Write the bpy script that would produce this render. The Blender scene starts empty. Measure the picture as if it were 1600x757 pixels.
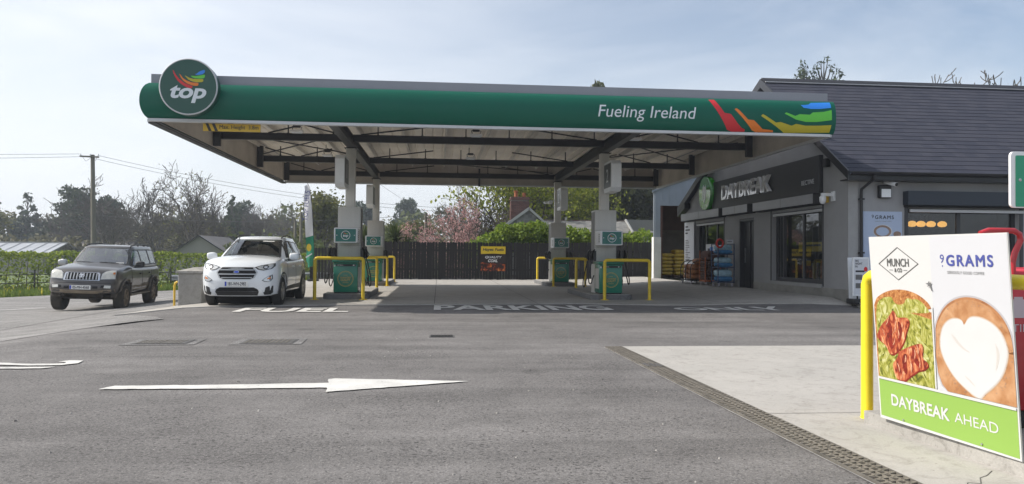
import bpy, bmesh, math, random
import numpy as np
from mathutils import Vector, Matrix, Euler
from mathutils.bvhtree import BVHTree
from mathutils.geometry import delaunay_2d_cdt
PI = math.pi
rad = math.radians
SC = bpy.context.scene
COL = SC.collection

# ---------------------------------------------------------------- camera
cd = bpy.data.cameras.new('camera')
cam = bpy.data.objects.new('camera', cd)
COL.objects.link(cam)
cd.sensor_width = 36.0
cd.lens = 1194.0 / 1600.0 * 36.0
cd.clip_start = 0.05
cd.clip_end = 3000
yaw, pit, rol = rad(5.45), rad(0.97), rad(0.45)
f_ = Vector((math.sin(yaw)*math.cos(pit), math.cos(yaw)*math.cos(pit), math.sin(pit)))
r_ = Vector((math.cos(yaw), -math.sin(yaw), 0))
u_ = r_.cross(f_)
r2 = r_*math.cos(rol) + u_*math.sin(rol)
u2 = r2.cross(f_)
mm = Matrix((r2, u2, -f_)).transposed().to_4x4()
mm.translation = Vector((0, 0, 1.2))
cam.matrix_world = mm
SC.camera = cam

# ---------------------------------------------------------------- light
SUN = Vector((-1.2, 0.13, 1.0)).normalized()
SUN_EL = math.asin(SUN.z)
SUN_AZ = math.atan2(SUN.x, SUN.y)          # clockwise from +Y
w = bpy.data.worlds.new('World')
SC.world = w
w.use_nodes = True
nt = w.node_tree
bg = nt.nodes['Background']
sky = nt.nodes.new('ShaderNodeTexSky')
sky.sky_type = 'NISHITA'
sky.sun_disc = False
sky.sun_elevation = SUN_EL
sky.sun_rotation = SUN_AZ
sky.air_density = 1.0
sky.dust_density = 2.0
sky.ozone_density = 1.3
# thin high cirrus, the same all round the sky
tc = nt.nodes.new('ShaderNodeTexCoord')
mp = nt.nodes.new('ShaderNodeMapping')
mp.inputs['Scale'].default_value = (1.2, 2.6, 5.0)
mp.inputs['Rotation'].default_value = (0.2, 0.5, 0.4)
nz = nt.nodes.new('ShaderNodeTexNoise')
nz.inputs['Scale'].default_value = 1.5
nz.inputs['Detail'].default_value = 7
nz.inputs['Roughness'].default_value = 0.55
nz.inputs['Distortion'].default_value = 0.5
rp = nt.nodes.new('ShaderNodeValToRGB')
rp.color_ramp.elements[0].position = 0.42
rp.color_ramp.elements[1].position = 0.78
rp.color_ramp.elements[0].color = (0.05, 0.05, 0.05, 1)
rp.color_ramp.elements[1].color = (0.46, 0.46, 0.46, 1)
mx = nt.nodes.new('ShaderNodeMix')
mx.data_type = 'RGBA'
mx.inputs['B'].default_value = (6.9, 7.1, 7.4, 1)
nt.links.new(tc.outputs['Generated'], mp.inputs['Vector'])
nt.links.new(mp.outputs['Vector'], nz.inputs['Vector'])
nt.links.new(nz.outputs['Fac'], rp.inputs['Fac'])
# the veil of haze thickens towards the horizon, the same in every direction
sp_ = nt.nodes.new('ShaderNodeSeparateXYZ'); nt.links.new(tc.outputs['Generated'], sp_.inputs['Vector'])
hr = nt.nodes.new('ShaderNodeMapRange'); hr.interpolation_type = 'SMOOTHSTEP'
hr.inputs['From Min'].default_value = 0.0; hr.inputs['From Max'].default_value = 0.36
hr.inputs['To Min'].default_value = 0.42; hr.inputs['To Max'].default_value = 0.0
nt.links.new(sp_.outputs['Z'], hr.inputs['Value'])
ad = nt.nodes.new('ShaderNodeMath'); ad.operation = 'ADD'; ad.use_clamp = True
nt.links.new(rp.outputs['Color'], ad.inputs[0]); nt.links.new(hr.outputs['Result'], ad.inputs[1])
# wide pale glow of the haze round the sun
dt = nt.nodes.new('ShaderNodeVectorMath'); dt.operation = 'DOT_PRODUCT'; dt.inputs[1].default_value = SUN
nt.links.new(tc.outputs['Generated'], dt.inputs[0])
gl = nt.nodes.new('ShaderNodeMapRange'); gl.interpolation_type = 'SMOOTHSTEP'
gl.inputs['From Min'].default_value = -0.25; gl.inputs['From Max'].default_value = 0.75; gl.inputs['To Min'].default_value = 0.0; gl.inputs['To Max'].default_value = 0.46
nt.links.new(dt.outputs['Value'], gl.inputs['Value'])
ad2 = nt.nodes.new('ShaderNodeMath'); ad2.operation = 'ADD'; ad2.use_clamp = True
nt.links.new(ad.outputs[0], ad2.inputs[0]); nt.links.new(gl.outputs['Result'], ad2.inputs[1])
nt.links.new(ad2.outputs[0], mx.inputs['Factor'])
nt.links.new(sky.outputs['Color'], mx.inputs['A'])
nt.links.new(mx.outputs['Result'], bg.inputs['Color'])
bg.inputs['Strength'].default_value = 0.12
sd = bpy.data.lights.new('sun', 'SUN')
sd.energy = 4.4
sd.angle = rad(0.6)
sd.color = (1.0, 0.94, 0.85)
so = bpy.data.objects.new('sun', sd)
COL.objects.link(so)
so.rotation_euler = (-SUN).to_track_quat('-Z', 'Y').to_euler()
so.location = (-30, 5, 30)
SC.view_settings.view_transform = 'Standard'
SC.view_settings.look = 'None'
SC.view_settings.exposure = 0.36
SC.view_settings.gamma = 1.0
SC.cycles.max_bounces = 6
SC.cycles.transparent_max_bounces = 12
SC.cycles.use_denoising = True

# ---------------------------------------------------------------- materials
def lin(r, g, b):
    f = lambda c: (c/255/12.92) if c/255 <= 0.04045 else ((c/255+0.055)/1.055)**2.4
    return (f(r), f(g), f(b), 1)

def mat(name, col, rough=0.6, metal=0.0, var=0.0, vscale=3.0, bump=0.0, bscale=40.0, col2=None,
        spec=0.5, detail=6, coat=0.0, island=False, trans=0.0, stretch=None, sheen=0.0):
    """principled material; colour drifts between col and col2 (or darker / lighter col) with noise"""
    m = bpy.data.materials.new(name)
    m.use_nodes = True
    t = m.node_tree
    b = t.nodes['Principled BSDF']
    if len(col) == 3: col = (*col, 1)
    b.inputs['Base Color'].default_value = col
    b.inputs['Roughness'].default_value = rough
    b.inputs['Metallic'].default_value = metal
    b.inputs['Specular IOR Level'].default_value = spec
    b.inputs['Coat Weight'].default_value = coat
    b.inputs['Coat Roughness'].default_value = 0.06
    b.inputs['Transmission Weight'].default_value = 0
    if trans: b.inputs['Subsurface Weight'].default_value = 0
    vec = None
    if var or col2 or bump:
        tcn = t.nodes.new('ShaderNodeTexCoord')
        vec = tcn.outputs['Object']
        if stretch:
            mpn = t.nodes.new('ShaderNodeMapping')
            mpn.inputs['Scale'].default_value = stretch
            t.links.new(vec, mpn.inputs['Vector'])
            vec = mpn.outputs['Vector']
    if var or col2:
        mxn = t.nodes.new('ShaderNodeMix')
        mxn.data_type = 'RGBA'
        if col2 is None:
            a = tuple(c*(1-var) for c in col[:3]) + (1,)
            z = tuple(min(1, c*(1+var)) for c in col[:3]) + (1,)
        else:
            a, z = col, (*col2[:3], 1)
        mxn.inputs['A'].default_value = a
        mxn.inputs['B'].default_value = z
        if island:
            g = t.nodes.new('ShaderNodeNewGeometry')
            t.links.new(g.outputs['Random Per Island'], mxn.inputs['Factor'])
        else:
            n = t.nodes.new('ShaderNodeTexNoise')
            n.inputs['Scale'].default_value = vscale
            n.inputs['Detail'].default_value = detail
            n.inputs['Roughness'].default_value = 0.62
            r = t.nodes.new('ShaderNodeMapRange')
            r.inputs['From Min'].default_value = 0.3
            r.inputs['From Max'].default_value = 0.7
            t.links.new(vec, n.inputs['Vector'])
            t.links.new(n.outputs['Fac'], r.inputs['Value'])
            t.links.new(r.outputs['Result'], mxn.inputs['Factor'])
        t.links.new(mxn.outputs['Result'], b.inputs['Base Color'])
    if bump:
        n2 = t.nodes.new('ShaderNodeTexNoise')
        n2.inputs['Scale'].default_value = bscale
        n2.inputs['Detail'].default_value = 5
        bp = t.nodes.new('ShaderNodeBump')
        bp.inputs['Strength'].default_value = bump
        bp.inputs['Distance'].default_value = 0.02
        t.links.new(vec, n2.inputs['Vector'])
        t.links.new(n2.outputs['Fac'], bp.inputs['Height'])
        t.links.new(bp.outputs['Normal'], b.inputs['Normal'])
    return m

def leafmat(name, c1, c2, thin=0.35):
    """leaves: colour per leaf, some light let through"""
    m = bpy.data.materials.new(name)
    m.use_nodes = True
    t = m.node_tree
    b = t.nodes['Principled BSDF']
    out = t.nodes['Material Output']
    g = t.nodes.new('ShaderNodeNewGeometry')
    r = t.nodes.new('ShaderNodeMix')
    r.data_type = 'RGBA'
    r.inputs['A'].default_value = (*c1, 1)
    r.inputs['B'].default_value = (*c2, 1)
    t.links.new(g.outputs['Random Per Island'], r.inputs['Factor'])
    t.links.new(r.outputs['Result'], b.inputs['Base Color'])
    b.inputs['Roughness'].default_value = 0.6
    b.inputs['Specular IOR Level'].default_value = 0.25
    tr = t.nodes.new('ShaderNodeBsdfTranslucent')
    t.links.new(r.outputs['Result'], tr.inputs['Color'])
    ms = t.nodes.new('ShaderNodeMixShader')
    ms.inputs['Fac'].default_value = thin
    t.links.new(b.outputs['BSDF'], ms.inputs[1])
    t.links.new(tr.outputs['BSDF'], ms.inputs[2])
    t.links.new(ms.outputs['Shader'], out.inputs['Surface'])
    return m

def glassmat(name, tint=(0.5, 0.55, 0.53), ior=1.6, rough=0.01):
    m = bpy.data.materials.new(name)
    m.use_nodes = True
    t = m.node_tree
    t.nodes.remove(t.nodes['Principled BSDF'])
    out = t.nodes['Material Output']
    a = t.nodes.new('ShaderNodeBsdfTransparent')
    a.inputs['Color'].default_value = (*tint, 1)
    g = t.nodes.new('ShaderNodeBsdfGlossy')
    g.inputs['Roughness'].default_value = rough
    g.inputs['Color'].default_value = (0.95, 0.97, 1, 1)
    f = t.nodes.new('ShaderNodeFresnel')
    f.inputs['IOR'].default_value = ior
    x = t.nodes.new('ShaderNodeMixShader')
    ge = t.nodes.new('ShaderNodeNewGeometry'); iv = t.nodes.new('ShaderNodeMath'); iv.operation = 'SUBTRACT'; iv.inputs[0].default_value = 1.0
    ml = t.nodes.new('ShaderNodeMath'); ml.operation = 'MULTIPLY'
    t.links.new(ge.outputs['Backfacing'], iv.inputs[1]); t.links.new(iv.outputs[0], ml.inputs[0]); t.links.new(f.outputs['Fac'], ml.inputs[1])   # the inner face of a pane does not mirror again
    t.links.new(ml.outputs[0], x.inputs['Fac'])
    t.links.new(a.outputs['BSDF'], x.inputs[1])
    t.links.new(g.outputs['BSDF'], x.inputs[2])
    t.links.new(x.outputs['Shader'], out.inputs['Surface'])
    return m

# ---------------------------------------------------------------- mesh helpers
ORG = {}

class MB:
    def __init__(s):
        s.v = []; s.f = []
    def add(s, vs, fs):
        o = len(s.v)
        s.v += [tuple(p) for p in vs]
        s.f += [tuple(i+o for i in f) for f in fs]
        return s
    def box(s, c, size, rz=0.0, M=None, taper=1.0):
        x, y, z = size[0]/2, size[1]/2, size[2]/2
        k = taper
        vs = [Vector(p) for p in ((-x,-y,-z),(x,-y,-z),(x,y,-z),(-x,y,-z),(-x*k,-y*k,z),(x*k,-y*k,z),(x*k,y*k,z),(-x*k,y*k,z))]
        if rz: 
            R = Matrix.Rotation(rz, 3, 'Z'); vs = [R @ p for p in vs]
        if M is not None: vs = [M @ p for p in vs]
        c = Vector(c)
        return s.add([p+c for p in vs], [(0,3,2,1),(4,5,6,7),(0,1,5,4),(1,2,6,5),(2,3,7,6),(3,0,4,7)])
    def bb(s, x0, x1, y0, y1, z0, z1):
        return s.box(((x0+x1)/2,(y0+y1)/2,(z0+z1)/2), (abs(x1-x0),abs(y1-y0),abs(z1-z0)))
    def bbox(s, x0, x1, y0, y1, z0, z1, b=0.01):
        """box with its edges chamfered by b"""
        xs, ys, zs = (x0,x1),(y0,y1),(z0,z1)
        bm = bmesh.new()
        bmesh.ops.create_cube(bm, size=1.0)
        for v in bm.verts:
            v.co = Vector(((x0+x1)/2+v.co.x*(x1-x0), (y0+y1)/2+v.co.y*(y1-y0), (z0+z1)/2+v.co.z*(z1-z0)))
        bmesh.ops.bevel(bm, geom=bm.edges[:], offset=b, segments=2, affect='EDGES', profile=0.5)
        bm.verts.index_update()
        s.add([v.co.copy() for v in bm.verts], [tuple(v.index for v in f.verts) for f in bm.faces])
        bm.free()
        return s
    def bar(s, p0, p1, wd, ht=None, up=(0,0,1)):
        """rectangular bar between two points"""
        p0, p1 = Vector(p0), Vector(p1)
        ht = ht or wd
        d = (p1-p0).normalized()
        upv = Vector(up)
        if abs(d.dot(upv)) > 0.98: upv = Vector((0,1,0))
        a = d.cross(upv).normalized()*wd/2
        b = a.cross(d).normalized()*ht/2
        vs = [p0-a-b,p0+a-b,p0+a+b,p0-a+b,p1-a-b,p1+a-b,p1+a+b,p1-a+b]
        return s.add(vs, [(0,3,2,1),(4,5,6,7),(0,1,5,4),(1,2,6,5),(2,3,7,6),(3,0,4,7)])
    def ibeam(s, p0, p1, wd, ht, t=0.02):
        p0, p1 = Vector(p0), Vector(p1)
        z = Vector((0,0,1))
        s.bar(p0+z*(ht/2-t/2), p1+z*(ht/2-t/2), wd, t)
        s.bar(p0-z*(ht/2-t/2), p1-z*(ht/2-t/2), wd, t)
        s.bar(p0, p1, t*0.7, ht-2*t-0.002)
        return s
    def cyl(s, p0, p1, r0, r1=None, n=14, cap=True):
        p0, p1 = Vector(p0), Vector(p1)
        r1 = r0 if r1 is None else r1
        d = (p1-p0).normalized()
        a = d.orthogonal().normalized(); b = d.cross(a)
        vs = []
        for p, r in ((p0, r0), (p1, r1)):
            for i in range(n):
                t = 2*PI*i/n
                vs.append(p + a*(r*math.cos(t)) + b*(r*math.sin(t)))
        fs = [(i, (i+1) % n, n+(i+1) % n, n+i) for i in range(n)]
        if cap: fs += [tuple(range(n-1, -1, -1)), tuple(range(n, 2*n))]
        return s.add(vs, fs)
    def tube(s, pts, r, n=8, cap=True):
        pts = [Vector(p) for p in pts]
        rr = r if isinstance(r, (list, tuple)) else [r]*len(pts)
        vs = []; fs = []
        d0 = (pts[1]-pts[0]).normalized()
        a = d0.orthogonal().normalized()
        for i, p in enumerate(pts):
            if i == 0: d = d0
            elif i == len(pts)-1: d = (pts[i]-pts[i-1]).normalized()
            else: d = ((pts[i+1]-pts[i]).normalized()+(pts[i]-pts[i-1]).normalized()).normalized()
            a = (a - d*a.dot(d)).normalized(); b = d.cross(a)
            for k in range(n):
                t = 2*PI*k/n
                vs.append(p + a*(rr[i]*math.cos(t)) + b*(rr[i]*math.sin(t)))
        for i in range(len(pts)-1):
            for k in range(n):
                fs.append((i*n+k, i*n+(k+1) % n, (i+1)*n+(k+1) % n, (i+1)*n+k))
        if cap:
            fs.append(tuple(range(n-1, -1, -1))); fs.append(tuple(range((len(pts)-1)*n, len(pts)*n)))
        return s.add(vs, fs)
    def prism(s, poly, o, u, v, t):
        """2D polygon (list of (a,b)) in the plane o + a*u + b*v, extruded by vector t"""
        o, u, v, t = Vector(o), Vector(u), Vector(v), Vector(t)
        n = len(poly)
        P = [o+u*a+v*b for a, b in poly]
        if u.cross(v).dot(t) < 0:
            P = P[::-1]
        vs = P + [p+t for p in P]
        fs = [tuple(range(n-1, -1, -1)), tuple(range(n, 2*n))]
        fs += [(i, (i+1) % n, n+(i+1) % n, n+i) for i in range(n)]
        return s.add(vs, fs)
    def lathe(s, prof, c=(0,0,0), n=24, axis='Z'):
        """prof: list of (r,h)"""
        vs = []; fs = []
        for r, h in prof:
            for i in range(n):
                t = 2*PI*i/n
                p = (r*math.cos(t), r*math.sin(t), h)
                if axis == 'Y': p = (p[0], h, p[1])
                if axis == 'X': p = (h, p[0], p[1])
                vs.append(Vector(p)+Vector(c))
        for j in range(len(prof)-1):
            for i in range(n):
                fs.append((j*n+i, j*n+(i+1) % n, (j+1)*n+(i+1) % n, (j+1)*n+i))
        return s.add(vs, fs)
    def quad(s, a, b, c, d):
        return s.add([a,b,c,d], [(0,1,2,3)])
    def build(s, name, material, parent=None, smooth=None, kind=None, label=None, cat=None, group=None, fix=True):
        me = bpy.data.meshes.new(name)
        o = bpy.data.objects.new(name, me)
        COL.objects.link(o)
        vs = s.v
        if parent is None:
            if cat and not kind:
                xs = [p[0] for p in vs]; ys = [p[1] for p in vs]; zs = [p[2] for p in vs]
                off = ((min(xs)+max(xs))/2, (min(ys)+max(ys))/2, min(zs))
            else: off = (0,0,0)
        else:
            off = ORG.get(parent.name, (0,0,0))
        ORG[o.name] = off
        if off != (0,0,0):
            vs = [(p[0]-off[0], p[1]-off[1], p[2]-off[2]) for p in vs]
        if parent is None: o.location = off
        else: o.parent = parent
        me.from_pydata(vs, [], s.f)
        if fix:
            bm = bmesh.new(); bm.from_mesh(me)
            bmesh.ops.recalc_face_normals(bm, faces=bm.faces[:])
            bm.to_mesh(me); bm.free()
        if smooth is not None:
            me.polygons.foreach_set('use_smooth', [True]*len(me.polygons))
            me.set_sharp_from_angle(angle=rad(smooth))
        me.materials.append(material)
        props(o, label, cat, group, kind)
        return o

def props(o, label=None, cat=None, group=None, kind=None):
    if label: o['label'] = label
    if cat: o['category'] = cat
    if group: o['group'] = group
    if kind: o['kind'] = kind
    return o

def thing(name, label, cat, loc=(0,0,0), group=None, kind=None, rot=None):
    o = bpy.data.objects.new(name, None)
    COL.objects.link(o)
    o.empty_display_size = 0.2
    o.location = loc
    if rot is None: ORG[o.name] = tuple(loc)
    else:
        o.rotation_euler = rot; ORG[o.name] = (0,0,0)
    return props(o, label, cat, group, kind)

def npmesh(name, V, F, material, parent=None, kind=None, label=None, cat=None, group=None, smooth=False, mats=None, mi=None):
    """fast mesh from numpy verts (N,3) and faces (M,k)"""
    V = np.asarray(V, dtype=np.float32); F = np.asarray(F, dtype=np.int32)
    off = np.zeros(3, dtype=np.float32)
    me = bpy.data.meshes.new(name)
    o = bpy.data.objects.new(name, me)
    COL.objects.link(o)
    if parent is not None:
        o.parent = parent
        off = np.array(ORG.get(parent.name, (0,0,0)), dtype=np.float32)
    elif cat and not kind:
        off = np.array([(V[:,0].min()+V[:,0].max())/2, (V[:,1].min()+V[:,1].max())/2, V[:,2].min()], dtype=np.float32)
        o.location = off.tolist()
    ORG[o.name] = tuple(float(q) for q in off)
    V = V-off
    k = F.shape[1]
    me.vertices.add(len(V)); me.vertices.foreach_set('co', V.ravel())
    me.loops.add(F.size); me.loops.foreach_set('vertex_index', F.ravel())
    me.polygons.add(len(F))
    me.polygons.foreach_set('loop_start', np.arange(0, F.size, k, dtype=np.int32))
    me.polygons.foreach_set('loop_total', np.full(len(F), k, dtype=np.int32))
    me.polygons.foreach_set('use_smooth', [bool(smooth)]*len(F))
    me.update(calc_edges=True)
    if mats:
        for q in mats: me.materials.append(q)
        me.polygons.foreach_set('material_index', np.asarray(mi, dtype=np.int32))
    else: me.materials.append(material)
    return props(o, label, cat, group, kind)

def copy_tree(o, loc=None, rot=None, scale=None, label=None, group=None, parent=None):
    c = o.copy(); COL.objects.link(c)
    if parent: c.parent = parent
    if loc is not None: c.location = loc
    if rot is not None: c.rotation_euler = rot
    if scale is not None: c.scale = scale
    if label: c['label'] = label
    if group: c['group'] = group
    for ch in list(o.children): copy_tree(ch, parent=c)
    return c

def text(name, body, o, u, v, material, parent, w=None, h=None, ext=0.004, shear=0.0, bold=0.0, align='C', label=None, space=1.0, kind=None, fat=False):
    """flat lettering: body fitted to width w and / or height h (of the whole ink), its centre (align C) or
    left-bottom (align L) at o, reading along u, up along v"""
    cu = bpy.data.curves.new(name, 'FONT')
    cu.body = body
    cu.size = 1.0
    cu.shear = shear
    cu.offset = bold if ext > 0.05 or fat or name == 'raised' else 0.0
    cu.space_character = space
    cu_off = cu.offset != 0.0
    cu.resolution_u = 4
    ob = bpy.data.objects.new(name, cu)
    COL.objects.link(ob)
    dg = bpy.context.evaluated_depsgraph_get()
    me = bpy.data.meshes.new_from_object(ob.evaluated_get(dg))
    bpy.data.objects.remove(ob)
    P = np.zeros(len(me.vertices)*3, dtype=np.float32); me.vertices.foreach_get('co', P)
    P = P.reshape(-1,3)[:, :2]
    fs = [tuple(p.vertices) for p in me.polygons]
    bpy.data.meshes.remove(me)
    lo, hi = P.min(0), P.max(0)
    sx = w/(hi[0]-lo[0]) if w else None
    sy = h/(hi[1]-lo[1]) if h else None
    sx = sx or sy; sy = sy or sx
    P = (P-lo)*np.array([sx, sy])
    if align == 'C': P -= np.array([(hi[0]-lo[0])*sx, (hi[1]-lo[1])*sy])/2
    o, u, v = Vector(o), Vector(u).normalized(), Vector(v).normalized()
    n = u.cross(v).normalized()
    m = MB()
    m.v = [tuple(o+u*float(a)+v*float(b)+n*ext) for a, b in P]
    m.f = list(fs)
    if bold and not cu_off:      # heavier strokes: the same letters laid again a hair to each side, each a film above the last
        for q, (dx, dy) in enumerate(((bold, 0), (-bold, 0), (0, bold), (0, -bold), (bold*.7, bold*.7), (-bold*.7, bold*.7), (bold*.7, -bold*.7), (-bold*.7, -bold*.7))):
            b0 = len(m.v)
            m.v += [tuple(o+u*float(a+dx*sx)+v*float(b+dy*sy)+n*(ext+0.00012*(q+1))) for a, b in P]
            m.f += [tuple(i+b0 for i in f) for f in fs]
    # rim so that the letters have thickness
    if ext > 0.0005:
        ec = {}
        for f in fs:
            for i in range(len(f)):
                a, b = f[i], f[(i+1) % len(f)]
                k = (min(a,b), max(a,b))
                ec.setdefault(k, []).append((a,b))
        base = len(m.v)
        m.v += [tuple(o+u*float(a)+v*float(b)) for a, b in P]
        for k, e in ec.items():
            if len(e) == 1:
                a, b = e[0]
                m.f.append((a, base+a, base+b, b))
    return m.build(name, material, parent, label=label, kind=kind, fix=False)

def densify(o, cuts=6, longer=0.08):
    bm = bmesh.new(); bm.from_mesh(o.data)
    bmesh.ops.triangulate(bm, faces=bm.faces[:])
    for _ in range(cuts):
        es = [e for e in bm.edges if e.calc_length() > longer]
        if not es: break
        bmesh.ops.subdivide_edges(bm, edges=es, cuts=1)
        bmesh.ops.triangulate(bm, faces=[f for f in bm.faces if len(f.verts) > 3])
    bm.to_mesh(o.data); bm.free()

def wall_panel(poly, holes, o, u, v, t, step=50.0):
    """flat wall with openings: polygon (a,b) in plane o,u,v, thickness vector t"""
    V, T = tri_fill(poly, step, holes)
    o, u, v, t = Vector(o), Vector(u), Vector(v), Vector(t)
    m = MB(); n0 = len(V)
    m.v = [o+u*a+v*b for a, b in V] + [o+u*a+v*b+t for a, b in V]
    ec = {}
    for f in T:
        m.f.append(f); m.f.append(tuple(i+n0 for i in f[::-1]))
        for i in range(3):
            a, b = f[i], f[(i+1) % 3]
            ec.setdefault((min(a,b), max(a,b)), []).append((a,b))
    for k, e in ec.items():
        if len(e) == 1:
            a, b = e[0]; m.f.append((b, a, a+n0, b+n0))
    return m

def rect(a0, a1, b0, b1): return [(a0,b0),(a1,b0),(a1,b1),(a0,b1)]

def letters(body, o, u, v, material, parent, w=None, h=None, ext=0.004, shear=0.0, bold=0.0):
    """raised lettering with every letter a part of its own"""
    ob = text('raised', body, o, u, v, material, parent, w, h, ext, shear, bold)
    me = ob.data; U = Vector(u).normalized()
    par = list(range(len(me.vertices)))
    def find(i):
        while par[i] != i: par[i] = par[par[i]]; i = par[i]
        return i
    for p in me.polygons:
        for i in p.vertices[1:]: par[find(i)] = find(p.vertices[0])
    comp = {}
    for i in range(len(par)): comp.setdefault(find(i), []).append(i)
    spans = sorted([[min(U.dot(me.vertices[i].co) for i in c), max(U.dot(me.vertices[i].co) for i in c), set(c)] for c in comp.values()], key=lambda q: q[0])
    mer = []
    for a, b, c in spans:
        if mer and a < mer[-1][1]-0.5*(b-a): mer[-1][1] = max(b, mer[-1][1]); mer[-1][2] |= c
        else: mer.append([a, b, c])
    for a, b, c in mer:
        idx = sorted(c); mp_ = {k: j for j, k in enumerate(idx)}
        m2 = bpy.data.meshes.new('letter')
        m2.from_pydata([me.vertices[i].co[:] for i in idx], [], [tuple(mp_[i] for i in p.vertices) for p in me.polygons if p.vertices[0] in c])
        m2.materials.append(material)
        q = bpy.data.objects.new('letter', m2); COL.objects.link(q); q.parent = parent
        ORG[q.name] = (0, 0, 0)
    bpy.data.objects.remove(ob)

def ss(a, b, x):
    t = min(1.0, max(0.0, (x-a)/(b-a)))
    return t*t*(3-2*t)

def gz(x, y):
    """height of the made ground: flat forecourt, falling to the road on the left, rising to the shop step"""
    if x > -5.3: l = 0.0
    else:
        l = float(np.interp(-x, [5.3, 8.0, 9.6, 12.0, 400], [0, -0.28, -0.37, -0.45, -0.45]))
        l -= 0.06*ss(20, 24, y)*ss(7, 9.5, -x)
    r = 0.19*ss(5.5, 9.5, x)*ss(16.9, 17.9, y)
    return l+r

def inside(poly, x, y):
    c = False; n = len(poly)
    for i in range(n):
        x1,y1 = poly[i]; x2,y2 = poly[(i+1) % n]
        if (y1 > y) != (y2 > y) and x < (x2-x1)*(y-y1)/(y2-y1)+x1: c = not c
    return c

def tri_fill(poly, step, holes=()):
    """2D triangulation of a polygon with interior grid points; returns (pts, tris)"""
    pts = []
    edges = []
    def loop(pl):
        st = len(pts)
        n = len(pl)
        for i in range(n):
            a, b = Vector(pl[i]), Vector(pl[(i+1) % n])
            k = max(1, int((b-a).length/step+0.5))
            for j in range(k): pts.append(a.lerp(b, j/k))
        e = len(pts)
        for i in range(st, e): edges.append((i, i+1 if i+1 < e else st))
    loop(poly)
    for h in holes: loop(h)
    xs = [p[0] for p in poly]; ys = [p[1] for p in poly]
    x = min(xs)+step*0.5
    while x < max(xs):
        y = min(ys)+step*0.5
        while y < max(ys):
            if inside(poly, x, y) and not any(inside(h, x, y) for h in holes): pts.append(Vector((x,y)))
            y += step
        x += step
    r = delaunay_2d_cdt(pts, edges, [], 0, 1e-6)
    V = r[0]; T = []
    for t in r[2]:
        cx = sum(V[i][0] for i in t)/len(t); cy = sum(V[i][1] for i in t)/len(t)
        if inside(poly, cx, cy) and not any(inside(h, cx, cy) for h in holes): T.append(tuple(t))
    return [tuple(p) for p in V], T

def ground_sheet(name, poly, lift, material, parent=None, step=1.0, kind='structure', label=None, holes=(), thick=0.0):
    V, T = tri_fill(poly, step, holes)
    m = MB()
    m.v = [(x, y, gz(x, y)+lift) for x, y in V]
    m.f = []
    for t in T:
        a, b, c = (m.v[i] for i in t[:3])
        cr = (b[0]-a[0])*(c[1]-a[1])-(b[1]-a[1])*(c[0]-a[0])
        m.f.append(t if cr > 0 else t[::-1])
    if thick:
        n0 = len(m.v)
        m.v += [(x, y, gz(x, y)+lift-thick) for x, y in V]
        ec = {}
        for f in m.f:
            for i in range(len(f)):
                a, b = f[i], f[(i+1) % len(f)]
                ec.setdefault((min(a,b),max(a,b)), []).append((a,b))
        for k, e in ec.items():
            if len(e) == 1:
                a, b = e[0]; m.f.append((b, a, n0+a, n0+b))
    return m.build(name, material, parent, kind=kind, label=label, fix=False)

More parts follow.
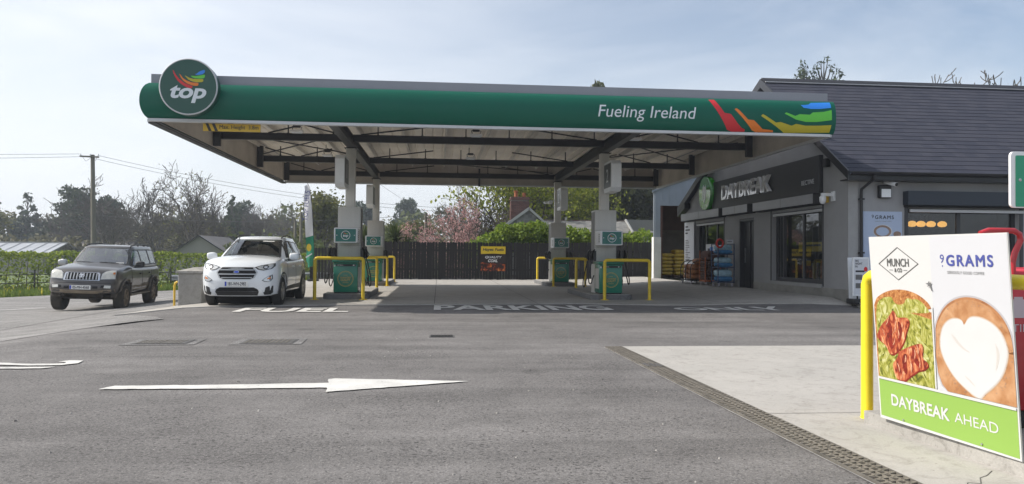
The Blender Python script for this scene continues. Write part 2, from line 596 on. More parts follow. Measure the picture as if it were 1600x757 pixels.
# ---------------------------------------------------------------- asphalt and concrete
def asphalt(name, lo, hi, speck=0.35, bumpd=0.006, cracks=True):
    m = bpy.data.materials.new(name); m.use_nodes = True
    t = m.node_tree; b = t.nodes['Principled BSDF']
    N = t.nodes.new; L = t.links.new
    tcn = N('ShaderNodeTexCoord')
    def noise(sc, det=5, rough=0.6, dist=0.0):
        n = N('ShaderNodeTexNoise'); n.inputs['Scale'].default_value = sc; n.inputs['Detail'].default_value = det
        n.inputs['Roughness'].default_value = rough; n.inputs['Distortion'].default_value = dist
        L(tcn.outputs['Object'], n.inputs['Vector']); return n.outputs['Fac']
    def rng(x, a, z, c=0.0, d=1.0):
        r = N('ShaderNodeMapRange'); r.inputs['From Min'].default_value = a; r.inputs['From Max'].default_value = z
        r.inputs['To Min'].default_value = c; r.inputs['To Max'].default_value = d
        L(x, r.inputs['Value']); return r.outputs['Result']
    def mixc(f, a, c, mode='MIX'):
        x = N('ShaderNodeMix'); x.data_type = 'RGBA'; x.blend_type = mode
        if hasattr(f, 'is_linked'): L(f, x.inputs['Factor'])
        else: x.inputs['Factor'].default_value = f
        for s, k in ((a, 'A'), (c, 'B')):
            if hasattr(s, 'is_linked'): L(s, x.inputs[k])
            else: x.inputs[k].default_value = s
        return x.outputs['Result']
    base = mixc(rng(noise(0.28, 5, 0.65, 0.5), 0.33, 0.66), (*lo, 1), (*hi, 1))
    mid = rng(noise(2.2, 7, 0.75, 0.9), 0.3, 0.72, 0.76, 1.16)
    base = mixc(1.0, base, mid, 'MULTIPLY')
    # faint worn tracks and damp-looking bands
    band = N('ShaderNodeMapping'); band.inputs['Scale'].default_value = (0.12, 1.3, 1)
    nb = N('ShaderNodeTexNoise'); nb.inputs['Scale'].default_value = 1.4; nb.inputs['Detail'].default_value = 4
    L(tcn.outputs['Object'], band.inputs['Vector']); L(band.outputs['Vector'], nb.inputs['Vector'])
    base = mixc(1.0, base, rng(nb.outputs['Fac'], 0.3, 0.7, 0.80, 1.12), 'MULTIPLY')
    # faint curved wheel tracks and a few old oil drips
    tm = N('ShaderNodeMapping'); tm.inputs['Rotation'].default_value = (0, 0, 0.5); tm.inputs['Scale'].default_value = (0.10, 0.9, 1)
    tn = N('ShaderNodeTexNoise'); tn.inputs['Scale'].default_value = 1.6; tn.inputs['Detail'].default_value = 3; tn.inputs['Distortion'].default_value = 0.6
    L(tcn.outputs['Object'], tm.inputs['Vector']); L(tm.outputs['Vector'], tn.inputs['Vector'])
    base = mixc(1.0, base, rng(tn.outputs['Fac'], 0.52, 0.66, 1.0, 0.80), 'MULTIPLY')
    ov = N('ShaderNodeTexVoronoi'); ov.inputs['Scale'].default_value = 0.75; ov.inputs['Randomness'].default_value = 1.0; L(tcn.outputs['Object'], ov.inputs['Vector'])
    oa = N('ShaderNodeMath'); oa.operation = 'ADD'; L(ov.outputs['Distance'], oa.inputs[0]); L(rng(noise(6, 5, 0.7), 0.3, 0.7, -0.08, 0.10), oa.inputs[1])
    base = mixc(1.0, base, rng(oa.outputs[0], 0.06, 0.15, 0.68, 1.0), 'MULTIPLY')
    vo = N('ShaderNodeTexVoronoi'); vo.inputs['Scale'].default_value = 95; L(tcn.outputs['Object'], vo.inputs['Vector'])
    bw = N('ShaderNodeRGBToBW'); L(vo.outputs['Color'], bw.inputs['Color'])
    base = mixc(speck, base, bw.outputs['Val'], 'SOFT_LIGHT')
    grit = rng(noise(62, 4, 0.8), 0.55, 0.66, 0.0, 0.8)
    base = mixc(grit, base, (hi[0]*1.9, hi[1]*1.9, hi[2]*1.85, 1))
    big = rng(noise(0.9, 4, 0.6), 0.35, 0.65, -0.03, 0.035)
    ad = N('ShaderNodeMath'); ad.operation = 'ADD'; L(noise(34, 4, 0.75, 0.4), ad.inputs[0]); L(big, ad.inputs[1])
    pit = rng(ad.outputs[0], 0.385, 0.45, 0.9, 0.0)
    base = mixc(pit, base, (lo[0]*0.35, lo[1]*0.35, lo[2]*0.35, 1))
    pit2 = rng(noise(13, 8, 0.85, 0.8), 0.33, 0.40, 0.85, 0.0)
    base = mixc(pit2, base, (lo[0]*0.5, lo[1]*0.5, lo[2]*0.5, 1))
    L(base, b.inputs['Base Color'])
    b.inputs['Roughness'].default_value = 0.85
    b.inputs['Specular IOR Level'].default_value = 0.35
    bp = N('ShaderNodeBump'); bp.inputs['Strength'].default_value = 0.9; bp.inputs['Distance'].default_value = bumpd
    h = N('ShaderNodeMath'); h.operation = 'ADD'
    L(noise(55, 5, 0.8), h.inputs[0]); L(noise(14, 4, 0.7), h.inputs[1])
    L(h.outputs[0], bp.inputs['Height']); L(bp.outputs['Normal'], b.inputs['Normal'])
    return m

def concrete(name, a, c, bump=0.25, stains=0.7):
    m = bpy.data.materials.new(name); m.use_nodes = True
    t = m.node_tree; b = t.nodes['Principled BSDF']
    N = t.nodes.new; L = t.links.new
    tcn = N('ShaderNodeTexCoord')
    def noise(sc, det, rough, dist=0.0):
        n = N('ShaderNodeTexNoise'); n.inputs['Scale'].default_value = sc; n.inputs['Detail'].default_value = det
        n.inputs['Roughness'].default_value = rough; n.inputs['Distortion'].default_value = dist
        L(tcn.outputs['Object'], n.inputs['Vector']); return n.outputs['Fac']
    def ramp(x, p0, p1, c0, c1):
        r = N('ShaderNodeValToRGB'); r.color_ramp.elements[0].position = p0; r.color_ramp.elements[1].position = p1
        r.color_ramp.elements[0].color = c0; r.color_ramp.elements[1].color = c1
        L(x, r.inputs['Fac']); return r.outputs['Color']
    def mul(x, y):
        q = N('ShaderNodeMix'); q.data_type = 'RGBA'; q.blend_type = 'MULTIPLY'; q.inputs['Factor'].default_value = 1
        L(x, q.inputs['A']); L(y, q.inputs['B']); return q.outputs['Result']
    x = ramp(noise(1.1, 7, 0.65, 0.4), 0.3, 0.7, (*a, 1), (*c, 1))
    x = mul(x, ramp(noise(5.5, 8, 0.75, 1.2), 0.3, 0.5, (stains, stains*0.98, stains*0.95, 1), (1, 1, 1, 1)))
    x = mul(x, ramp(noise(70, 3, 0.7), 0.3, 0.6, (0.86, 0.86, 0.86, 1), (1.0, 1.0, 1.0, 1)))
    x = mul(x, ramp(noise(24, 2, 0.5), 0.24, 0.3, (0.6, 0.58, 0.55, 1), (1, 1, 1, 1)))
    L(x, b.inputs['Base Color'])
    b.inputs['Roughness'].default_value = 0.85
    bp = N('ShaderNodeBump'); bp.inputs['Strength'].default_value = bump; bp.inputs['Distance'].default_value = 0.01
    L(noise(45, 5, 0.7), bp.inputs['Height']); L(bp.outputs['Normal'], b.inputs['Normal'])
    return m

M = {}
M['asphalt'] = asphalt('asphalt', (0.130, 0.123, 0.120), (0.194, 0.185, 0.180))
M['asphalt_old'] = asphalt('old_asphalt', (0.215, 0.208, 0.203), (0.275, 0.266, 0.258), speck=0.55, bumpd=0.009)
M['concrete'] = concrete('slab_concrete', (0.33, 0.315, 0.29), (0.42, 0.40, 0.37))
M['pad'] = concrete('pad_concrete', (0.36, 0.345, 0.32), (0.43, 0.41, 0.38), stains=0.70)
M['kerb'] = concrete('kerb_concrete', (0.30, 0.29, 0.27), (0.40, 0.385, 0.36), bump=0.5, stains=0.55)
M['island'] = concrete('island_concrete', (0.13, 0.132, 0.138), (0.2, 0.2, 0.2), bump=0.4, stains=0.6)
M['paint'] = None
M['paint_worn'] = mat('worn_road_paint', (0.6, 0.59, 0.57), 0.7, col2=(0.3, 0.29, 0.29), vscale=9, bump=0.3, bscale=60)
def paintmat(name, col, chip0, chip1):
    m = bpy.data.materials.new(name); m.use_nodes = True
    t = m.node_tree; b = t.nodes['Principled BSDF']; N = t.nodes.new; L = t.links.new
    tcn = N('ShaderNodeTexCoord')
    def nz_(sc, det, r): 
        n = N('ShaderNodeTexNoise'); n.inputs['Scale'].default_value = sc; n.inputs['Detail'].default_value = det; n.inputs['Roughness'].default_value = r
        L(tcn.outputs['Object'], n.inputs['Vector']); return n.outputs['Fac']
    def rmp(x, p0, p1, c0, c1):
        r = N('ShaderNodeValToRGB'); r.color_ramp.elements[0].position = p0; r.color_ramp.elements[1].position = p1
        r.color_ramp.elements[0].color = (*c0, 1); r.color_ramp.elements[1].color = (*c1, 1); L(x, r.inputs['Fac']); return r.outputs['Color']
    dirt = rmp(nz_(2.2, 6, 0.7), 0.3, 0.62, tuple(c*0.74 for c in col), col)
    spots = rmp(nz_(30, 5, 0.75), 0.30, 0.42, (0.66, 0.65, 0.64), (1, 1, 1))
    mu = N('ShaderNodeMix'); mu.data_type = 'RGBA'; mu.blend_type = 'MULTIPLY'; mu.inputs['Factor'].default_value = 1; L(dirt, mu.inputs['A']); L(spots, mu.inputs['B'])
    chip = rmp(nz_(9, 8, 0.8), chip0, chip1, (1, 1, 1), (0, 0, 0))
    mx_ = N('ShaderNodeMix'); mx_.data_type = 'RGBA'; L(chip, mx_.inputs['Factor']); L(mu.outputs['Result'], mx_.inputs['A']); mx_.inputs['B'].default_value = (0.16, 0.155, 0.155, 1)
    L(mx_.outputs['Result'], b.inputs['Base Color']); b.inputs['Roughness'].default_value = 0.75
    bp = N('ShaderNodeBump'); bp.inputs['Strength'].default_value = 0.5; bp.inputs['Distance'].default_value = 0.006; L(nz_(50, 5, 0.8), bp.inputs['Height']); L(bp.outputs['Normal'], b.inputs['Normal'])
    return m
M['paint'] = paintmat('road_paint', (0.64, 0.63, 0.60), 0.345, 0.385)
M['grass'] = mat('grass_soil', (0.07, 0.11, 0.03), 0.9, col2=(0.11, 0.15, 0.04), vscale=0.6)
M['yellow'] = mat('yellow_paint', (0.72, 0.52, 0.03), 0.42, var=0.14, vscale=5, bump=0.06, bscale=20)
M['yellow_fresh'] = mat('fresh_yellow_paint', (0.82, 0.66, 0.03), 0.35, var=0.08, vscale=6, bump=0.08, bscale=14)
M['grate'] = mat('galvanised_grate', (0.20, 0.18, 0.15), 0.7, metal=0.2, var=0.3, vscale=20)
M['iron'] = mat('cast_iron', (0.11, 0.106, 0.103), 0.65, metal=0.3, var=0.35, vscale=18)
M['black'] = mat('black_plastic', (0.012, 0.012, 0.013), 0.45, var=0.2, vscale=8)
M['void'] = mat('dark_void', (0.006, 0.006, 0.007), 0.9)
M['white'] = mat('white_paint', (0.78, 0.79, 0.80), 0.4, var=0.05, vscale=4)
M['galv'] = mat('galvanised_steel', (0.42, 0.43, 0.44), 0.45, metal=0.7, var=0.2, vscale=12)

# ---------------------------------------------------------------- ground
m = MB()
xs = [-420, -300, -200, -140, -100, -70, -50, -40, -30, -24, -18, -14, -12, -9.6, -8, -5.3, -2, 2, 5, 7, 9.5, 14, 20, 30, 50, 100, 200, 420]
ys = [-420, -200, -60, -20, 0, 10, 14, 16.4, 17.2, 17.9, 20, 22, 24, 28, 34, 40, 50, 60, 75, 95, 130, 180, 260, 420]
for y in ys:
    for x in xs:
        m.v.append((x, y, gz(x, y)-0.09 - 0.5*ss(40, 60, y)*(1-ss(60, 75, y)) - 0.25*ss(12, 30, -x)*(y > -1) + 4.0*ss(110, 420, math.hypot(x, y))))
n = len(xs)
m.f = [(j*n+i, j*n+i+1, (j+1)*n+i+1, (j+1)*n+i) for j in range(len(ys)-1) for i in range(n-1)]
ground = m.build('ground', M['grass'], kind='structure', smooth=60, fix=False)

SLAB_FRONT = [(-6.84, 17.0), (-5.56, 17.3), (-4.79, 17.46), (-2.71, 17.92), (3.45, 18.6), (7.8, 17.54), (9.75, 17.3)]
far_edge = [(-24, 19.0), (-19.5, 24.5), (-16.1, 29.4), (-13.9, 33.2), (-11.8, 35.6), (-8.8, 37.2), (-6.1, 38.4), (0, 40.0), (6, 41.0)]
asphalt_poly = [(-45, -28), (34, -28), (34, 17.0)] + [(9.75, 17.29)] + [(x, y) for x, y in SLAB_FRONT[::-1][1:]] + [(-6.4, 19.5), (-6.3, 24), (-6.0, 36.2), (6.0, 36.4)] + far_edge[::-1] + [(-45, 0)]
forecourt = ground_sheet('forecourt', asphalt_poly, 0.0, M['asphalt'], step=0.95)
old_poly = [(-24, 18.6), (-40, 0), (-9.5, 6.5), (-6.3, 11.4), (-5.82, 12.56), (-5.3, 13.4), (-4.9, 14.26), (-6.3, 16.4), (-6.95, 17.0), (-6.6, 19.4), (-6.4, 24), (-6.1, 35.9), (-1.0, 38), (-6.3, 37.6), (-9.0, 36.5), (-12.0, 34.8), (-14.2, 32.4), (-16.6, 28.4), (-19.9, 23.9)]
# jagged seam where the new asphalt was laid up to the old
rr = random.Random(4)
seam = []
for i in range(len(old_poly)):
    a, b2 = old_poly[i], old_poly[(i+1) % len(old_poly)]
    L_ = math.hypot(b2[0]-a[0], b2[1]-a[1]); k = max(1, int(L_/0.35)) if 1 < i < 9 else 1
    for j in range(k):
        s = j/k
        q = 0.05 if j else 0
        seam.append((a[0]+(b2[0]-a[0])*s+rr.uniform(-q, q), a[1]+(b2[1]-a[1])*s+rr.uniform(-q, q)))
ground_sheet('road', seam, 0.005, M['asphalt_old'], step=1.3)
slab_poly = SLAB_FRONT + [(9.75, 36.2), (-5.9, 36.2), (-5.9, 22), (-6.2, 19.6)]
slab = ground_sheet('concrete_forecourt', slab_poly, 0.02, M['concrete'], step=0.9, thick=0.08)
pad = ground_sheet('concrete_pad', [(2.40+0.024*15.87, -6), (14, -6), (14, 9.9), (2.405, 9.87)], 0.012, M['pad'], step=2.0, thick=0.05)
# saw-cut joints in the two slabs
def strip(name, p, q, wd, lift, material, parent, n=12):
    p, q = Vector(p), Vector(q); d = (q-p).normalized(); s = Vector((-d.y, d.x))*wd/2
    mb = MB()
    for i in range(n+1):
        c = p.lerp(q, i/n)
        for e in (c-s, c+s): mb.v.append((e.x, e.y, gz(e.x, e.y)+lift))
    mb.f = [(2*i, 2*i+2, 2*i+3, 2*i+1) for i in range(n)]
    return mb.build(name, material, parent)
M['joint'] = mat('joint_filler', (0.10, 0.095, 0.09), 0.9, var=0.3, vscale=8)
for x in (-0.1, 2.4, 6.9): strip('joint', (x, 18.35), (x, 36), 0.015, 0.025, M['joint'], slab)
for y in (22.5, 27.0, 31.5): strip('joint', (-5.5, y), (9.6, y), 0.015, 0.026, M['joint'], slab)
for y in (1.2, 5.6): strip('joint', (2.5, y), (9, y), 0.008, 0.016, M['joint'], pad)

# painted markings, thin sheets on the asphalt
def painted(name, poly, material=None, lift=0.010, label=None, step=0.6, parent=None):
    rg = random.Random(len(poly)*7+int(abs(poly[0][0])*50)); out = []
    for i in range(len(poly)):          # edges of brushed-on paint are never quite straight
        a, b = Vector(poly[i]), Vector(poly[(i+1) % len(poly)]); d = b-a; L_ = d.length; k = max(1, min(60, int(L_/0.07))); nn = Vector((-d.y, d.x))/max(L_, 1e-6)
        for j in range(k):
            p = a.lerp(b, j/k); q = rg.gauss(0, 0.0045) if j else 0
            out.append((p.x+nn.x*q, p.y+nn.y*q))
    return ground_sheet(name, out, lift, material or M['paint'], parent or forecourt, step=step, kind=None, label=label)
arrow = [(-2.93, 6.95), (-2.86, 7.12), (-2.0, 7.13), (-1.0, 7.19), (-1.03, 7.40), (-0.97, 7.44), (0.29, 7.22), (-0.96, 6.72), (-0.98, 6.93), (-2.0, 6.93)]
painted('painted_arrow', arrow, label='white arrow painted on the asphalt, pointing right')
painted('painted_stroke', [(-5.2, 8.72), (-4.62, 8.50), (-4.25, 8.42), (-3.93, 8.44), (-3.82, 8.58), (-3.86, 8.78), (-4.02, 8.80), (-4.08, 8.70), (-3.98, 8.66), (-3.96, 8.58), (-4.05, 8.55), (-4.35, 8.56), (-4.62, 8.64), (-5.2, 8.86)], label='white hooked stroke of a painted road marking')
painted('painted_stroke', [(-5.2, 8.20), (-4.02, 8.21), (-3.93, 8.33), (-5.2, 8.30)])
painted('painted_stroke', [(-5.2, 7.92), (-4.45, 8.02), (-4.4, 8.1), (-5.2, 8.06)])
painted('edge_line', [(-26, 17.5), (-15.2, 28.2), (-15.35, 28.35), (-26.1, 17.65)], M['paint_worn'], lift=0.012)
painted('edge_line', [(-14.6, 30.1), (-12.2, 33.4), (-8.9, 35.2), (-8.9, 35.35), (-12.3, 33.55), (-14.75, 30.2)], M['paint_worn'], lift=0.012)
painted('lane_dash', [(-13.4, 22.0), (-11.7, 24.2), (-11.85, 24.3), (-13.55, 22.1)], M['paint_worn'], lift=0.012)
painted('lane_dash', [(-9.9, 27.2), (-8.5, 30.5), (-8.65, 30.55), (-10.05, 27.25)], M['paint_worn'], lift=0.012)
def ground_text(body, x0, x1, y0, y1, name):
    o = text(name, body, (x0, y0, 0.0), (1, 0, 0), (0, 1, 0), M['paint'], None, w=x1-x0, h=y1-y0, ext=0.0, align='L', bold=0.03, fat=True)
    o.parent = forecourt
    densify(o, 6, 0.35)
    for v in o.data.vertices: v.co.z = gz(v.co.x, v.co.y)+0.014
    o.location = (0, 0, 0)
    return o
ground_text('FUEL', -4.15, -1.85, 15.85, 17.0, 'painted_word')
ground_text('PARKING', -0.1, 3.85, 16.4, 17.95, 'painted_word')
ground_text('ONLY', 5.3, 7.85, 16.4, 17.25, 'painted_word')

# hairline crack in the pad by the kerb
mb = MB(); cpts = [(2.72, 3.72), (2.80, 3.82), (2.86, 3.80), (2.93, 3.90), (3.0, 3.94), (3.09, 4.02)]
for a, b in zip(cpts, cpts[1:]): mb.bar((*a, 0.0125), (*b, 0.0125), 0.006, 0.002)
mb.build('crack', M['joint'], pad)
# drain channel between asphalt and pad: a frame and a ladder of bars
M['seam_fill'] = mat('pale_seam', (0.26, 0.25, 0.24), 0.9, var=0.4, vscale=5)
M['silt'] = mat('silted_channel', (0.115, 0.106, 0.092), 0.9, var=0.35, vscale=6)
def shear(m):
    m.v = [(x+(9.86-y)*0.024-0.06, y, z) for x, y, z in m.v]
    return m
dr = thing('drain_channel', 'long metal grated drain channel along the edge of the pale concrete pad', 'drain', (2.35, 3, 0))
mb = MB()
mb.bb(2.235, 2.25, -5, 9.86, -0.04, 0.014); mb.bb(2.445, 2.457, -5, 9.86, -0.04, 0.016)
shear(mb).build('frame', M['silt'], dr)
shear(MB().bb(2.251, 2.444, -5, 9.86, -0.03, 0.004)).build('channel', M['silt'], dr)
# mesh grating: crossed bars
g = MB()
y = 1.8
while y < 9.84:
    g.bar((2.252, y, 0.011), (2.443, y+0.06, 0.011), 0.012, 0.010)
    g.bar((2.252, y+0.06, 0.0112), (2.443, y, 0.0112), 0.012, 0.010)
    y += 0.062
for x in (2.30, 2.348, 2.396): g.bar((x, 1.8, 0.0105), (x, 9.85, 0.0105), 0.010, 0.009)
props(shear(g).build('grating', M['grate'], dr), kind='stuff')
g = MB()
for k in range(3): g.bb(2.26+k*0.065, 2.30+k*0.065, 8.05, 8.28, 0.013, 0.019)
shear(g).build('lifting_slot', M['iron'], dr)
# white edge line along the channel
strip('painted_edge', (2.155+0.024*7.86, 2.0), (2.15, 9.8), 0.010, 0.008, M['seam_fill'], forecourt, 30)

def manhole(x, y, w_, d_, label, kind=0):
    t = thing('manhole_cover', label, 'manhole', (x, y, gz(x, y)))
    z = gz(x, y)
    rim = ground_sheet('surround', [(x-w_*0.68, y-d_*0.72), (x+w_*0.68, y-d_*0.62), (x+w_*0.64, y+d_*0.7), (x-w_*0.66, y+d_*0.66)], 0.006-0, M['patch'], None, step=0.3, kind=None)
    rim.parent = t
    for v in rim.data.vertices: v.co -= Vector((x, y, z))
    MB().bb(x-w_/2, x+w_/2, y-d_/2, y+d_/2, z-0.02, z+0.010).build('frame', M['iron'], t)
    nx = 2 if kind == 0 else 1
    for i in range(nx):
        x0 = x-w_/2+0.02+i*(w_-0.02)/nx
        lid = MB().bb(x0, x0+(w_-0.04)/nx-0.01, y-d_/2+0.02, y+d_/2-0.02, z-0.01, z+0.013).build('lid', M['iron'], t)
    s = MB(); q = random.Random(int(x*100))
    for i in range(9):
        for j in range(5):
            s.bb(x-w_/2+0.05+i*(w_-0.1)/9, x-w_/2+0.05+i*(w_-0.1)/9+0.03, y-d_/2+0.05+j*(d_-0.1)/5, y-d_/2+0.05+j*(d_-0.1)/5+0.05, z+0.012, z+0.017)
    props(s.build('tread_stud', M['grate'], t), kind='stuff')
M['patch'] = asphalt('patched_asphalt', (0.165, 0.16, 0.158), (0.22, 0.214, 0.209), speck=0.6)
manhole(-3.62, 10.58, 0.68, 0.52, 'left one of two double manhole covers set in the asphalt before the cars')
manhole(-2.26, 10.6, 0.68, 0.52, 'right one of two double manhole covers set in the asphalt before the cars')
M['gully'] = mat('gully_iron', (0.018, 0.017, 0.017), 0.7, var=0.3, vscale=12)
gt = thing('gully_grate', 'small black gully grate sunk in the open asphalt, right of the manholes', 'grate', (0.05, 11.25, 0))
MB().bb(-0.13, 0.23, 11.10, 11.40, -0.02, 0.008).build('frame', M['iron'], gt)
s = MB()
MB().bb(-0.11, 0.21, 11.12, 11.38, 0.0081, 0.0095).build('opening', M['void'], gt)
for i in range(7): s.bb(-0.10+i*0.046, -0.082+i*0.046, 11.12, 11.38, 0.0097, 0.014)
props(s.build('grate_bar', M['gully'], gt), kind='stuff')

# kerbed island under the poster board and the red cabinet
kerb_poly = [(3.06, 5.26), (3.10, 4.9), (3.17, 3.9), (3.28, 2.6), (3.4, -4), (7.5, -4), (7.5, 5.3)]
ground_sheet('kerb_island', kerb_poly, 0.10, M['kerb'], step=0.8, thick=0.11)
# pavement in front of the shop
ground_sheet('pavement', [(9.72, 16.75), (10.1, 16.62), (30, 16.62), (30, 17.6), (9.95, 17.6)], 0.10, M['kerb'], step=0.8, thick=0.2)

# loose stones and chips lying on the forecourt
r_ = random.Random(17); mb = MB()
for i in range(160):
    y = 2.6+9*r_.random()**1.6; x = r_.uniform(-6, 2.0)*min(1, 0.35+y/9)
    s_ = r_.uniform(0.004, 0.013); z = gz(x, y)
    a = r_.uniform(0, 6.28); pts = [(x+s_*r_.uniform(0.6, 1.2)*math.cos(a+k*PI/2.5), y+s_*r_.uniform(0.6, 1.2)*math.sin(a+k*PI/2.5)) for k in range(5)]
    b0 = len(mb.v); mb.v += [(px, py, z) for px, py in pts]+[(x+(px-x)*0.6, y+(py-y)*0.6, z+s_*r_.uniform(0.6, 1.1)) for px, py in pts]
    mb.f += [(b0+k, b0+(k+1) % 5, b0+5+(k+1) % 5, b0+5+k) for k in range(5)]+[tuple(range(b0+5, b0+10))]
M['chip'] = mat('stone_chip', (0.10, 0.095, 0.09), 0.9, col2=(0.42, 0.40, 0.37), island=True)
mb.build('loose_stones', M['chip'], kind='stuff', label='loose stone chips scattered on the asphalt')
# grass verge beyond the road: blades over a strip of ground
def blades(name, poly, n, hmin, hmax, material, seed=1, label=None, wd=0.02, zoff=-0.06):
    R_ = np.random.RandomState(seed)
    xs = [p[0] for p in poly]; ys = [p[1] for p in poly]
    P = []
    while len(P) < n:
        x = R_.uniform(min(xs), max(xs)); y = R_.uniform(min(ys), max(ys))
        if inside(poly, x, y): P.append((x, y))
    P = np.array(P)
    h = R_.uniform(hmin, hmax, n); a = R_.uniform(0, 2*PI, n); ln = R_.uniform(-0.35, 0.35, (n, 2))*h[:, None]
    Z = np.array([gz(x, y) for x, y in P])+zoff
    V = np.zeros((n, 4, 3))
    dx = np.cos(a)*wd; dy = np.sin(a)*wd
    V[:, 0] = np.c_[P[:,0]-dx, P[:,1]-dy, Z]; V[:, 1] = np.c_[P[:,0]+dx, P[:,1]+dy, Z]
    V[:, 2] = np.c_[P[:,0]+dx*.4+ln[:,0], P[:,1]+dy*.4+ln[:,1], Z+h]; V[:, 3] = np.c_[P[:,0]-dx*.4+ln[:,0], P[:,1]-dy*.4+ln[:,1], Z+h]
    F = np.arange(n*4).reshape(n, 4)
    return npmesh(name, V.reshape(-1, 3), F, material, kind='stuff', label=label)
M['blade'] = leafmat('grass_blades', (0.10, 0.17, 0.03), (0.20, 0.26, 0.05), 0.4)
M['dandelion'] = mat('dandelion_yellow', (0.75, 0.6, 0.03), 0.7)
verge = [(-24, 19.3), (-19.5, 24.8), (-16.1, 29.7), (-13.9, 33.5), (-11.8, 35.9), (-8.8, 37.5), (-6.1, 38.7), (-6.5, 42), (-10, 41), (-15, 38), (-19, 33), (-23, 28), (-28, 22)]
blades('grass', verge, 26000, 0.10, 0.32, M['blade'], 3)
blades('dandelions', verge, 420, 0.26, 0.36, M['dandelion'], 5, wd=0.035)

# ---------------------------------------------------------------- fuel canopy
M['green'] = mat('fascia_green', (0.003, 0.105, 0.068), 0.3, var=0.05, vscale=0.4, spec=0.22)
M['logo_green'] = mat('logo_dark_green', (0.012, 0.075, 0.055), 0.35)
M['parapet'] = mat('grey_parapet', (0.27, 0.28, 0.32), 0.5, var=0.06, vscale=1)
M['trim'] = mat('pale_trim', (0.55, 0.56, 0.58), 0.4, var=0.06, vscale=2)
M['lining'] = mat('lining_panel', (0.46, 0.415, 0.37), 0.6, var=0.18, vscale=1.2)
M['deck'] = mat('deck_sheet', (0.80, 0.745, 0.67), 0.6, var=0.12, vscale=0.7)
M['purlin'] = mat('galvanised_purlin', (0.62, 0.59, 0.55), 0.5, var=0.12, vscale=3)
M['steel'] = mat('dark_steel', (0.022, 0.022, 0.026), 0.5, var=0.3, vscale=2)
M['column'] = mat('column_cream', (0.66, 0.645, 0.61), 0.45, var=0.08, vscale=2)
M['red'] = mat('stripe_red', (0.62, 0.02, 0.03), 0.4)
M['orange'] = mat('stripe_orange', (0.78, 0.20, 0.02), 0.4)
M['olive'] = mat('stripe_olive', (0.50, 0.42, 0.02), 0.4)
M['lime'] = mat('stripe_lime', (0.12, 0.56, 0.05), 0.4)
M['blue'] = mat('stripe_blue', (0.02, 0.22, 0.75), 0.4)
M['letter'] = mat('letter_white', (0.72, 0.76, 0.80), 0.35)
M['lightbox'] = mat('lamp_housing', (0.75, 0.75, 0.74), 0.4)

X0, X1, Y0, Y1 = -6.05, 8.80, 16.52, 30.35
CX, CYF, CYB = (-2.42, 4.62), 21.2, 29.7
can = thing('fuel_canopy', 'wide flat petrol station canopy with green fascia over the fuel pumps', 'canopy', (1.1, 25, 0))
def bulge(z):
    u = (z-4.355)/0.375
    return 0.19*math.sqrt(max(0.0, 1-u*u*0.93))-0.05
# fascia: half-round section swept along the front, mitred round the left corner, along the left side
prof = [(-0.02, 3.985)]+[(bulge(3.985+0.745*i/16), 3.985+0.745*i/16) for i in range(17)]+[(-0.02, 4.73)]
mb = MB()
path = [(X1+0.07, Y0, 0, -1), (X0, Y0, -1, -1), (X0, Y1, -1, 0)]
for px_, py_, nx_, ny_ in path:
    for d, z in prof: mb.v.append((px_+nx_*d, py_+ny_*d, z))
k = len(prof)
for j in range(2):
    for i in range(k-1): mb.f.append((j*k+i, j*k+i+1, (j+1)*k+i+1, (j+1)*k+i))
mb.f.append(tuple(range(k))); mb.f.append(tuple(range(2*k, 3*k)))
mb.build('fascia', M['green'], can, smooth=35)
mb = MB()
mb.bb(X0+0.02, X1-0.03, Y0+0.06, Y0+0.16, 4.715, 4.93)
mb.bb(X0+0.02, X0+0.12, Y0+0.162, Y1, 4.715, 4.928)
mb.build('parapet', M['parapet'], can)
MB().bb(X1-0.10, X1-0.02, 18.9, Y1, 4.70, 5.38).build('shade_upstand', M['parapet'], can)  # added upstand, hidden from the camera, to shade the shop gable and roof
mb = MB()
mb.bb(X0+0.0, X1-0.02, Y0-0.05, Y0+0.07, 3.925, 3.984)
mb.bb(X0-0.05, X0+0.06, Y0+0.072, Y1, 3.926, 3.983)
mb.build('edge_trim', M['trim'], can)
mb = MB()
mb.bb(X0-0.045, X0+0.12, Y0+0.10, Y1-0.02, 3.90, 3.924)
mb.build('drip_strip', M['steel'], can)
# right hand and rear side panels
for k in range(6):
    a = Y0+0.08+(Y1-Y0-0.08)*k/6; b2 = Y0+0.08+(Y1-Y0-0.08)*(k+1)/6-0.003
    MB().bb(X1-0.02, X1+0.02, a, b2, 3.99, 4.70).build('side_panel', M['lining'], can)
    MB().bb(X0+0.09, X0+0.13, a, b2, 3.99, 4.79).build('side_panel', M['lining'], can)
MB().bb(X1-0.05, X1+0.05, Y0+0.02, Y1, 3.93, 3.986).build('edge_trim', M['trim'], can)
for k in range(7):
    a = X0+0.14+(X1-X0-0.2)*k/7; b2 = X0+0.14+(X1-X0-0.2)*(k+1)/7-0.003
    MB().bb(a, b2, Y1-0.02, Y1+0.02, 3.99, 4.86).build('rear_panel', M['lining'], can)
MB().bb(X0+0.05, X1-0.06, Y1-0.06, Y1+0.06, 3.93, 3.986).build('edge_trim', M['trim'], can)
MB().bb(X0+0.13, X1-0.1, Y0+0.165, Y0+0.20, 3.99, 4.70).build('front_lining', M['lining'], can)
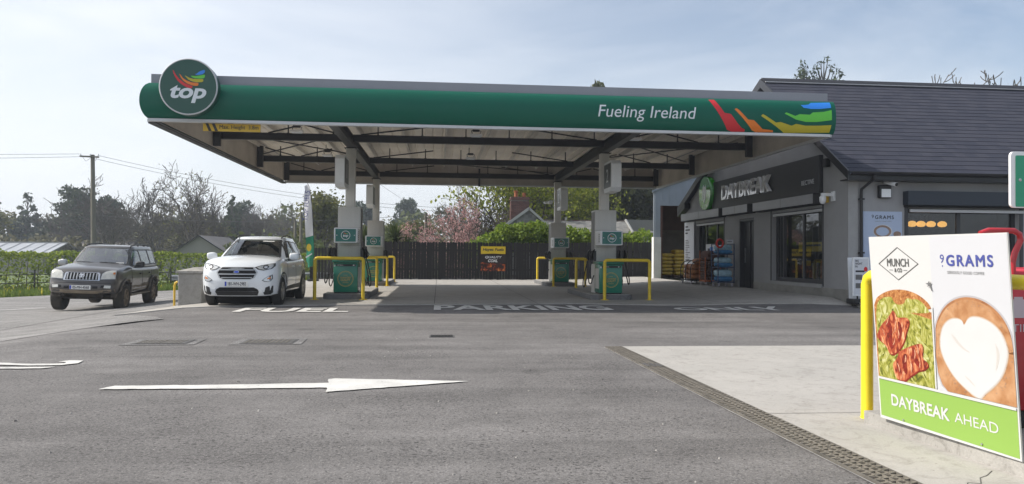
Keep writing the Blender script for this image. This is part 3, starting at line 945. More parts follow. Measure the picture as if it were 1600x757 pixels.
# roof sheets with trapezoid ribs running front to back, each sheet its own piece
def deck_sheet(xa, xb):
    mb = MB(); pts = []
    x = xa; rib = 0.30
    pts.append((xa, 4.80))
    while x+rib <= xb+1e-6:
        pts += [(x+0.20, 4.80), (x+0.225, 4.835), (x+0.265, 4.835), (x+0.29, 4.80)]
        x += rib
    pts.append((xb, 4.80))
    for y in (Y0+0.2, 23.2, 26.8, Y1-0.03):
        for px_, z in pts: mb.v.append((px_, y, z+0.004*(y-Y0)))
    n_ = len(pts)
    for j in range(3):
        for i in range(n_-1): mb.f.append((j*n_+i, j*n_+i+1, (j+1)*n_+i+1, (j+1)*n_+i))
    # upper skin so that the sheet has a thickness
    o = len(mb.v)
    mb.v += [(p[0], p[1], p[2]+0.04) for p in mb.v[:o]]
    mb.f += [tuple(i+o for i in f)[::-1] for f in mb.f[:]]
    return mb.build('roof_sheet', M['deck'], can, fix=False)
nx = 12
for k in range(nx):
    a = X0+0.14+(X1-X0-0.25)*k/nx
    deck_sheet(a+0.006, a+(X1-X0-0.25)/nx-0.006)
for k in range(13):
    x = X0+0.14+(X1-X0-0.25)*k/12
    x = min(max(x, X0+0.2), X1-0.16)
    MB().bar((x, Y0+0.22, 4.71), (x, Y1-0.04, 4.71), 0.055, 0.13).build('purlin', M['purlin'], can)
# main beams on the columns
for cx in CX:
    MB().ibeam((cx, Y0+0.25, 4.24), (cx, Y1-0.10, 4.24), 0.20, 0.30).build('main_beam', M['steel'], can)
    for cy in (CYF, CYB):
        MB().bbox(cx-0.125, cx+0.125, cy-0.125, cy+0.125, 0.15, 4.07, 0.012).build('column', M['column'], can, smooth=30)
        MB().bb(cx-0.17, cx+0.17, cy-0.17, cy+0.17, 4.072, 4.088).build('cap_plate', M['steel'], can)
# three cross girders: bottom chord, posts at their ends, rods and braces up to the roof
for gy in (20.75, 25.6, 29.95):
    for xa, xb in ((X0+0.15, CX[0]-0.105), (CX[0]+0.105, CX[1]-0.105), (CX[1]+0.105, X1-0.12)):
        MB().ibeam((xa, gy, 4.29), (xb, gy, 4.29), 0.14, 0.19, 0.016).build('girder_chord', M['steel'], can)
    for x in (X0+0.24, X1-0.20):
        MB().ibeam((x, gy+0.02, 4.04), (x, gy+0.0201, 4.70), 0.02, 0.02) if False else None
        MB().bb(x-0.09, x+0.09, gy-0.20, gy-0.085, 3.99, 4.68).build('end_post', M['steel'], can)
    x = X0+0.85
    while x < X1-0.4:
        if min(abs(x-c) for c in CX) > 0.25:
            mb = MB(); mb.bar((x, gy, 4.387), (x, gy, 4.70), 0.03)
            mb.bb(x-0.035, x+0.035, gy-0.035, gy+0.035, 4.387, 4.40)
            mb.build('hanger', M['steel'], can)
        x += 1.18
    for xa, xb in ((X0+1.3, X0+0.35), (X0+1.5, X0+2.5), (CX[0]-0.25, CX[0]-1.3), (CX[0]+0.3, CX[0]+2.2), (CX[1]-0.3, CX[1]-2.2), (CX[1]+0.3, CX[1]+1.4), (X1-1.6, X1-2.7)):
        MB().bar((xa, gy+0.06, 4.40), (xb, gy+0.06, 4.66), 0.035).build('brace', M['steel'], can)
for xa, ya, xb, yb in ((-5.7, 20.9, -2.6, 25.4), (-5.7, 25.4, -2.6, 20.9), (4.9, 20.9, 8.4, 25.4), (4.9, 25.4, 8.4, 20.9), (-2.2, 25.8, 4.4, 29.7)):
    MB().bar((xa, ya, 4.42), (xb, yb, 4.42), 0.03).build('wind_brace', M['steel'], can)
# luminaires under the roof
for i, (x, y, lab) in enumerate(((-3.7, 20.2, 'white canopy lamp nearest the height sign, left bay, front row'), (0.95, 20.2, 'white canopy lamp in the middle bay, front row, between the beams'), (5.25, 20.2, 'white canopy lamp in the right bay, front row, near the owl sign'), (-3.6, 25.0, 'white canopy lamp in the left bay, second row'), (1.0, 25.0, 'white canopy lamp in the middle bay, second row'))):
    t = thing('ceiling_lamp', lab, 'lamp', (x, y, 4.36), 'lamps under the canopy roof')
    MB().bbox(x-0.16, x+0.16, y-0.11, y+0.11, 4.33, 4.39, 0.01).build('housing', M['lightbox'], t)
    MB().bb(x-0.12, x+0.12, y-0.08, y+0.08, 4.318, 4.329).build('diffuser', M['letter'], t)
    mb = MB(); mb.tube([(x-0.1, y, 4.39), (x-0.12, y, 4.48), (x-0.05, y, 4.53), (x-0.05, y, 4.70)], 0.012, 6); mb.tube([(x+0.1, y, 4.39), (x+0.13, y, 4.47), (x+0.03, y, 4.5), (x-0.03, y, 4.5)], 0.010, 6)
    mb.bb(x-0.09, x+0.09, y-0.05, y+0.05, 4.46, 4.52)
    mb.build('bracket', M['steel'], t)
# dark service pipe hung at the back in the middle and sockets
MB().bar((1.56, 30.2, 3.90), (1.56, 30.2, 4.6), 0.07).build('hanger', M['steel'], can)

# swooshes and lettering stuck on the front fascia (they follow its curve)
def on_fascia(name, poly, material, off=0.004, parent=None, step=0.06):
    V, T = tri_fill(poly, step)
    mb = MB()
    mb.v = [(x, Y0-bulge(z)-off, z) for x, z in V]
    mb.f = []
    for t in T:
        a, b, c = (V[i] for i in t[:3])
        cr = (b[0]-a[0])*(c[1]-a[1])-(b[1]-a[1])*(c[0]-a[0])
        mb.f.append(t if cr > 0 else t[::-1])
    return mb.build(name, material, parent or can, smooth=40, fix=False)
def to_face(px_, py_):
    """photograph reading of the fascia artwork, in metres on the fascia: x along, z up"""
    return (5.95+(px_-1112)*0.01475, 4.705-(py_-(152+(px_-1112)*0.026))*0.01345)
art = {
 'red_stripe': ('red', [(1111,153),(1120,153),(1134,176),(1144,178),(1155,193),(1162,200),(1168,203),(1168,206),(1148,206),(1140,203)]),
 'orange_stripe': ('orange', [(1150,170),(1153,168),(1157,171),(1171,187),(1180,188),(1195,202),(1212,204),(1213,207),(1186,207),(1179,204)]),
 'yellow_stripe': ('olive', [(1191,181),(1194,178),(1199,181),(1215,192),(1222,191),(1240,197),(1247,194),(1262,197),(1285,197),(1303,196),(1302,208),(1230,208)]),
 'green_stripe': ('lime', [(1228,177),(1231,175),(1245,181),(1252,178),(1268,179),(1273,175),(1290,174),(1303,171),(1303,188),(1280,191),(1262,191),(1246,187)]),
 'blue_stripe': ('blue', [(1255,162),(1262,162),(1268,161),(1272,158),(1303,157),(1303,167),(1285,169),(1270,169),(1259,167)]),
}
for nme, (mt_, pl) in art.items():
    on_fascia(nme, [(min(x, X1+0.065), z) for x, z in (to_face(a, b) for a, b in pl)], M[mt_])
o = text('fascia_lettering', 'Fueling Ireland', (4.53, Y0-0.2, 4.325), (1,0,0), (0,0,1), M['letter'], can, w=2.2, h=0.345, ext=0.0, shear=0.16)
densify(o, 5, 0.05)
for v in o.data.vertices:
    z = v.co.z+0
    v.co.y = Y0-bulge(z)-0.005-25.0

# round logo sign on the corner of the fascia
lg = thing('round_sign', 'round dark green sign with coloured swoosh and the word top on canopy corner', 'sign', (-5.15, 16.2, 4.0))
lc = (-5.15, 0, 4.60)
MB().lathe([(0.0, 16.42), (0.578, 16.42), (0.578, 16.192)], (lc[0], 0, lc[2]), 64, 'Y').build('casing', M['logo_green'], lg, smooth=40)
MB().lathe([(0.58, 16.20), (0.585, 16.19), (0.572, 16.175), (0.562, 16.175), (0.556, 16.182)], (lc[0], 0, lc[2]), 64, 'Y').build('rim', M['trim'], lg, smooth=40)
MB().lathe([(0.0, 16.179), (0.555, 16.179), (0.555, 16.19)], (lc[0], 0, lc[2]), 64, 'Y').build('face', M['logo_green'], lg)
letters('top', (lc[0]+0.0, 16.177, lc[2]-0.155), (1,0,0), (0,0,1), M['letter'], lg, w=0.72, h=0.36, ext=0.006, shear=0.22, bold=0.03)
def swoosh(pts_top, pts_bot): return pts_top + pts_bot[::-1]
def lp(px_, py_):    # reading of the enlarged photograph (933 px wide crop) in metres about the disc centre
    return (lc[0]+(px_-434)*0.585/268, lc[2]-(py_-324)*0.585/268)
sw = {'red_swoosh': ('red', [(292,170),(300,178),(320,215),(350,252),(395,288),(440,308),(470,318),(474,326),(466,338),(450,340),(415,330),(375,305),(338,272),(312,232),(296,195)]),
 'orange_swoosh': ('orange', [(350,205),(360,212),(385,245),(420,268),(465,284),(520,287),(528,295),(522,312),(505,316),(470,312),(425,296),(390,272),(365,240)]),
 'yellow_swoosh': ('olive', [(402,222),(412,224),(440,240),(475,250),(520,251),(565,250),(571,256),(568,272),(555,279),(515,281),(470,274),(435,258)]),
 'green_swoosh': ('lime', [(455,222),(465,222),(500,224),(540,216),(580,207),(585,214),(582,234),(568,243),(530,246),(490,243),(468,234)]),
 'blue_swoosh': ('blue', [(493,204),(510,200),(530,182),(560,168),(578,162),(584,172),(580,190),(560,204),(530,211),(505,211)])}
for nme, (mt_, pl) in sw.items():
    MB().prism([lp(a, b) for a, b in pl], (0, 16.178, 0), (1,0,0), (0,0,1), (0,-0.006,0)).build(nme, M[mt_], lg)

# yellow height limit board under the fascia
M['amber'] = mat('amber_board', (0.62, 0.40, 0.03), 0.5, var=0.05, vscale=3)
hs = thing('height_sign', 'yellow hanging board reading Max. Height 3.8m under the canopy edge', 'sign', (-4.4, 16.6, 3.76))
MB().bb(-4.98, -3.80, 16.62, 16.645, 3.765, 3.925).build('board', M['amber'], hs)
for k in range(2):
    a = -4.93+k*0.13
    MB().prism([(a, 3.925), (a+0.06, 3.925), (a+0.13, 3.766), (a+0.07, 3.766)], (0, 16.619, 0), (1,0,0), (0,0,1), (0,-0.003,0)).build('stripe', M['black'], hs)
text('lettering', 'Max. Height  3.8m', (-4.24, 16.618, 3.845), (1,0,0), (0,0,1), M['black'], hs, w=0.80, h=0.105, ext=0.002, bold=0.012)

# ---------------------------------------------------------------- pump islands, pumps, number signs, barriers
M['pump_green'] = mat('pump_green', (0.006, 0.19, 0.12), 0.3, coat=0.4, var=0.06, vscale=2)
M['pump_teal'] = mat('display_teal', (0.012, 0.15, 0.13), 0.25)
M['clad'] = mat('brushed_cladding', (0.60, 0.59, 0.56), 0.4, metal=0.1, var=0.10, vscale=3, stretch=(1, 1, 0.15))
M['clad_edge'] = mat('cladding_edge', (0.20, 0.20, 0.20), 0.5, metal=0.3)
M['gold'] = mat('gold_print', (0.50, 0.37, 0.10), 0.5)
M['sign_white'] = mat('sign_white', (0.78, 0.80, 0.82), 0.35, var=0.04, vscale=3)
M['sign_glass'] = mat('sign_dark_face', (0.055, 0.07, 0.072), 0.3)
M['hose'] = mat('rubber_hose', (0.01, 0.01, 0.01), 0.5)
M['red_plastic'] = mat('red_plastic', (0.6, 0.03, 0.02), 0.4)

def ring(mb, c, r0, r1, y, n=40):
    b = len(mb.v)
    for i in range(n):
        t = 2*PI*i/n
        mb.v += [(c[0]+r0*math.cos(t), y, c[1]+r0*math.sin(t)), (c[0]+r1*math.cos(t), y, c[1]+r1*math.sin(t))]
    for i in range(n):
        j = (i+1) % n
        mb.f.append((b+2*i, b+2*i+1, b+2*j+1, b+2*j))

def make_island():
    t = thing('pump_island', 'island', 'pump island', (0, 0, 0))
    n_ = 8; hw = 0.58; y0, y1 = 20.08, 24.05; pts = []
    for k, (cx, cy, a0) in enumerate(((hw-0.28, y0+0.28, -90), (hw-0.28, y1-0.28, 0), (-hw+0.28, y1-0.28, 90), (-hw+0.28, y0+0.28, 180))):
        for i in range(n_+1):
            a = rad(a0+90*i/n_); pts.append((cx+0.28*math.cos(a), cy+0.28*math.sin(a)))
    yb = 20.0
    MB().prism(pts, (0, 0, -0.03), (1,0,0), (0,1,0), (0,0,0.18)).build('plinth', M['island'], t)
    MB().prism([(x*0.955, y0+1.985+(y-y0-1.985)*0.985) for x, y in pts], (0, 0, 0.15), (1,0,0), (0,1,0), (0,0,0.014)).build('top_slab', M['kerb'], t)
    return t
def make_pump():
    """end face looks towards -Y (the road), fuel sides are +X and -X"""
    t = thing('fuel_pump', 'pump', 'fuel pump', (0, 0, 0))
    z0 = 0.166
    body = MB().bbox(-0.31, 0.31, 20.25, 20.93, z0+0.03, 0.96, 0.02).build('body', M['pump_green'], t, smooth=30)
    MB().bb(-0.29, 0.29, 20.27, 20.9, z0, z0+0.03).build('foot', M['black'], t)
    MB().bbox(-0.345, 0.345, 20.22, 21.0, 0.965, 1.035, 0.012).build('top_ledge', M['pump_green'], t, smooth=30)
    cl = MB()
    MB().bbox(-0.30, 0.30, 20.94, 21.50, 1.036, 2.47, 0.012).build('cladding', M['clad'], t, smooth=30)
    MB().bb(-0.295, 0.295, 20.935, 21.49, z0, 0.963).build('lower_cladding', M['clad'], t)
    for z in (1.42, 1.9):
        MB().bb(-0.302, 0.302, 20.936, 21.502, z, z+0.006).build('cladding_joint', M['clad_edge'], t)
    for sx in (-1, 1):
        MB().bb(sx*0.301-0.012, sx*0.301+0.012, 21.02, 21.42, 1.1, 2.42).build('side_trim', M['clad_edge'], t)
    rv = MB()
    for i in range(9):
        for x in (-0.27, 0.27): rv.lathe([(0.0, 20.935), (0.008, 20.935), (0.008, 20.942)], (x, 0, 1.1+i*0.036), 6, 'Y')
    props(rv.build('rivet', M['clad_edge'], t), kind='stuff')
    # display head on the end, with the logo
    hd = MB().bbox(-0.30, 0.30, 20.18, 20.935, 1.48, 1.875, 0.02).build('display_head', M['sign_white'], t, smooth=30)
    face = MB().bb(-0.262, 0.262, 20.172, 20.182, 1.512, 1.843).build('face_panel', M['pump_teal'], hd)
    r = MB(); ring(r, (0, 1.678), 0.105, 0.118, 20.168); r.build('logo_ring', M['sign_white'], hd)
    text('lettering', 'top', (0, 20.17, 1.655), (1,0,0), (0,0,1), M['sign_white'], hd, w=0.13, h=0.07, ext=0.003, shear=0.2, bold=0.03)
    for i, (mt_, a) in enumerate((('red', 0), ('orange', 1), ('olive', 2), ('lime', 3))):
        MB().bar((-0.055+a*0.022, 20.168, 1.745-a*0.008), (-0.01+a*0.025, 20.168, 1.712+a*0.004), 0.006, 0.012).build('logo_stroke', M[mt_], hd)
    for sx in (-1, 1):
        r = MB(); ring(r, (sx*0.225, 1.678), 0.0, 0.012, 20.168, 10); r.build('lock', M['sign_white'], hd)
        sp = MB().bb(sx*0.303-0.004, sx*0.303+0.004, 20.26, 20.6, 1.53, 1.83).build('side_display', M['sign_white'], hd)
        q = MB()
        for i in range(5): q.bb(sx*0.308-0.002, sx*0.308+0.002, 20.32, 20.42, 1.56+i*0.05, 1.59+i*0.05)
        q.build('display_digit', M['black'], hd)
    # gold roundel on the green end
    r = MB(); ring(r, (0, 0.545), 0.192, 0.205, 20.246); ring(r, (0, 0.545), 0.172, 0.177, 20.246); r.build('roundel', M['gold'], t)
    text('lettering', 'GUARANTEED', (0, 20.246, 0.575), (1,0,0), (0,0,1), M['gold'], t, w=0.27, h=0.045, ext=0.002, bold=0.02)
    text('lettering', 'QUALITY', (0, 20.246, 0.51), (1,0,0), (0,0,1), M['gold'], t, w=0.25, h=0.058, ext=0.002, bold=0.03)
    r = MB(); r.bb(-0.07, 0.07, 20.244, 20.247, 0.455, 0.463); r.bb(-0.09, 0.09, 20.244, 20.247, 0.435, 0.441); r.bb(-0.05, 0.05, 20.244, 20.247, 0.635, 0.643); r.build('roundel_rule', M['gold'], t)
    MB().bb(-0.245, 0.265, 20.244, 20.247, 0.87, 0.925).build('header_strip', M['black'], t)
    text('lettering', 'PETROL', (-0.13, 20.243, 0.897), (1,0,0), (0,0,1), M['sign_white'], t, w=0.15, h=0.03, ext=0.001)
    r = MB(); r.bb(-0.30, -0.262, 20.244, 20.247, 0.86, 0.91); r.bb(0.19, 0.225, 20.242, 20.2435, 0.885, 0.915); r.build('sticker', M['sign_white'], t)
    # nozzles and hoses on both fuel sides
    for sx in (-1, 1):
        for j, y in enumerate((20.62, 21.2)):
            h = MB()
            x = sx*0.345
            h.bb(min(x, x+sx*0.06), max(x, x+sx*0.06), y-0.06, y+0.06, 1.05, 1.33)
            h.build('holster', M['black'], t)
            nb = MB(); nb.tube([(x+sx*0.09, y, 1.08), (x+sx*0.11, y-0.02, 1.2), (x+sx*0.10, y-0.09, 1.31), (x+sx*0.06, y-0.16, 1.36)], [0.028, 0.036, 0.032, 0.02], 8)
            nb.tube([(x+sx*0.12, y+0.03, 1.1), (x+sx*0.17, y+0.0, 1.19), (x+sx*0.12, y-0.06, 1.29)], 0.012, 6)
            nz_ = nb.build('nozzle', M['black'], t, smooth=50)
            a = Vector((x+sx*0.09, y, 1.08))
            pts = [a]
            drop = 0.42 if j == 0 else 0.30
            for s_ in range(1, 13):
                u = s_/12
                pts.append(Vector((x+sx*(0.10+0.12*math.sin(PI*u)), y-0.25*u if j == 0 else y+0.2*u, 1.08-(1.08-drop)*math.sin(PI*min(u*1.25, 1)*0.5)+ (0.0 if u < 0.8 else 0.25*((u-0.8)/0.2)))))
            hb = MB().tube(pts, 0.016, 7).build('hose', M['hose'], t, smooth=60)
    for sx in (-1, 1):
        MB().bb(sx*0.312-0.002, sx*0.312+0.002, 20.36, 20.82, 0.3, 0.85).build('side_panel', M['clad'], t)
    return t
def make_number(num, side):
    """deep box sign on the front of a column, number on both long faces; side -1 hangs left, +1 right"""
    t = thing('number_sign', 'sign', 'sign', (0, 0, 0))
    xa, xb = (-0.06, 0.21) if side > 0 else (-0.27, -0.03)
    poly = [(-0.10, 0), (0.10, 0)]
    z0, z1 = 2.93, 3.76; b_ = 0.10
    pl = [(20.0+b_, z0), (20.95, z0-0.0), (20.95, z1), (20.0+b_, z1), (20.0, z1-b_), (20.0, z0+b_)]
    MB().prism(pl, (xa, 0, 0), (0,1,0), (0,0,1), (xb-xa, 0, 0)).build('casing', M['sign_white'], t)
    for s_, x in ((-1, xa), (1, xb)):
        p2 = [(20.10, z0+0.12), (20.9, z0+0.12), (20.9, z1-0.06), (20.10, z1-0.06)]
        fc = MB().prism(p2, (x, 0, 0), (0,1,0), (0,0,1), (s_*0.004, 0, 0)).build('face', M['sign_glass'], t)
        text('number', num, (x+s_*0.005, 20.5, 3.38), (0, -s_*-1, 0) if s_ > 0 else (0, -1, 0), (0,0,1), M['sign_white'], fc, h=0.36, ext=0.003)
    MB().bar(((xa+xb)/2, 20.951, 3.3), ((xa+xb)/2, 21.07, 3.3), 0.06).build('bracket', M['steel'], t)
    return t
def make_barrier(wd=1.22):
    t = thing('yellow_barrier', 'barrier', 'barrier', (0, 0, 0))
    r = 0.044; h = 1.06; c = 0.07
    for sx in (-1, 1):
        MB().cyl((sx*wd/2, 0, 0.0), (sx*wd/2, 0, h-c), r, n=14).build('post', M['yellow'], t, smooth=50)
        MB().bb(sx*wd/2-0.09, sx*wd/2+0.09, -0.09, 0.09, 0.0, 0.012).build('base_plate', M['yellow'], t)
    pts = [(-wd/2, 0, h-c)]+[(-wd/2+c-c*math.cos(a), 0, h-c+c*math.sin(a)) for a in (0.5, 1.0)]+[(-wd/2+c, 0, h), (wd/2-c, 0, h)]+[(wd/2-c+c*math.sin(a), 0, h-c+c*math.cos(a)) for a in (0.55, 1.05)]+[(wd/2, 0, h-c)]
    MB().tube(pts, r, 14).build('rail', M['yellow'], t, smooth=50)
    return t

isl = make_island(); pmp = make_pump()
spots = [(0, 0, 'front left'), (1, 0, 'front right'), (0, 1, 'rear left'), (1, 1, 'rear right')]
plab = {'front left': 'green and grey fuel pump beside the white car, on the front left column', 'front right': 'green and grey fuel pump on the front right column, below the sign with a 2',
        'rear left': 'green and grey fuel pump before the spiky plants, behind the pump near the white car', 'rear right': 'green and grey fuel pump farther back on the right, nearest the coal poster'}
ilab = {'front left': 'dark concrete kerbed island under the pump beside the white car', 'front right': 'concrete kerbed island with rounded end under the front right pump',
        'rear left': 'low concrete island under the rear left pump', 'rear right': 'low concrete island under the rear right pump nearest the coal poster'}
dy = CYB-CYF
for n_, (i, j, k) in enumerate(spots):
    loc = (CX[i], dy*j, 0)
    a = pmp if n_ == 0 else copy_tree(pmp)
    a.location = loc; props(a, plab[k], group='fuel pumps')
    b_ = isl if n_ == 0 else copy_tree(isl)
    b_.location = loc; props(b_, ilab[k], group='pump islands')
for n_, (i, j, k) in enumerate(spots):
    s_ = make_number('1' if i == 0 else '2', -1 if i == 0 else 1)
    s_.location = (CX[i], dy*j, 0)
    props(s_, {'front left': 'white box sign on the front left column, above the pump by the white car', 'front right': 'white box sign with dark face and a 2 on front right column',
               'rear left': 'white box sign on the rear left column, above the spiky plants', 'rear right': 'white box sign on the rear right column, in front of the dark trees'}[k], group='number signs on the canopy columns')
br = make_barrier()
bl = [(-2.54, 19.9, 'yellow hoop barrier in front of the front left pump'), (5.0, 20.0, 'yellow hoop barrier in front of the front right pump'),
      (-2.55, 24.35, 'yellow hoop barrier behind the front left pump'), (5.02, 24.35, 'yellow hoop barrier behind the front right pump'),
      (-2.5, 28.45, 'yellow hoop barrier in front of the rear left pump'), (4.92, 28.6, 'yellow hoop barrier in front of the rear right pump'),
      (-2.48, 32.6, 'yellow hoop barrier behind the rear left pump, farthest on the left'), (4.85, 32.8, 'yellow hoop barrier behind the rear right pump, before the dark fence')]
for n_, (x, y, lab) in enumerate(bl):
    a = br if n_ == 0 else copy_tree(br)
    a.location = (x, y, gz(x, y)+0.021); props(a, lab, group='yellow barriers round the pump islands')
# CCTV camera on the rear right column
cc = thing('security_camera', 'white security camera on the left of the rear right canopy column', 'camera', (CX[1]-0.2, 29.5, 3.3))
mb = MB(); mb.bar((CX[1]-0.126, 29.6, 3.33), (CX[1]-0.34, 29.55, 3.33), 0.03); mb.build('arm', M['sign_white'], cc)
MB().bbox(CX[1]-0.42, CX[1]-0.26, 29.2, 29.56, 3.2, 3.29, 0.015).build('housing', M['sign_white'], cc, smooth=40)
MB().bbox(CX[1]-0.58, CX[1]-0.46, 29.25, 29.5, 3.2, 3.28, 0.015).build('second_housing', M['sign_white'], cc, smooth=40)
MB().bar((CX[1]-0.46, 29.4, 3.3), (CX[1]-0.3, 29.5, 3.32), 0.02).build('crossbar', M['sign_white'], cc)

# ---------------------------------------------------------------- shop
M['render_grey'] = mat('wall_render', (0.32, 0.322, 0.33), 0.85, var=0.10, vscale=1.0, bump=0.15, bscale=60)
M['render_pale'] = mat('pilaster_render', (0.33, 0.33, 0.33), 0.85, var=0.14, vscale=1.5, bump=0.15, bscale=60)
M['plinth'] = mat('plinth_render', (0.27, 0.265, 0.245), 0.9, var=0.22, vscale=1.8, bump=0.3, bscale=40)
M['signboard'] = mat('sign_board_dark', (0.028, 0.028, 0.03), 0.45, var=0.06, vscale=1)
M['letter_gloss'] = mat('letter_gloss_white', (0.62, 0.62, 0.62), 0.08, coat=1.0)
M['owl_green'] = mat('owl_disc_green', (0.035, 0.28, 0.02), 0.12, coat=1.0)
M['frame'] = mat('window_frame_dark', (0.035, 0.035, 0.04), 0.4)
M['shutter'] = mat('shutter_box_grey', (0.34, 0.345, 0.37), 0.35, metal=0.3, var=0.08, vscale=2)
M['navy'] = mat('shutter_box_navy', (0.022, 0.03, 0.045), 0.45)
M['slate'] = mat('roof_slate', (0.034, 0.037, 0.054), 0.75, col2=(0.047, 0.049, 0.066), island=True, spec=0.2)
M['ridge'] = mat('ridge_tile', (0.016, 0.016, 0.02), 0.5, var=0.2, vscale=3)
M['gutter'] = mat('black_gutter', (0.012, 0.012, 0.015), 0.35)
M['glass'] = glassmat('shop_glass', (0.75, 0.77, 0.75), 1.8)
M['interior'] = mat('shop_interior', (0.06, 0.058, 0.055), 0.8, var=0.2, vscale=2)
M['paper'] = mat('poster_paper', (0.62, 0.64, 0.68), 0.6)
M['paper_blue'] = mat('poster_pale_blue', (0.42, 0.50, 0.66), 0.5)
M['ink'] = mat('dark_ink', (0.02, 0.022, 0.03), 0.6)
M['ink_blue'] = mat('navy_ink', (0.06, 0.075, 0.28), 0.5)
M['ink_grey'] = mat('grey_ink', (0.14, 0.14, 0.14), 0.6)
M['clad_metal'] = mat('shed_cladding', (0.32, 0.36, 0.40), 0.45, metal=0.2, var=0.08, vscale=1.5)
M['redbrown'] = mat('shed_red_brown', (0.12, 0.055, 0.04), 0.8, var=0.2, vscale=2)
M['brownwall'] = mat('shed_brown_block', (0.16, 0.125, 0.10), 0.9, var=0.2, vscale=1.5)
M['whitewash'] = mat('whitewash', (0.62, 0.62, 0.60), 0.8, var=0.12, vscale=2)
WX, FY, BY = 9.9, 17.69, 30.05
RY, RZ, EZ = 22.3, 6.55, 3.22
shop = thing('shop', 'grey rendered petrol station shop with slate roof and dark shopfront sign', 'shop', (17, 24, 0.1))
W2, DO, W1 = rect(18.97, 22.0, 0.5, 2.5), rect(23.3, 24.5, 0.0, 2.45), rect(25.85, 28.8, 0.5, 2.47)
DO = rect(23.3, 24.5, 0.12, 2.45)
gable = [(FY+0.002, -0.05), (BY, -0.05), (BY, 3.18), (RY, RZ-0.16), (FY+0.002, 3.28)]
wall_panel(gable, [W2, DO, W1], (WX, 0, 0), (0,1,0), (0,0,1), (0.28,0,0)).build('gable_wall', M['render_grey'], shop)
WF = rect(11.42, 14.34, 0.75, 2.42)
wall_panel(rect(WX+0.282, 24, -0.05, 3.25), [WF], (0, FY, 0), (1,0,0), (0,0,1), (0,0.28,0)).build('front_wall', M['render_grey'], shop)
MB().bb(WX-0.03, WX+0.22, FY-0.03, FY+0.001, 0.1, 3.2).build('corner_pilaster', M['render_pale'], shop)
MB().bb(24, 24.2, FY, BY, -0.05, 3.2).build('side_wall', M['render_grey'], shop)
MB().bb(WX+0.3, 24, BY-0.2, BY, -0.05, 3.1).build('rear_wall', M['render_grey'], shop)
mb = MB(); mb.bb(WX-0.035, WX-0.001, FY-0.02, 23.25, 0.0, 0.42); mb.build('plinth', M['plinth'], shop)
MB().bb(WX-0.035, WX-0.001, 24.56, BY, 0.0, 0.42).build('plinth', M['plinth'], shop)
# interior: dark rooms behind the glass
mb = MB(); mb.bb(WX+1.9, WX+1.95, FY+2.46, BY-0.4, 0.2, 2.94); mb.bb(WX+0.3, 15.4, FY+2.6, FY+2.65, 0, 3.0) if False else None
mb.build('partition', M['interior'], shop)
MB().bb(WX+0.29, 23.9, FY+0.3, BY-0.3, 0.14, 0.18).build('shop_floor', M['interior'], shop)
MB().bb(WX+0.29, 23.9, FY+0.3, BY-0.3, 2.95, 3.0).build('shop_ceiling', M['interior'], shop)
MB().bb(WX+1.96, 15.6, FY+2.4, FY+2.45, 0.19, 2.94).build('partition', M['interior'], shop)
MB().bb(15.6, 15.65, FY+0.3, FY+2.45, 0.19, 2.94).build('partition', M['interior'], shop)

def window(name, a0, a1, b0, b1, face, axis, mull=(), gl0=None, fw=0.07, depth=0.14, sill=True):
    """framed window in a wall; axis 'X': wall at X=face seen from -X, a runs along Y; axis 'Y': wall at Y=face"""
    def B(mb, p0, p1, q0, q1, d0, d1):
        if axis == 'X': mb.bb(face+d0, face+d1, p0, p1, q0, q1)
        else: mb.bb(p0, p1, face+d0, face+d1, q0, q1)
        return mb
    fr = MB()
    d0, d1 = depth, depth+0.07
    B(fr, a0, a0+fw, b0, b1, d0, d1); B(fr, a1-fw, a1, b0, b1, d0, d1)
    B(fr, a0+fw, a1-fw, b0, b0+fw, d0, d1); B(fr, a0+fw, a1-fw, b1-fw, b1, d0, d1)
    f = fr.build(name, M['frame'], shop)
    edges = [a0+fw]+list(mull)+[a1-fw]
    for c in mull: B(MB(), c-0.05, c+0.05, b0+fw, b1-fw, d0+0.005, d1-0.005).build('mullion', M['frame'], f)
    for i in range(len(edges)-1):
        lo = edges[i]+(0.05 if i else 0); hi = edges[i+1]-(0.05 if i < len(edges)-2 else 0)
        B(MB(), lo, hi, b0+fw, b1-fw, d0+0.03, d0+0.04).build('pane', M['glass'], f)
    if sill: B(MB(), a0-0.03, a1+0.05, b0-0.09, b0-0.002, -0.06, depth-0.002).build('sill', M['render_pale'], f)
    return f
w2 = window('window', 18.97, 22.0, 0.5, 2.5, WX, 'X', mull=(20.3,), fw=0.11)
MB().bb(WX+0.05, WX+0.139, 21.3, 21.35, 0.62, 2.4).build('shutter_guide', M['frame'], w2)
mb = MB(); mb.bb(WX-0.012, WX-0.001, 18.9, 18.965, 0.45, 2.6); mb.bb(WX-0.012, WX-0.001, 22.005, 22.07, 0.45, 2.6); mb.build('shutter_guide', M['frame'], w2)
MB().bb(WX+0.01, WX+0.06, 19.0, 21.95, 2.40, 2.47).build('shutter_bar', M['trim'], w2)
w1 = window('window', 25.85, 28.8, 0.5, 2.47, WX, 'X', mull=(26.9, 28.0), fw=0.09)
mb = MB(); mb.bb(WX-0.012, WX-0.001, 25.78, 25.845, 0.45, 2.6); mb.build('shutter_guide', M['frame'], w1)
MB().bb(WX+0.01, WX+0.06, 25.9, 28.75, 2.37, 2.44).build('shutter_bar', M['trim'], w1)
wf = window('window', 11.42, 14.34, 0.75, 2.42, FY, 'Y', mull=(12.84,), fw=0.09)
MB().bb(11.45, 14.6, FY-0.05, FY-0.005, 2.325, 2.395).build('shutter_bar', M['trim'], wf)
MB().bb(11.33, 11.415, FY-0.02, FY-0.001, 0.7, 2.47).build('shutter_guide', M['frame'], wf)
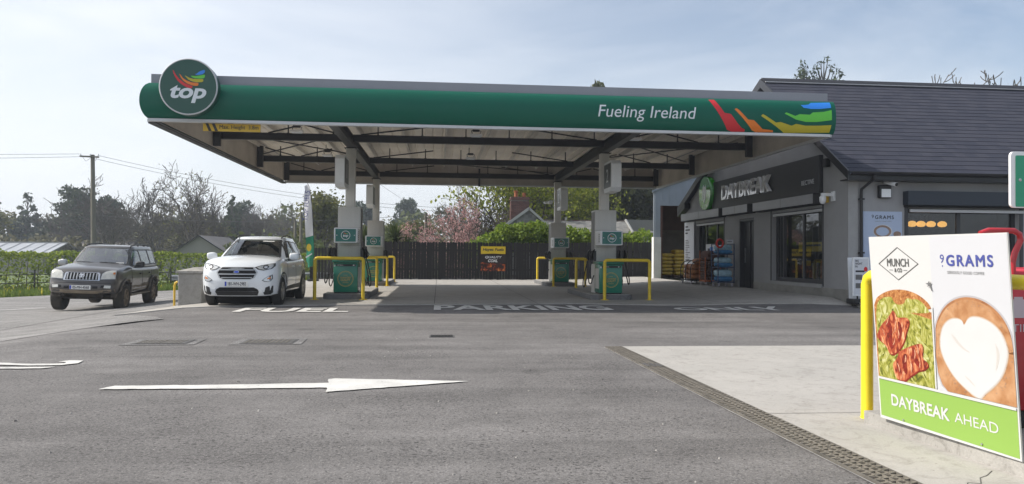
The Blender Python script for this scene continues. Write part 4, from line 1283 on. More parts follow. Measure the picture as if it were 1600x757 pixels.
MB().bb(14.345, 14.43, FY-0.02, FY-0.001, 0.7, 2.47).build('shutter_guide', M['frame'], wf)
# door
dr_ = MB().bb(WX+0.16, WX+0.21, 23.36, 24.44, 0.2, 2.36).build('door', M['signboard'], shop)
mb = MB(); mb.bb(WX+0.02, WX+0.24, 23.30, 23.358, 0.2, 2.45); mb.bb(WX+0.02, WX+0.24, 24.442, 24.5, 0.2, 2.45); mb.bb(WX+0.02, WX+0.24, 23.359, 24.441, 2.365, 2.45)
mb.build('frame', M['frame'], dr_)
MB().bb(WX+0.10, WX+0.13, 23.40, 24.40, 2.38, 2.44).build('shutter_bar', M['trim'], dr_)
MB().bar((WX+0.13, 24.3, 1.0), (WX+0.13, 24.3, 1.5), 0.025).build('handle', M['galv'], dr_)
MB().bb(WX+0.135, WX+0.158, 23.9, 23.91, 0.22, 2.34).build('door_seam', M['void'], dr_)
# roller shutter boxes: pale face, dark end
def shutter_box(y0, y1, z0, z1, p=0.28):
    b_ = MB().bb(WX-p, WX-0.001, y0+0.03, y1, z0, z1).build('shutter_box', M['shutter'], shop)
    MB().bb(WX-p-0.004, WX-0.001, y0, y0+0.028, z0-0.01, z1+0.005).build('end_cap', M['signboard'], b_)
    MB().bb(WX-p+0.01, WX-0.002, y0+0.03, y1-0.01, z0-0.03, z0-0.002).build('bottom_slot', M['void'], b_)
    MB().bb(WX-p-0.003, WX-p+0.001, (y0+y1)/2-0.01, (y0+y1)/2+0.01, z0+0.005, z1-0.005).build('seam', M['clad_edge'], b_)
shutter_box(18.9, 22.75, 2.60, 2.85); shutter_box(23.15, 25.28, 2.61, 2.86); shutter_box(25.62, 29.76, 2.60, 2.87)
b_ = MB().bb(11.29, 15.2, FY-0.22, FY-0.001, 2.49, 2.83).build('shutter_box', M['navy'], shop)
MB().bb(11.31, 15.18, FY-0.17, FY-0.002, 2.44, 2.488).build('bottom_slot', M['void'], b_)

# roof: slates in courses, laid over boarding
SL = (RZ-EZ)/(RY-17.40)
def rz(y): return EZ+0.06+(y-17.40)*SL
mb = MB(); mb.prism([(17.36, EZ), (RY, RZ-0.03), (RY, RZ-0.13), (17.36, EZ-0.1)], (WX-0.18, 0, 0), (0,1,0), (0,0,1), (14.4, 0, 0)); mb.build('roof_boarding', M['frame'], shop)
mb = MB(); SB = (RZ-3.12)/(BY+0.25-RY)
mb.prism([(RY+0.001, RZ+0.03), (BY+0.25, 3.15), (BY+0.25, 3.03), (RY+0.001, RZ-0.1)], (WX-0.18, 0, 0), (0,1,0), (0,0,1), (14.4, 0, 0)); mb.build('rear_roof', M['slate'], shop)
rs = random.Random(7)
V = []; F = []
L_ = math.hypot(RY-17.33, RZ-EZ); rows = 25; ex = L_/rows
dyy, dzz = (RY-17.33)/L_, (RZ-EZ)/L_
ny_, nz_ = -dzz, dyy
for r in range(rows):
    x = WX-0.2-(0.15 if r % 2 else 0)
    while x < WX+14.2:
        xa, xb = max(x+0.001, WX-0.2), x+0.299
        s0, s1 = r*ex-0.012+rs.uniform(-0.002, 0.002), (r+1)*ex+0.03
        lift0, lift1 = 0.006+rs.uniform(0, 0.0012), -0.004
        b0 = len(V)
        for s_, lf, th in ((s0, lift0, 0.008), (s1, lift1, 0.004)):
            for xx in (xa, xb):
                for q in (0, th):
                    V.append((xx, 17.33+s_*dyy+ny_*(lf-q+0.02), EZ+s_*dzz+nz_*(lf-q+0.02)))
        # order: 0 (a,0,top) 1 (a,0,bot) 2 (b,0,top) 3 (b,0,bot) 4.. upper edge
        F += [(b0, b0+2, b0+6, b0+4), (b0+1, b0+3, b0+2, b0), (b0+1, b0, b0+4, b0+5), (b0+2, b0+3, b0+7, b0+6)]
        x += 0.30
sl = npmesh('slates', V, F, M['slate'], shop, kind='stuff')
for k in range(32):
    x = WX-0.2+k*0.45
    mb = MB(); mb.prism([(RY-0.20, RZ-0.07), (RY-0.02, RZ+0.085), (RY+0.02, RZ+0.085), (RY+0.20, RZ-0.05), (RY+0.17, RZ-0.07), (RY, RZ+0.05), (RY-0.17, RZ-0.09)], (x+0.004, 0, 0), (0,1,0), (0,0,1), (0.442, 0, 0))
    mb.build('ridge_tile', M['ridge'], shop)
MB().bar((WX-0.18, RY-0.235, RZ-0.085), (WX+14.2, RY-0.235, RZ-0.085), 0.05, 0.02).build('ridge_mortar', M['trim'], shop)
# verges, gutter, downpipe
mb = MB(); mb.prism([(17.28, EZ-0.16), (17.28, EZ+0.05), (RY, RZ+0.05), (RY, RZ-0.2)], (WX-0.25, 0, 0), (0,1,0), (0,0,1), (0.045, 0, 0)); mb.build('barge_board', M['gutter'], shop)
mb = MB(); mb.prism([(RY+0.002, RZ+0.05), (BY+0.3, 3.16), (BY+0.3, 2.92), (RY+0.002, RZ-0.2)], (WX-0.25, 0, 0), (0,1,0), (0,0,1), (0.045, 0, 0)); mb.build('barge_board', M['gutter'], shop)
mb = MB(); mb.prism([(BY-0.6, 3.3), (BY+0.3, 2.93), (BY+0.3, 2.80), (BY-0.6, 3.1)], (WX-0.24, 0, 0), (0,1,0), (0,0,1), (0.22, 0, 0)); mb.build('eave_box', M['gutter'], shop)
MB().bb(WX-0.22, WX+14.2, 17.34, FY+0.0, EZ-0.17, EZ-0.14).build('soffit', M['gutter'], shop)
mb = MB()
pr = [(0.07*math.cos(rad(a)), 0.07*math.sin(rad(a))) for a in range(180, 361, 20)]
pr2 = pr+[(0.055*math.cos(rad(a)), 0.055*math.sin(rad(a))) for a in range(360, 179, -20)]
mb.prism(pr2, (WX-0.2, 17.25, EZ+0.02), (0,1,0), (0,0,1), (14.4, 0, 0)); mb.build('gutter', M['gutter'], shop)
MB().bb(WX-0.2, WX+14.2, 17.32, 17.345, EZ-0.15, EZ+0.04).build('fascia_board', M['gutter'], shop)
MB().tube([(10.30, 17.25, EZ-0.04), (10.30, 17.27, EZ-0.14), (10.18, 17.60, EZ-0.36), (10.18, 17.62, EZ-0.5), (10.18, 17.62, 0.2)], 0.036, 10).build('downpipe', M['gutter'], shop, smooth=40)
for z in (1.3, 2.6): MB().bb(10.12, 10.24, 17.57, FY-0.001, z, z+0.04).build('pipe_clip', M['gutter'], shop)

# shop sign: dark board, raised letters
sb = thing('shop_sign', 'long dark sign board with raised white letters DAYBREAK above the shop door', 'sign', (WX, 22.8, 2.88))
MB().bbox(WX-0.12, WX-0.002, 18.92, 26.72, 2.88, 3.86, 0.012).build('board', M['signboard'], sb)
letters('DAYBREAK', (WX-0.16, 23.55, 3.385), (0,-1,0), (0,0,1), M['letter_gloss'], sb, w=3.85, h=0.50, ext=0.09, bold=0.02)
text('lettering', 'BECTIVE', (WX-0.125, 19.52, 3.20), (0,-1,0), (0,0,1), M['trim'], sb, w=0.70, h=0.125, ext=0.006)
ow = thing('owl_sign', 'round green sign with a white owl emblem beside the DAYBREAK letters', 'sign', (WX, 27.7, 2.88))
oc = (27.12, 3.50)
MB().lathe([(0.0, WX-0.05), (0.61, WX-0.05), (0.61, WX-0.24), (0.60, WX-0.255), (0.0, WX-0.255)], (0, oc[0], oc[1]), 56, 'X').build('disc', M['owl_green'], ow, smooth=35)
MB().bb(WX-0.05, WX-0.002, oc[0]-0.2, oc[0]+0.2, oc[1]-0.2, oc[1]+0.2).build('mount', M['signboard'], ow)
bird = [(0.10,0.33),(0.17,0.25),(0.18,0.12),(0.24,-0.02),(0.22,-0.16),(0.12,-0.27),(0.03,-0.36),(-0.03,-0.36),(-0.06,-0.27),(-0.12,-0.20),(-0.15,-0.05),(-0.15,0.12),(-0.14,0.24),(-0.08,0.33),(-0.06,0.25),(0.05,0.25)]
MB().prism(bird, (WX-0.256, oc[0], oc[1]-0.0), (0,1,0), (0,0,1), (-0.008,0,0)).build('emblem', M['sign_white'], ow)
for a, b_ in (((0.17, 0.05), (0.05, -0.26)), ((0.10, 0.06), (0.02, -0.2)), ((0.2, -0.02), (0.1, -0.25))):
    MB().bar((WX-0.265, oc[0]+a[0], oc[1]+a[1]), (WX-0.265, oc[0]+b_[0], oc[1]+b_[1]), 0.012, 0.004, up=(1,0,0)).build('emblem_line', M['owl_green'], ow)

# posters on the wall
def lines(mb, x, y0, y1, z0, z1, n, q=1):
    r_ = random.Random(q)
    for i in range(n):
        z = z1-(z1-z0)*i/n
        L = (y1-y0)*r_.uniform(0.45, 1.0)
        mb.bb(x-0.002, x, y1-L, y1, z-(z1-z0)/n*0.45, z)
t = thing('wall_poster', 'tall white notice with lines of print at the far end of the shop wall', 'poster', (WX, 29.4, 0.2))
MB().bb(WX-0.062, WX-0.04, 28.83, 29.98, 0.2, 2.54).build('sheet', M['paper'], t)
mb = MB(); lines(mb, WX-0.063, 29.25, 29.85, 0.95, 1.85, 13, 3); mb.build('print', M['ink_grey'], t)
mb = MB(); lines(mb, WX-0.063, 29.3, 29.85, 2.02, 2.4, 3, 8); mb.build('heading', M['ink'], t)
t = thing('window_notice', 'small white notice with blue mark in the shop window behind the trolleys', 'poster', (WX, 27.5, 1.17))
MB().bb(WX+0.12, WX+0.135, 27.06, 28.0, 1.17, 1.66).build('sheet', M['paper'], t)
MB().bb(WX+0.117, WX+0.119, 27.25, 27.55, 1.38, 1.55).build('blue_mark', M['blue'], t); MB().bb(WX+0.117, WX+0.119, 27.56, 27.8, 1.36, 1.50).build('black_mark', M['ink'], t)
t = thing('coffee_poster', 'pale blue 9GRAMS coffee poster on the front wall behind the white board', 'poster', (10.75, FY, 0.2))
MB().bb(10.26, 11.255, FY-0.02, FY-0.002, 0.35, 2.33).build('sheet', M['paper_blue'], t)
text('lettering', 'GRAMS', (10.80, FY-0.0205, 2.19), (1,0,0), (0,0,1), M['ink'], t, w=0.48, h=0.085, ext=0.002, bold=0.02, space=1.25)
text('lettering', '9', (10.50, FY-0.0205, 2.205), (1,0,0), (0,0,1), M['ink'], t, h=0.085, ext=0.002)
text('small_lettering', 'SERIOUSLY GOOD COFFEE', (10.77, FY-0.0205, 2.09), (1,0,0), (0,0,1), M['ink_grey'], t, w=0.42, h=0.018, ext=0.001)
M['coffee'] = mat('coffee_print', (0.30, 0.20, 0.15), 0.5, var=0.2, vscale=8)
def ell(a, b_, c=(0,0), n=28): return [(c[0]+a*math.cos(2*PI*i/n), c[1]+b_*math.sin(2*PI*i/n)) for i in range(n)]
MB().prism(ell(0.245, 0.17, (10.76, 1.84)), (0, FY-0.021, 0), (1,0,0), (0,0,1), (0,-0.002,0)).build('cup_print', M['paper'], t)
MB().prism(ell(0.225, 0.15, (10.75, 1.845)), (0, FY-0.0235, 0), (1,0,0), (0,0,1), (0,-0.001,0)).build('coffee_print', M['coffee'], t)
MB().prism(ell(0.165, 0.105, (10.75, 1.84)), (0, FY-0.025, 0), (1,0,0), (0,0,1), (0,-0.001,0)).build('milk_print', M['paper_blue'], t)
MB().prism(ell(0.10, 0.07, (11.13, 1.78)), (0, FY-0.021, 0), (1,0,0), (0,0,1), (0,-0.002,0)).build('beans_print', M['coffee'], t)

# small fittings
def camera(name, x, y, z, dx, dy, label, plate=None):
    t = thing(name, label, 'camera', (x, y, z))
    MB().bbox(x-0.05, x+0.05, y-0.05, y+0.05, z, z+0.14, 0.01).build('mount', M['sign_white'], t)
    a = Vector((x, y, z+0.05)); d = Vector((dx, dy, -0.25)).normalized()
    MB().cyl(a+d*0.04, a+d*0.30, 0.05, n=14).build('body', M['sign_white'], t, smooth=50)
    MB().cyl(a+d*0.301, a+d*0.31, 0.042, n=14).build('lens', M['black'], t)
    return t
t = thing('security_camera', 'white dome security camera on the gable wall near the corner', 'camera', (WX-0.2, 18.4, 2.6))
MB().bbox(WX-0.34, WX-0.05, 18.34, 18.42, 2.74, 2.82, 0.01).build('arm', M['sign_white'], t); MB().bbox(WX-0.05, WX-0.002, 18.30, 18.46, 2.62, 2.86, 0.01).build('wall_plate', M['sign_white'], t)
MB().lathe([(0.0, 2.54), (0.05, 2.555), (0.075, 2.6), (0.08, 2.65), (0.08, 2.72), (0.05, 2.745), (0.0, 2.745)], (WX-0.30, 18.38, 0), 18).build('dome', M['sign_white'], t, smooth=50)
t = thing('alarm_box', 'small amber alarm box on the gable wall beside the dome camera', 'alarm', (WX, 18.75, 2.6))
MB().bbox(WX-0.07, WX-0.002, 18.62, 18.82, 2.60, 2.85, 0.015).build('casing', M['amber'], t); MB().bb(WX-0.075, WX-0.071, 18.66, 18.78, 2.66, 2.72).build('label', M['ink'], t)
camera('security_camera', 10.83, FY-0.06, 2.99, 0.25, -0.9, 'white bullet security camera above the flood lamp on the front wall')
t = thing('flood_lamp', 'square flood lamp with black frame below the camera on front wall', 'lamp', (10.77, FY, 2.67))
MB().bbox(10.62, 10.93, FY-0.13, FY-0.002, 2.65, 2.97, 0.03).build('housing', M['black'], t); MB().bbox(10.66, 10.90, FY-0.14, FY-0.131, 2.67, 2.87, 0.003).build('glass', M['sign_white'], t)
t = thing('wall_speaker', 'small black speaker high on the gable wall under the roof verge', 'speaker', (WX, 18.6, 3.5))
MB().bbox(WX-0.16, WX-0.03, 18.5, 18.68, 3.50, 3.72, 0.015).build('case', M['black'], t); MB().bar((WX-0.03, 18.6, 3.6), (WX-0.001, 18.6, 3.62), 0.04).build('bracket', M['black'], t)
# hanging lamps inside the front window
em = bpy.data.materials.new('lamp_glow'); em.use_nodes = True
pb = em.node_tree.nodes['Principled BSDF']; pb.inputs['Base Color'].default_value = (0.8, 0.5, 0.15, 1); pb.inputs['Emission Color'].default_value = (1.0, 0.50, 0.12, 1); pb.inputs['Emission Strength'].default_value = 1.15
for i, x in enumerate((11.93, 12.17, 12.44, 12.74)):
    yy = FY+0.62
    t = thing('pendant_lamp', ['amber hanging lamp, first from the left, half behind the window frame', 'amber hanging lamp, second from the left in the shop window', 'amber hanging lamp, third from the left in the shop window', 'amber hanging lamp nearest the window mullion'][i], 'lamp', (x, yy, 1.97), 'amber lamps hanging in the shop window')
    MB().lathe([(0.0, 1.99), (0.07, 2.0), (0.108, 2.04), (0.108, 2.085), (0.07, 2.13), (0.02, 2.145), (0.0, 2.145)], (x, yy, 0), 18).build('shade', em, t, smooth=60)
    MB().cyl((x, yy, 2.145), (x, yy, 2.94), 0.006, n=6).build('cord', M['black'], t)
# things behind the gable window
M['ad_yellow'] = mat('advert_yellow', (0.70, 0.50, 0.02), 0.5)
M['ad_orange'] = mat('goods_orange', (0.45, 0.14, 0.03), 0.6, var=0.4, vscale=6)
t = thing('window_advert', 'yellow advert card standing inside the gable window', 'sign', (WX+0.5, 20.2, 1.3))
MB().bb(WX+0.40, WX+0.42, 19.55, 21.1, 1.36, 1.62).build('card', M['ad_yellow'], t)
mb = MB(); lines(mb, WX+0.40, 19.8, 20.8, 1.44, 1.56, 1, 2); mb.build('print', M['ink'], t)
MB().bb(WX+0.43, WX+0.46, 20.2, 20.3, 0.18, 1.36).build('stand', M['frame'], t)
r_ = random.Random(5)
t = thing('display_shelf', 'low shelf of orange goods inside the gable window', 'shelf', (WX+0.7, 20.3, 0.18))
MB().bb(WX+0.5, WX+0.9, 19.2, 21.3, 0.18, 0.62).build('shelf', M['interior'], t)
for i in range(9):
    y = 19.3+i*0.21; h = r_.uniform(0.2, 0.5)
    MB().bbox(WX+0.52, WX+0.72, y, y+0.17, 0.622, 0.622+h, 0.02).build('goods_box', [M['ad_orange'], M['redbrown'], M['ad_yellow']][i % 3], t)

# trolleys by the window
def caster(mb, x, y, z):
    mb.cyl((x-0.02, y, z+0.05), (x+0.02, y, z+0.05), 0.05, n=10); mb.bb(x-0.025, x+0.025, y-0.02, y+0.02, z+0.08, z+0.12)
M['pack_blue'] = mat('pack_film_blue', (0.05, 0.20, 0.42), 0.25, var=0.2, vscale=6)
M['pack_pale'] = mat('pack_film_pale', (0.32, 0.50, 0.60), 0.25, var=0.25, vscale=8)
M['frame_blue'] = mat('trolley_blue', (0.03, 0.055, 0.13), 0.4)
M['frame_orange'] = mat('trolley_orange', (0.42, 0.10, 0.02), 0.5, var=0.2, vscale=6)
M['bag_brown'] = mat('brown_bag', (0.30, 0.115, 0.03), 0.6, var=0.3, vscale=7, bump=0.5, bscale=14)
M['net_brown'] = mat('stacked_logs', (0.10, 0.045, 0.025), 0.8, var=0.4, vscale=9)
M['caster_grey'] = mat('caster_grey', (0.40, 0.38, 0.42), 0.5)
def pillow(mb, c, size, rz=0, seed=0, n=7, sag=0.0):
    """soft filled bag: superellipsoid with wobble"""
    q = random.Random(seed); b0 = len(mb.v)
    nu, nv = 14, 9; ph = [q.uniform(0, 6.28) for _ in range(4)]
    R = Matrix.Rotation(rz, 3, 'Z')
    def sg(v, p): return math.copysign(abs(v)**p, v)
    for j in range(nv):
        v = -PI/2+PI*j/(nv-1)
        for i in range(nu):
            u = 2*PI*i/nu
            k = 1+0.05*math.sin(3*u+ph[0])+0.04*math.sin(5*u+ph[1]+2*v)
            x = sg(math.cos(v), 0.45)*sg(math.cos(u), 0.4)*size[0]/2*k
            y = sg(math.cos(v), 0.45)*sg(math.sin(u), 0.4)*size[1]/2*k
            z = sg(math.sin(v), 0.75)*size[2]/2*(1+0.06*math.sin(2*u+ph[2]))
            mb.v.append(tuple(R @ Vector((x, y, z))+Vector(c)))
    for j in range(nv-1):
        for i in range(nu): mb.f.append((b0+j*nu+i, b0+j*nu+(i+1) % nu, b0+(j+1)*nu+(i+1) % nu, b0+(j+1)*nu+i))
    return mb
def g0(x, y): return gz(x, y)+0.02
# blue cage of bottle packs
cx, cy = 9.36, 24.55; zb = g0(cx, cy)
t = thing('stock_trolley', 'tall blue roll cage holding three shelves of wrapped bottle packs', 'trolley', (cx, cy, zb), 'stock trolleys outside the shop window')
mb = MB()
for x in (cx-0.27, cx+0.27):
    for y in (cy-0.3, cy+0.3): mb.bar((x, y, zb+0.12), (x, y, zb+1.4), 0.028)
mb.bar((cx-0.27, cy-0.3, zb+1.4), (cx-0.27, cy+0.3, zb+1.4), 0.028); mb.bar((cx+0.27, cy-0.3, zb+1.4), (cx+0.27, cy+0.3, zb+1.4), 0.028)
mb.build('cage_frame', M['frame_blue'], t)
for z in (0.14, 0.62, 1.05): MB().bb(cx-0.26, cx+0.26, cy-0.29, cy+0.29, zb+z, zb+z+0.03).build('shelf', M['frame_blue'], t)
for x in (cx-0.22, cx+0.22):
    for y in (cy-0.25, cy+0.25):
        mb = MB(); caster(mb, x, y, zb); mb.build('caster', M['caster_grey'], t)
k = 0
for z, hh in ((0.17, 0.40), (0.65, 0.32), (1.08, 0.30)):
    for y in (cy-0.15, cy+0.15):
        p = thing('bottle_pack', f"film wrapped bottle pack on the {['bottom', 'middle', 'top'][k//2]} shelf of the blue cage, {'outer' if k % 2 == 0 else 'wall'} side".replace('outer side', 'nearer the camera').replace('wall side', 'farther from the camera'), 'bottle pack', (cx, y, zb+z), 'bottle packs in the blue cage')
        pillow(MB(), (cx, y, zb+z+hh*0.68), (0.47, 0.27, hh*0.60), seed=k).build('pack', M['pack_pale'], p, smooth=60)
        pillow(MB(), (cx, y, zb+z+hh*0.22), (0.48, 0.28, hh*0.44), seed=k+9).build('pack_band', M['pack_blue'], p, smooth=60)
        k += 1
t = thing('price_card', 'small white price card on top of the blue bottle cage', 'sign', (cx+0.1, cy-0.1, zb+1.41))
MB().bb(cx+0.02, cx+0.24, cy-0.31, cy-0.295, zb+1.42, zb+1.55).build('card', M['paper'], t); MB().bb(cx+0.04, cx+0.2, cy-0.312, cy-0.3105, zb+1.47, zb+1.49).build('print', M['ink'], t)
t = thing('life_ring', 'orange red ring hung on the left of the blue bottle cage', 'ring', (cx-0.2, cy+0.31, zb+1.25))
mb = MB(); mb.tube([(cx-0.22+0.11*math.cos(a), cy-0.32, zb+1.42+0.13*math.sin(a)) for a in np.linspace(0, 2*PI, 17)], 0.035, 8); mb.build('tube', M['red_plastic'], t, smooth=50)
# orange stand of logs
cx, cy = 9.42, 25.9; zb = g0(cx, cy)
t = thing('stock_trolley', 'orange framed trolley of dark netted logs between the bags and bottle cage', 'trolley', (cx, cy, zb), 'stock trolleys outside the shop window')
mb = MB()
for x in (cx-0.27, cx+0.27):
    for y in (cy-0.28, cy+0.28): mb.bar((x, y, zb+0.1), (x, y, zb+0.95 if y < cy else zb+1.2), 0.03)
mb.bb(cx-0.28, cx+0.28, cy-0.3, cy+0.3, zb+0.12, zb+0.17)
mb.build('stand', M['frame_orange'], t)
for x in (cx-0.22, cx+0.22):
    for y in (cy-0.25, cy+0.25):
        mb = MB(); caster(mb, x, y, zb); mb.build('caster', M['caster_grey'], t)
mb = MB(); r_ = random.Random(3)
for i in range(5):
    for j in range(7):
        mb.cyl((cx-0.24+i*0.105, cy-0.26, zb+0.22+j*0.095), (cx-0.24+i*0.105, cy+0.24, zb+0.22+j*0.095), 0.045+r_.uniform(-0.006, 0.004), n=8)
props(mb.build('log', M['net_brown'], t), kind='stuff')
t = thing('log_sack', 'dark red sack slumped on top of the netted logs trolley', 'sack', (cx, cy, zb+0.87))
pillow(MB(), (cx+0.02, cy+0.05, zb+1.02), (0.56, 0.5, 0.34), 0.2, 4).build('sack', M['redbrown'], t, smooth=60)
# hooped trolley of brown bags
cx, cy = 9.32, 27.3; zb = g0(cx, cy)
t = thing('stock_trolley', 'low hooped trolley stacked with brown bags, farthest along the wall', 'trolley', (cx, cy, zb), 'stock trolleys outside the shop window')
mb = MB()
for y in (cy-0.55, cy, cy+0.55):
    mb.tube([(cx-0.32, y, zb+0.12)]+[(cx-0.32*math.cos(a), y, zb+0.5+0.35*math.sin(a)) for a in np.linspace(0.1, PI-0.1, 9)]+[(cx+0.32, y, zb+0.12)], 0.016, 6)
mb.bb(cx-0.33, cx+0.33, cy-0.58, cy+0.58, zb+0.11, zb+0.14)
mb.build('hoop_frame', M['black'], t)
for x in (cx-0.26, cx+0.26):
    for y in (cy-0.5, cy+0.5):
        mb = MB(); caster(mb, x, y, zb); mb.build('caster', M['caster_grey'], t)
k = 0
for z in (0.25, 0.43, 0.61):
    for y in (cy-0.29, cy+0.29):
        pillow(MB(), (cx, y, zb+z), (0.52, 0.5, 0.2), 0, k).build('brown_bag', M['bag_brown'], None, smooth=60, label=f"brown fuel bag on the hooped trolley, {['bottom', 'middle', 'top'][k//2]} row, {'near' if k % 2 == 0 else 'far'} end", cat='bag', group='brown bags on the hooped trolley'); k += 1
pillow(MB(), (cx+0.1, cy-0.35, zb+0.82), (0.45, 0.42, 0.2), 0, 15).build('brown_bag', M['bag_brown'], None, smooth=60, label='brown fuel bag lying alone on top of the hooped trolley stack', cat='bag', group='brown bags on the hooped trolley')

# folded sandwich board by the corner
t = thing('pavement_sign', 'white sandwich board with small pictures standing at the shop corner', 'sign', (9.9, 17.2, gz(9.9, 17.2)))
zz = 0.11
ft = MB().prism([(9.69, 0.30), (10.12, 0.30), (10.10, 1.21), (9.69, 1.21)], (0, 17.14, 0), (1,0,0), (0,0,1), (0, 0.03, 0)).build('front_leaf', M['sign_white'], t)
MB().prism([(9.70, 0.22), (10.11, 0.22), (10.10, 1.20), (9.70, 1.20)], (0, 17.28, 0), (1,0,0), (0,0.08,1), (0, 0.02, 0)).build('rear_leaf', M['sign_white'], t)
MB().prism([(9.725, 0.335), (10.085, 0.335), (10.07, 1.18), (9.725, 1.18)], (0, 17.137, 0), (1,0,0), (0,0,1), (0, 0.002, 0)).build('poster', M['paper'], ft)
text('lettering', 'BIG\nNIGHT\nIN', (9.84, 17.136, 1.06), (1,0,0), (0,0,1), M['ink'], ft, w=0.17, h=0.18, ext=0.001, bold=0.02)
MB().prism(ell(0.045, 0.055, (10.01, 0.93)), (0, 17.136, 0), (1,0,0), (0,0,1), (0,-0.001,0)).build('red_badge', M['red'], ft)
for a, b_ in ((0.68, 0.80), (0.48, 0.60)): MB().bb(9.76, 9.92, 17.134, 17.136, a, b_).build('picture', M['ink_grey'], ft)
MB().bb(9.76, 9.98, 17.134, 17.136, 0.86, 0.90).build('print', M['ink'], ft)
MB().bbox(9.68, 10.14, 17.05, 17.42, zz, zz+0.12, 0.02).build('weighted_base', M['black'], t)
MB().bb(9.8, 9.83, 17.14, 17.17, zz+0.121, 0.30).build('leg', M['black'], t); MB().bb(9.99, 10.02, 17.14, 17.17, zz+0.121, 0.30).build('leg', M['black'], t)

# ---------------------------------------------------------------- fuel shed behind the shop
SY = 33.5
sh = thing('fuel_shed', 'pale metal clad shed with open front and red brown interior behind shop', 'shed', (12, 37, 0.05))
mb = MB()
def clad(poly, o, u, v, t, name, material): return MB().prism(poly, o, u, v, t).build(name, material, sh)
clad([(9.58, 2.05), (9.88, 2.05), (9.88, 3.47), (14.2, 3.47), (14.2, 5.2), (12.2, 5.2), (9.58, 4.09)], (0, SY, 0), (1,0,0), (0,0,1), (0, 0.04, 0), 'front_cladding', M['clad_metal'])
for k in range(14):
    x = 9.66+k*0.32
    if x < 12.2:
        zt = 4.05+(x-9.58)*0.424; zb_ = 3.49 if x > 9.9 else 2.07
        MB().bb(x-0.02, x+0.02, SY-0.018, SY-0.001, zb_, zt-0.02).build('cladding_rib', M['clad_metal'], sh)
MB().bb(9.56, 9.90, SY-0.06, SY+0.25, 0.0, 2.05).build('front_pier', M['whitewash'], sh)
MB().bb(9.885, 9.99, SY+0.042, SY+0.2, 0.0, 3.46).build('door_post', M['redbrown'], sh)
MB().bar((9.66, SY+0.26, 2.0), (12.3, 40.5, 2.0), 0.08, 4.1).build('side_cladding', M['clad_metal'], sh)
mb = MB(); mb.prism([(9.45, 4.05), (12.2, 5.2), (12.2, 5.28), (9.45, 4.13)], (0, SY-0.12, 0), (1,0,0), (0,0,1), (2.6, 7.2, 0)); mb.build('roof', M['clad_metal'], sh)
mb = MB(); mb.prism([(12.205, 5.2), (14.9, 4.05), (14.9, 4.13), (12.205, 5.28)], (0, SY-0.12, 0), (1,0,0), (0,0,1), (2.6, 7.2, 0)); mb.build('roof', M['clad_metal'], sh)
MB().bb(10.55, 14.2, 36.0, 36.1, 0.0, 2.3).build('rear_wall', M['brownwall'], sh); MB().bb(10.55, 14.2, 36.0, 36.09, 2.45, 4.2).build('rear_wall', M['redbrown'], sh)
MB().bb(10.55, 14.2, 35.9, 35.999, 2.302, 2.448).build('rail_beam', M['brownwall'], sh)
MB().bar((9.80, SY+0.26, 1.7), (10.62, 36.0, 1.7), 0.02, 3.4).build('inner_lining', M['redbrown'], sh)
MB().bb(14.2, 14.3, SY, 36.1, 0.0, 4.4).build('side_cladding', M['clad_metal'], sh)
t = thing('wooden_pallet', 'wooden pallet under the stack of yellow bags in the shed', 'pallet', (10.7, 34.4, 0.1))
zb = g0(9.7, 34.4)
for i in range(5): MB().bb(10.02, 11.4, 34.0+i*0.2, 34.14+i*0.2, zb+0.10, zb+0.12).build('slat', M['net_brown'], t)
for x in (10.05, 10.7, 11.3): MB().bb(x, x+0.08, 34.0, 34.94, zb, zb+0.099).build('bearer', M['net_brown'], t)
M['bag_yellow'] = mat('yellow_coal_bag', (0.58, 0.38, 0.03), 0.45, col2=(0.30, 0.19, 0.03), vscale=5, bump=0.6, bscale=10)
bagnames = ['bottom', 'second', 'third', 'fourth', 'fifth', 'sixth']
for r in range(6):
    for c in range(2):
        x = 10.34+c*0.66+(0.04 if r % 2 else 0)
        pillow(MB(), (x, 34.32, zb+0.21+r*0.165), (0.66, 0.6, 0.18), 0.05*(-1)**r, r*2+c).build('coal_bag', M['bag_yellow'], None, smooth=60, label=f"yellow bag of fuel in the shed stack, {bagnames[r]} row, {['left', 'right'][c]} column", cat='bag', group='yellow fuel bags stacked in the shed')
pillow(MB(), (10.95, 34.35, zb+0.21+6*0.165), (0.5, 0.5, 0.18), 0.2, 31).build('coal_bag', M['bag_yellow'], None, smooth=60, label='single yellow bag of fuel lying on top of the shed stack', cat='bag', group='yellow fuel bags stacked in the shed')

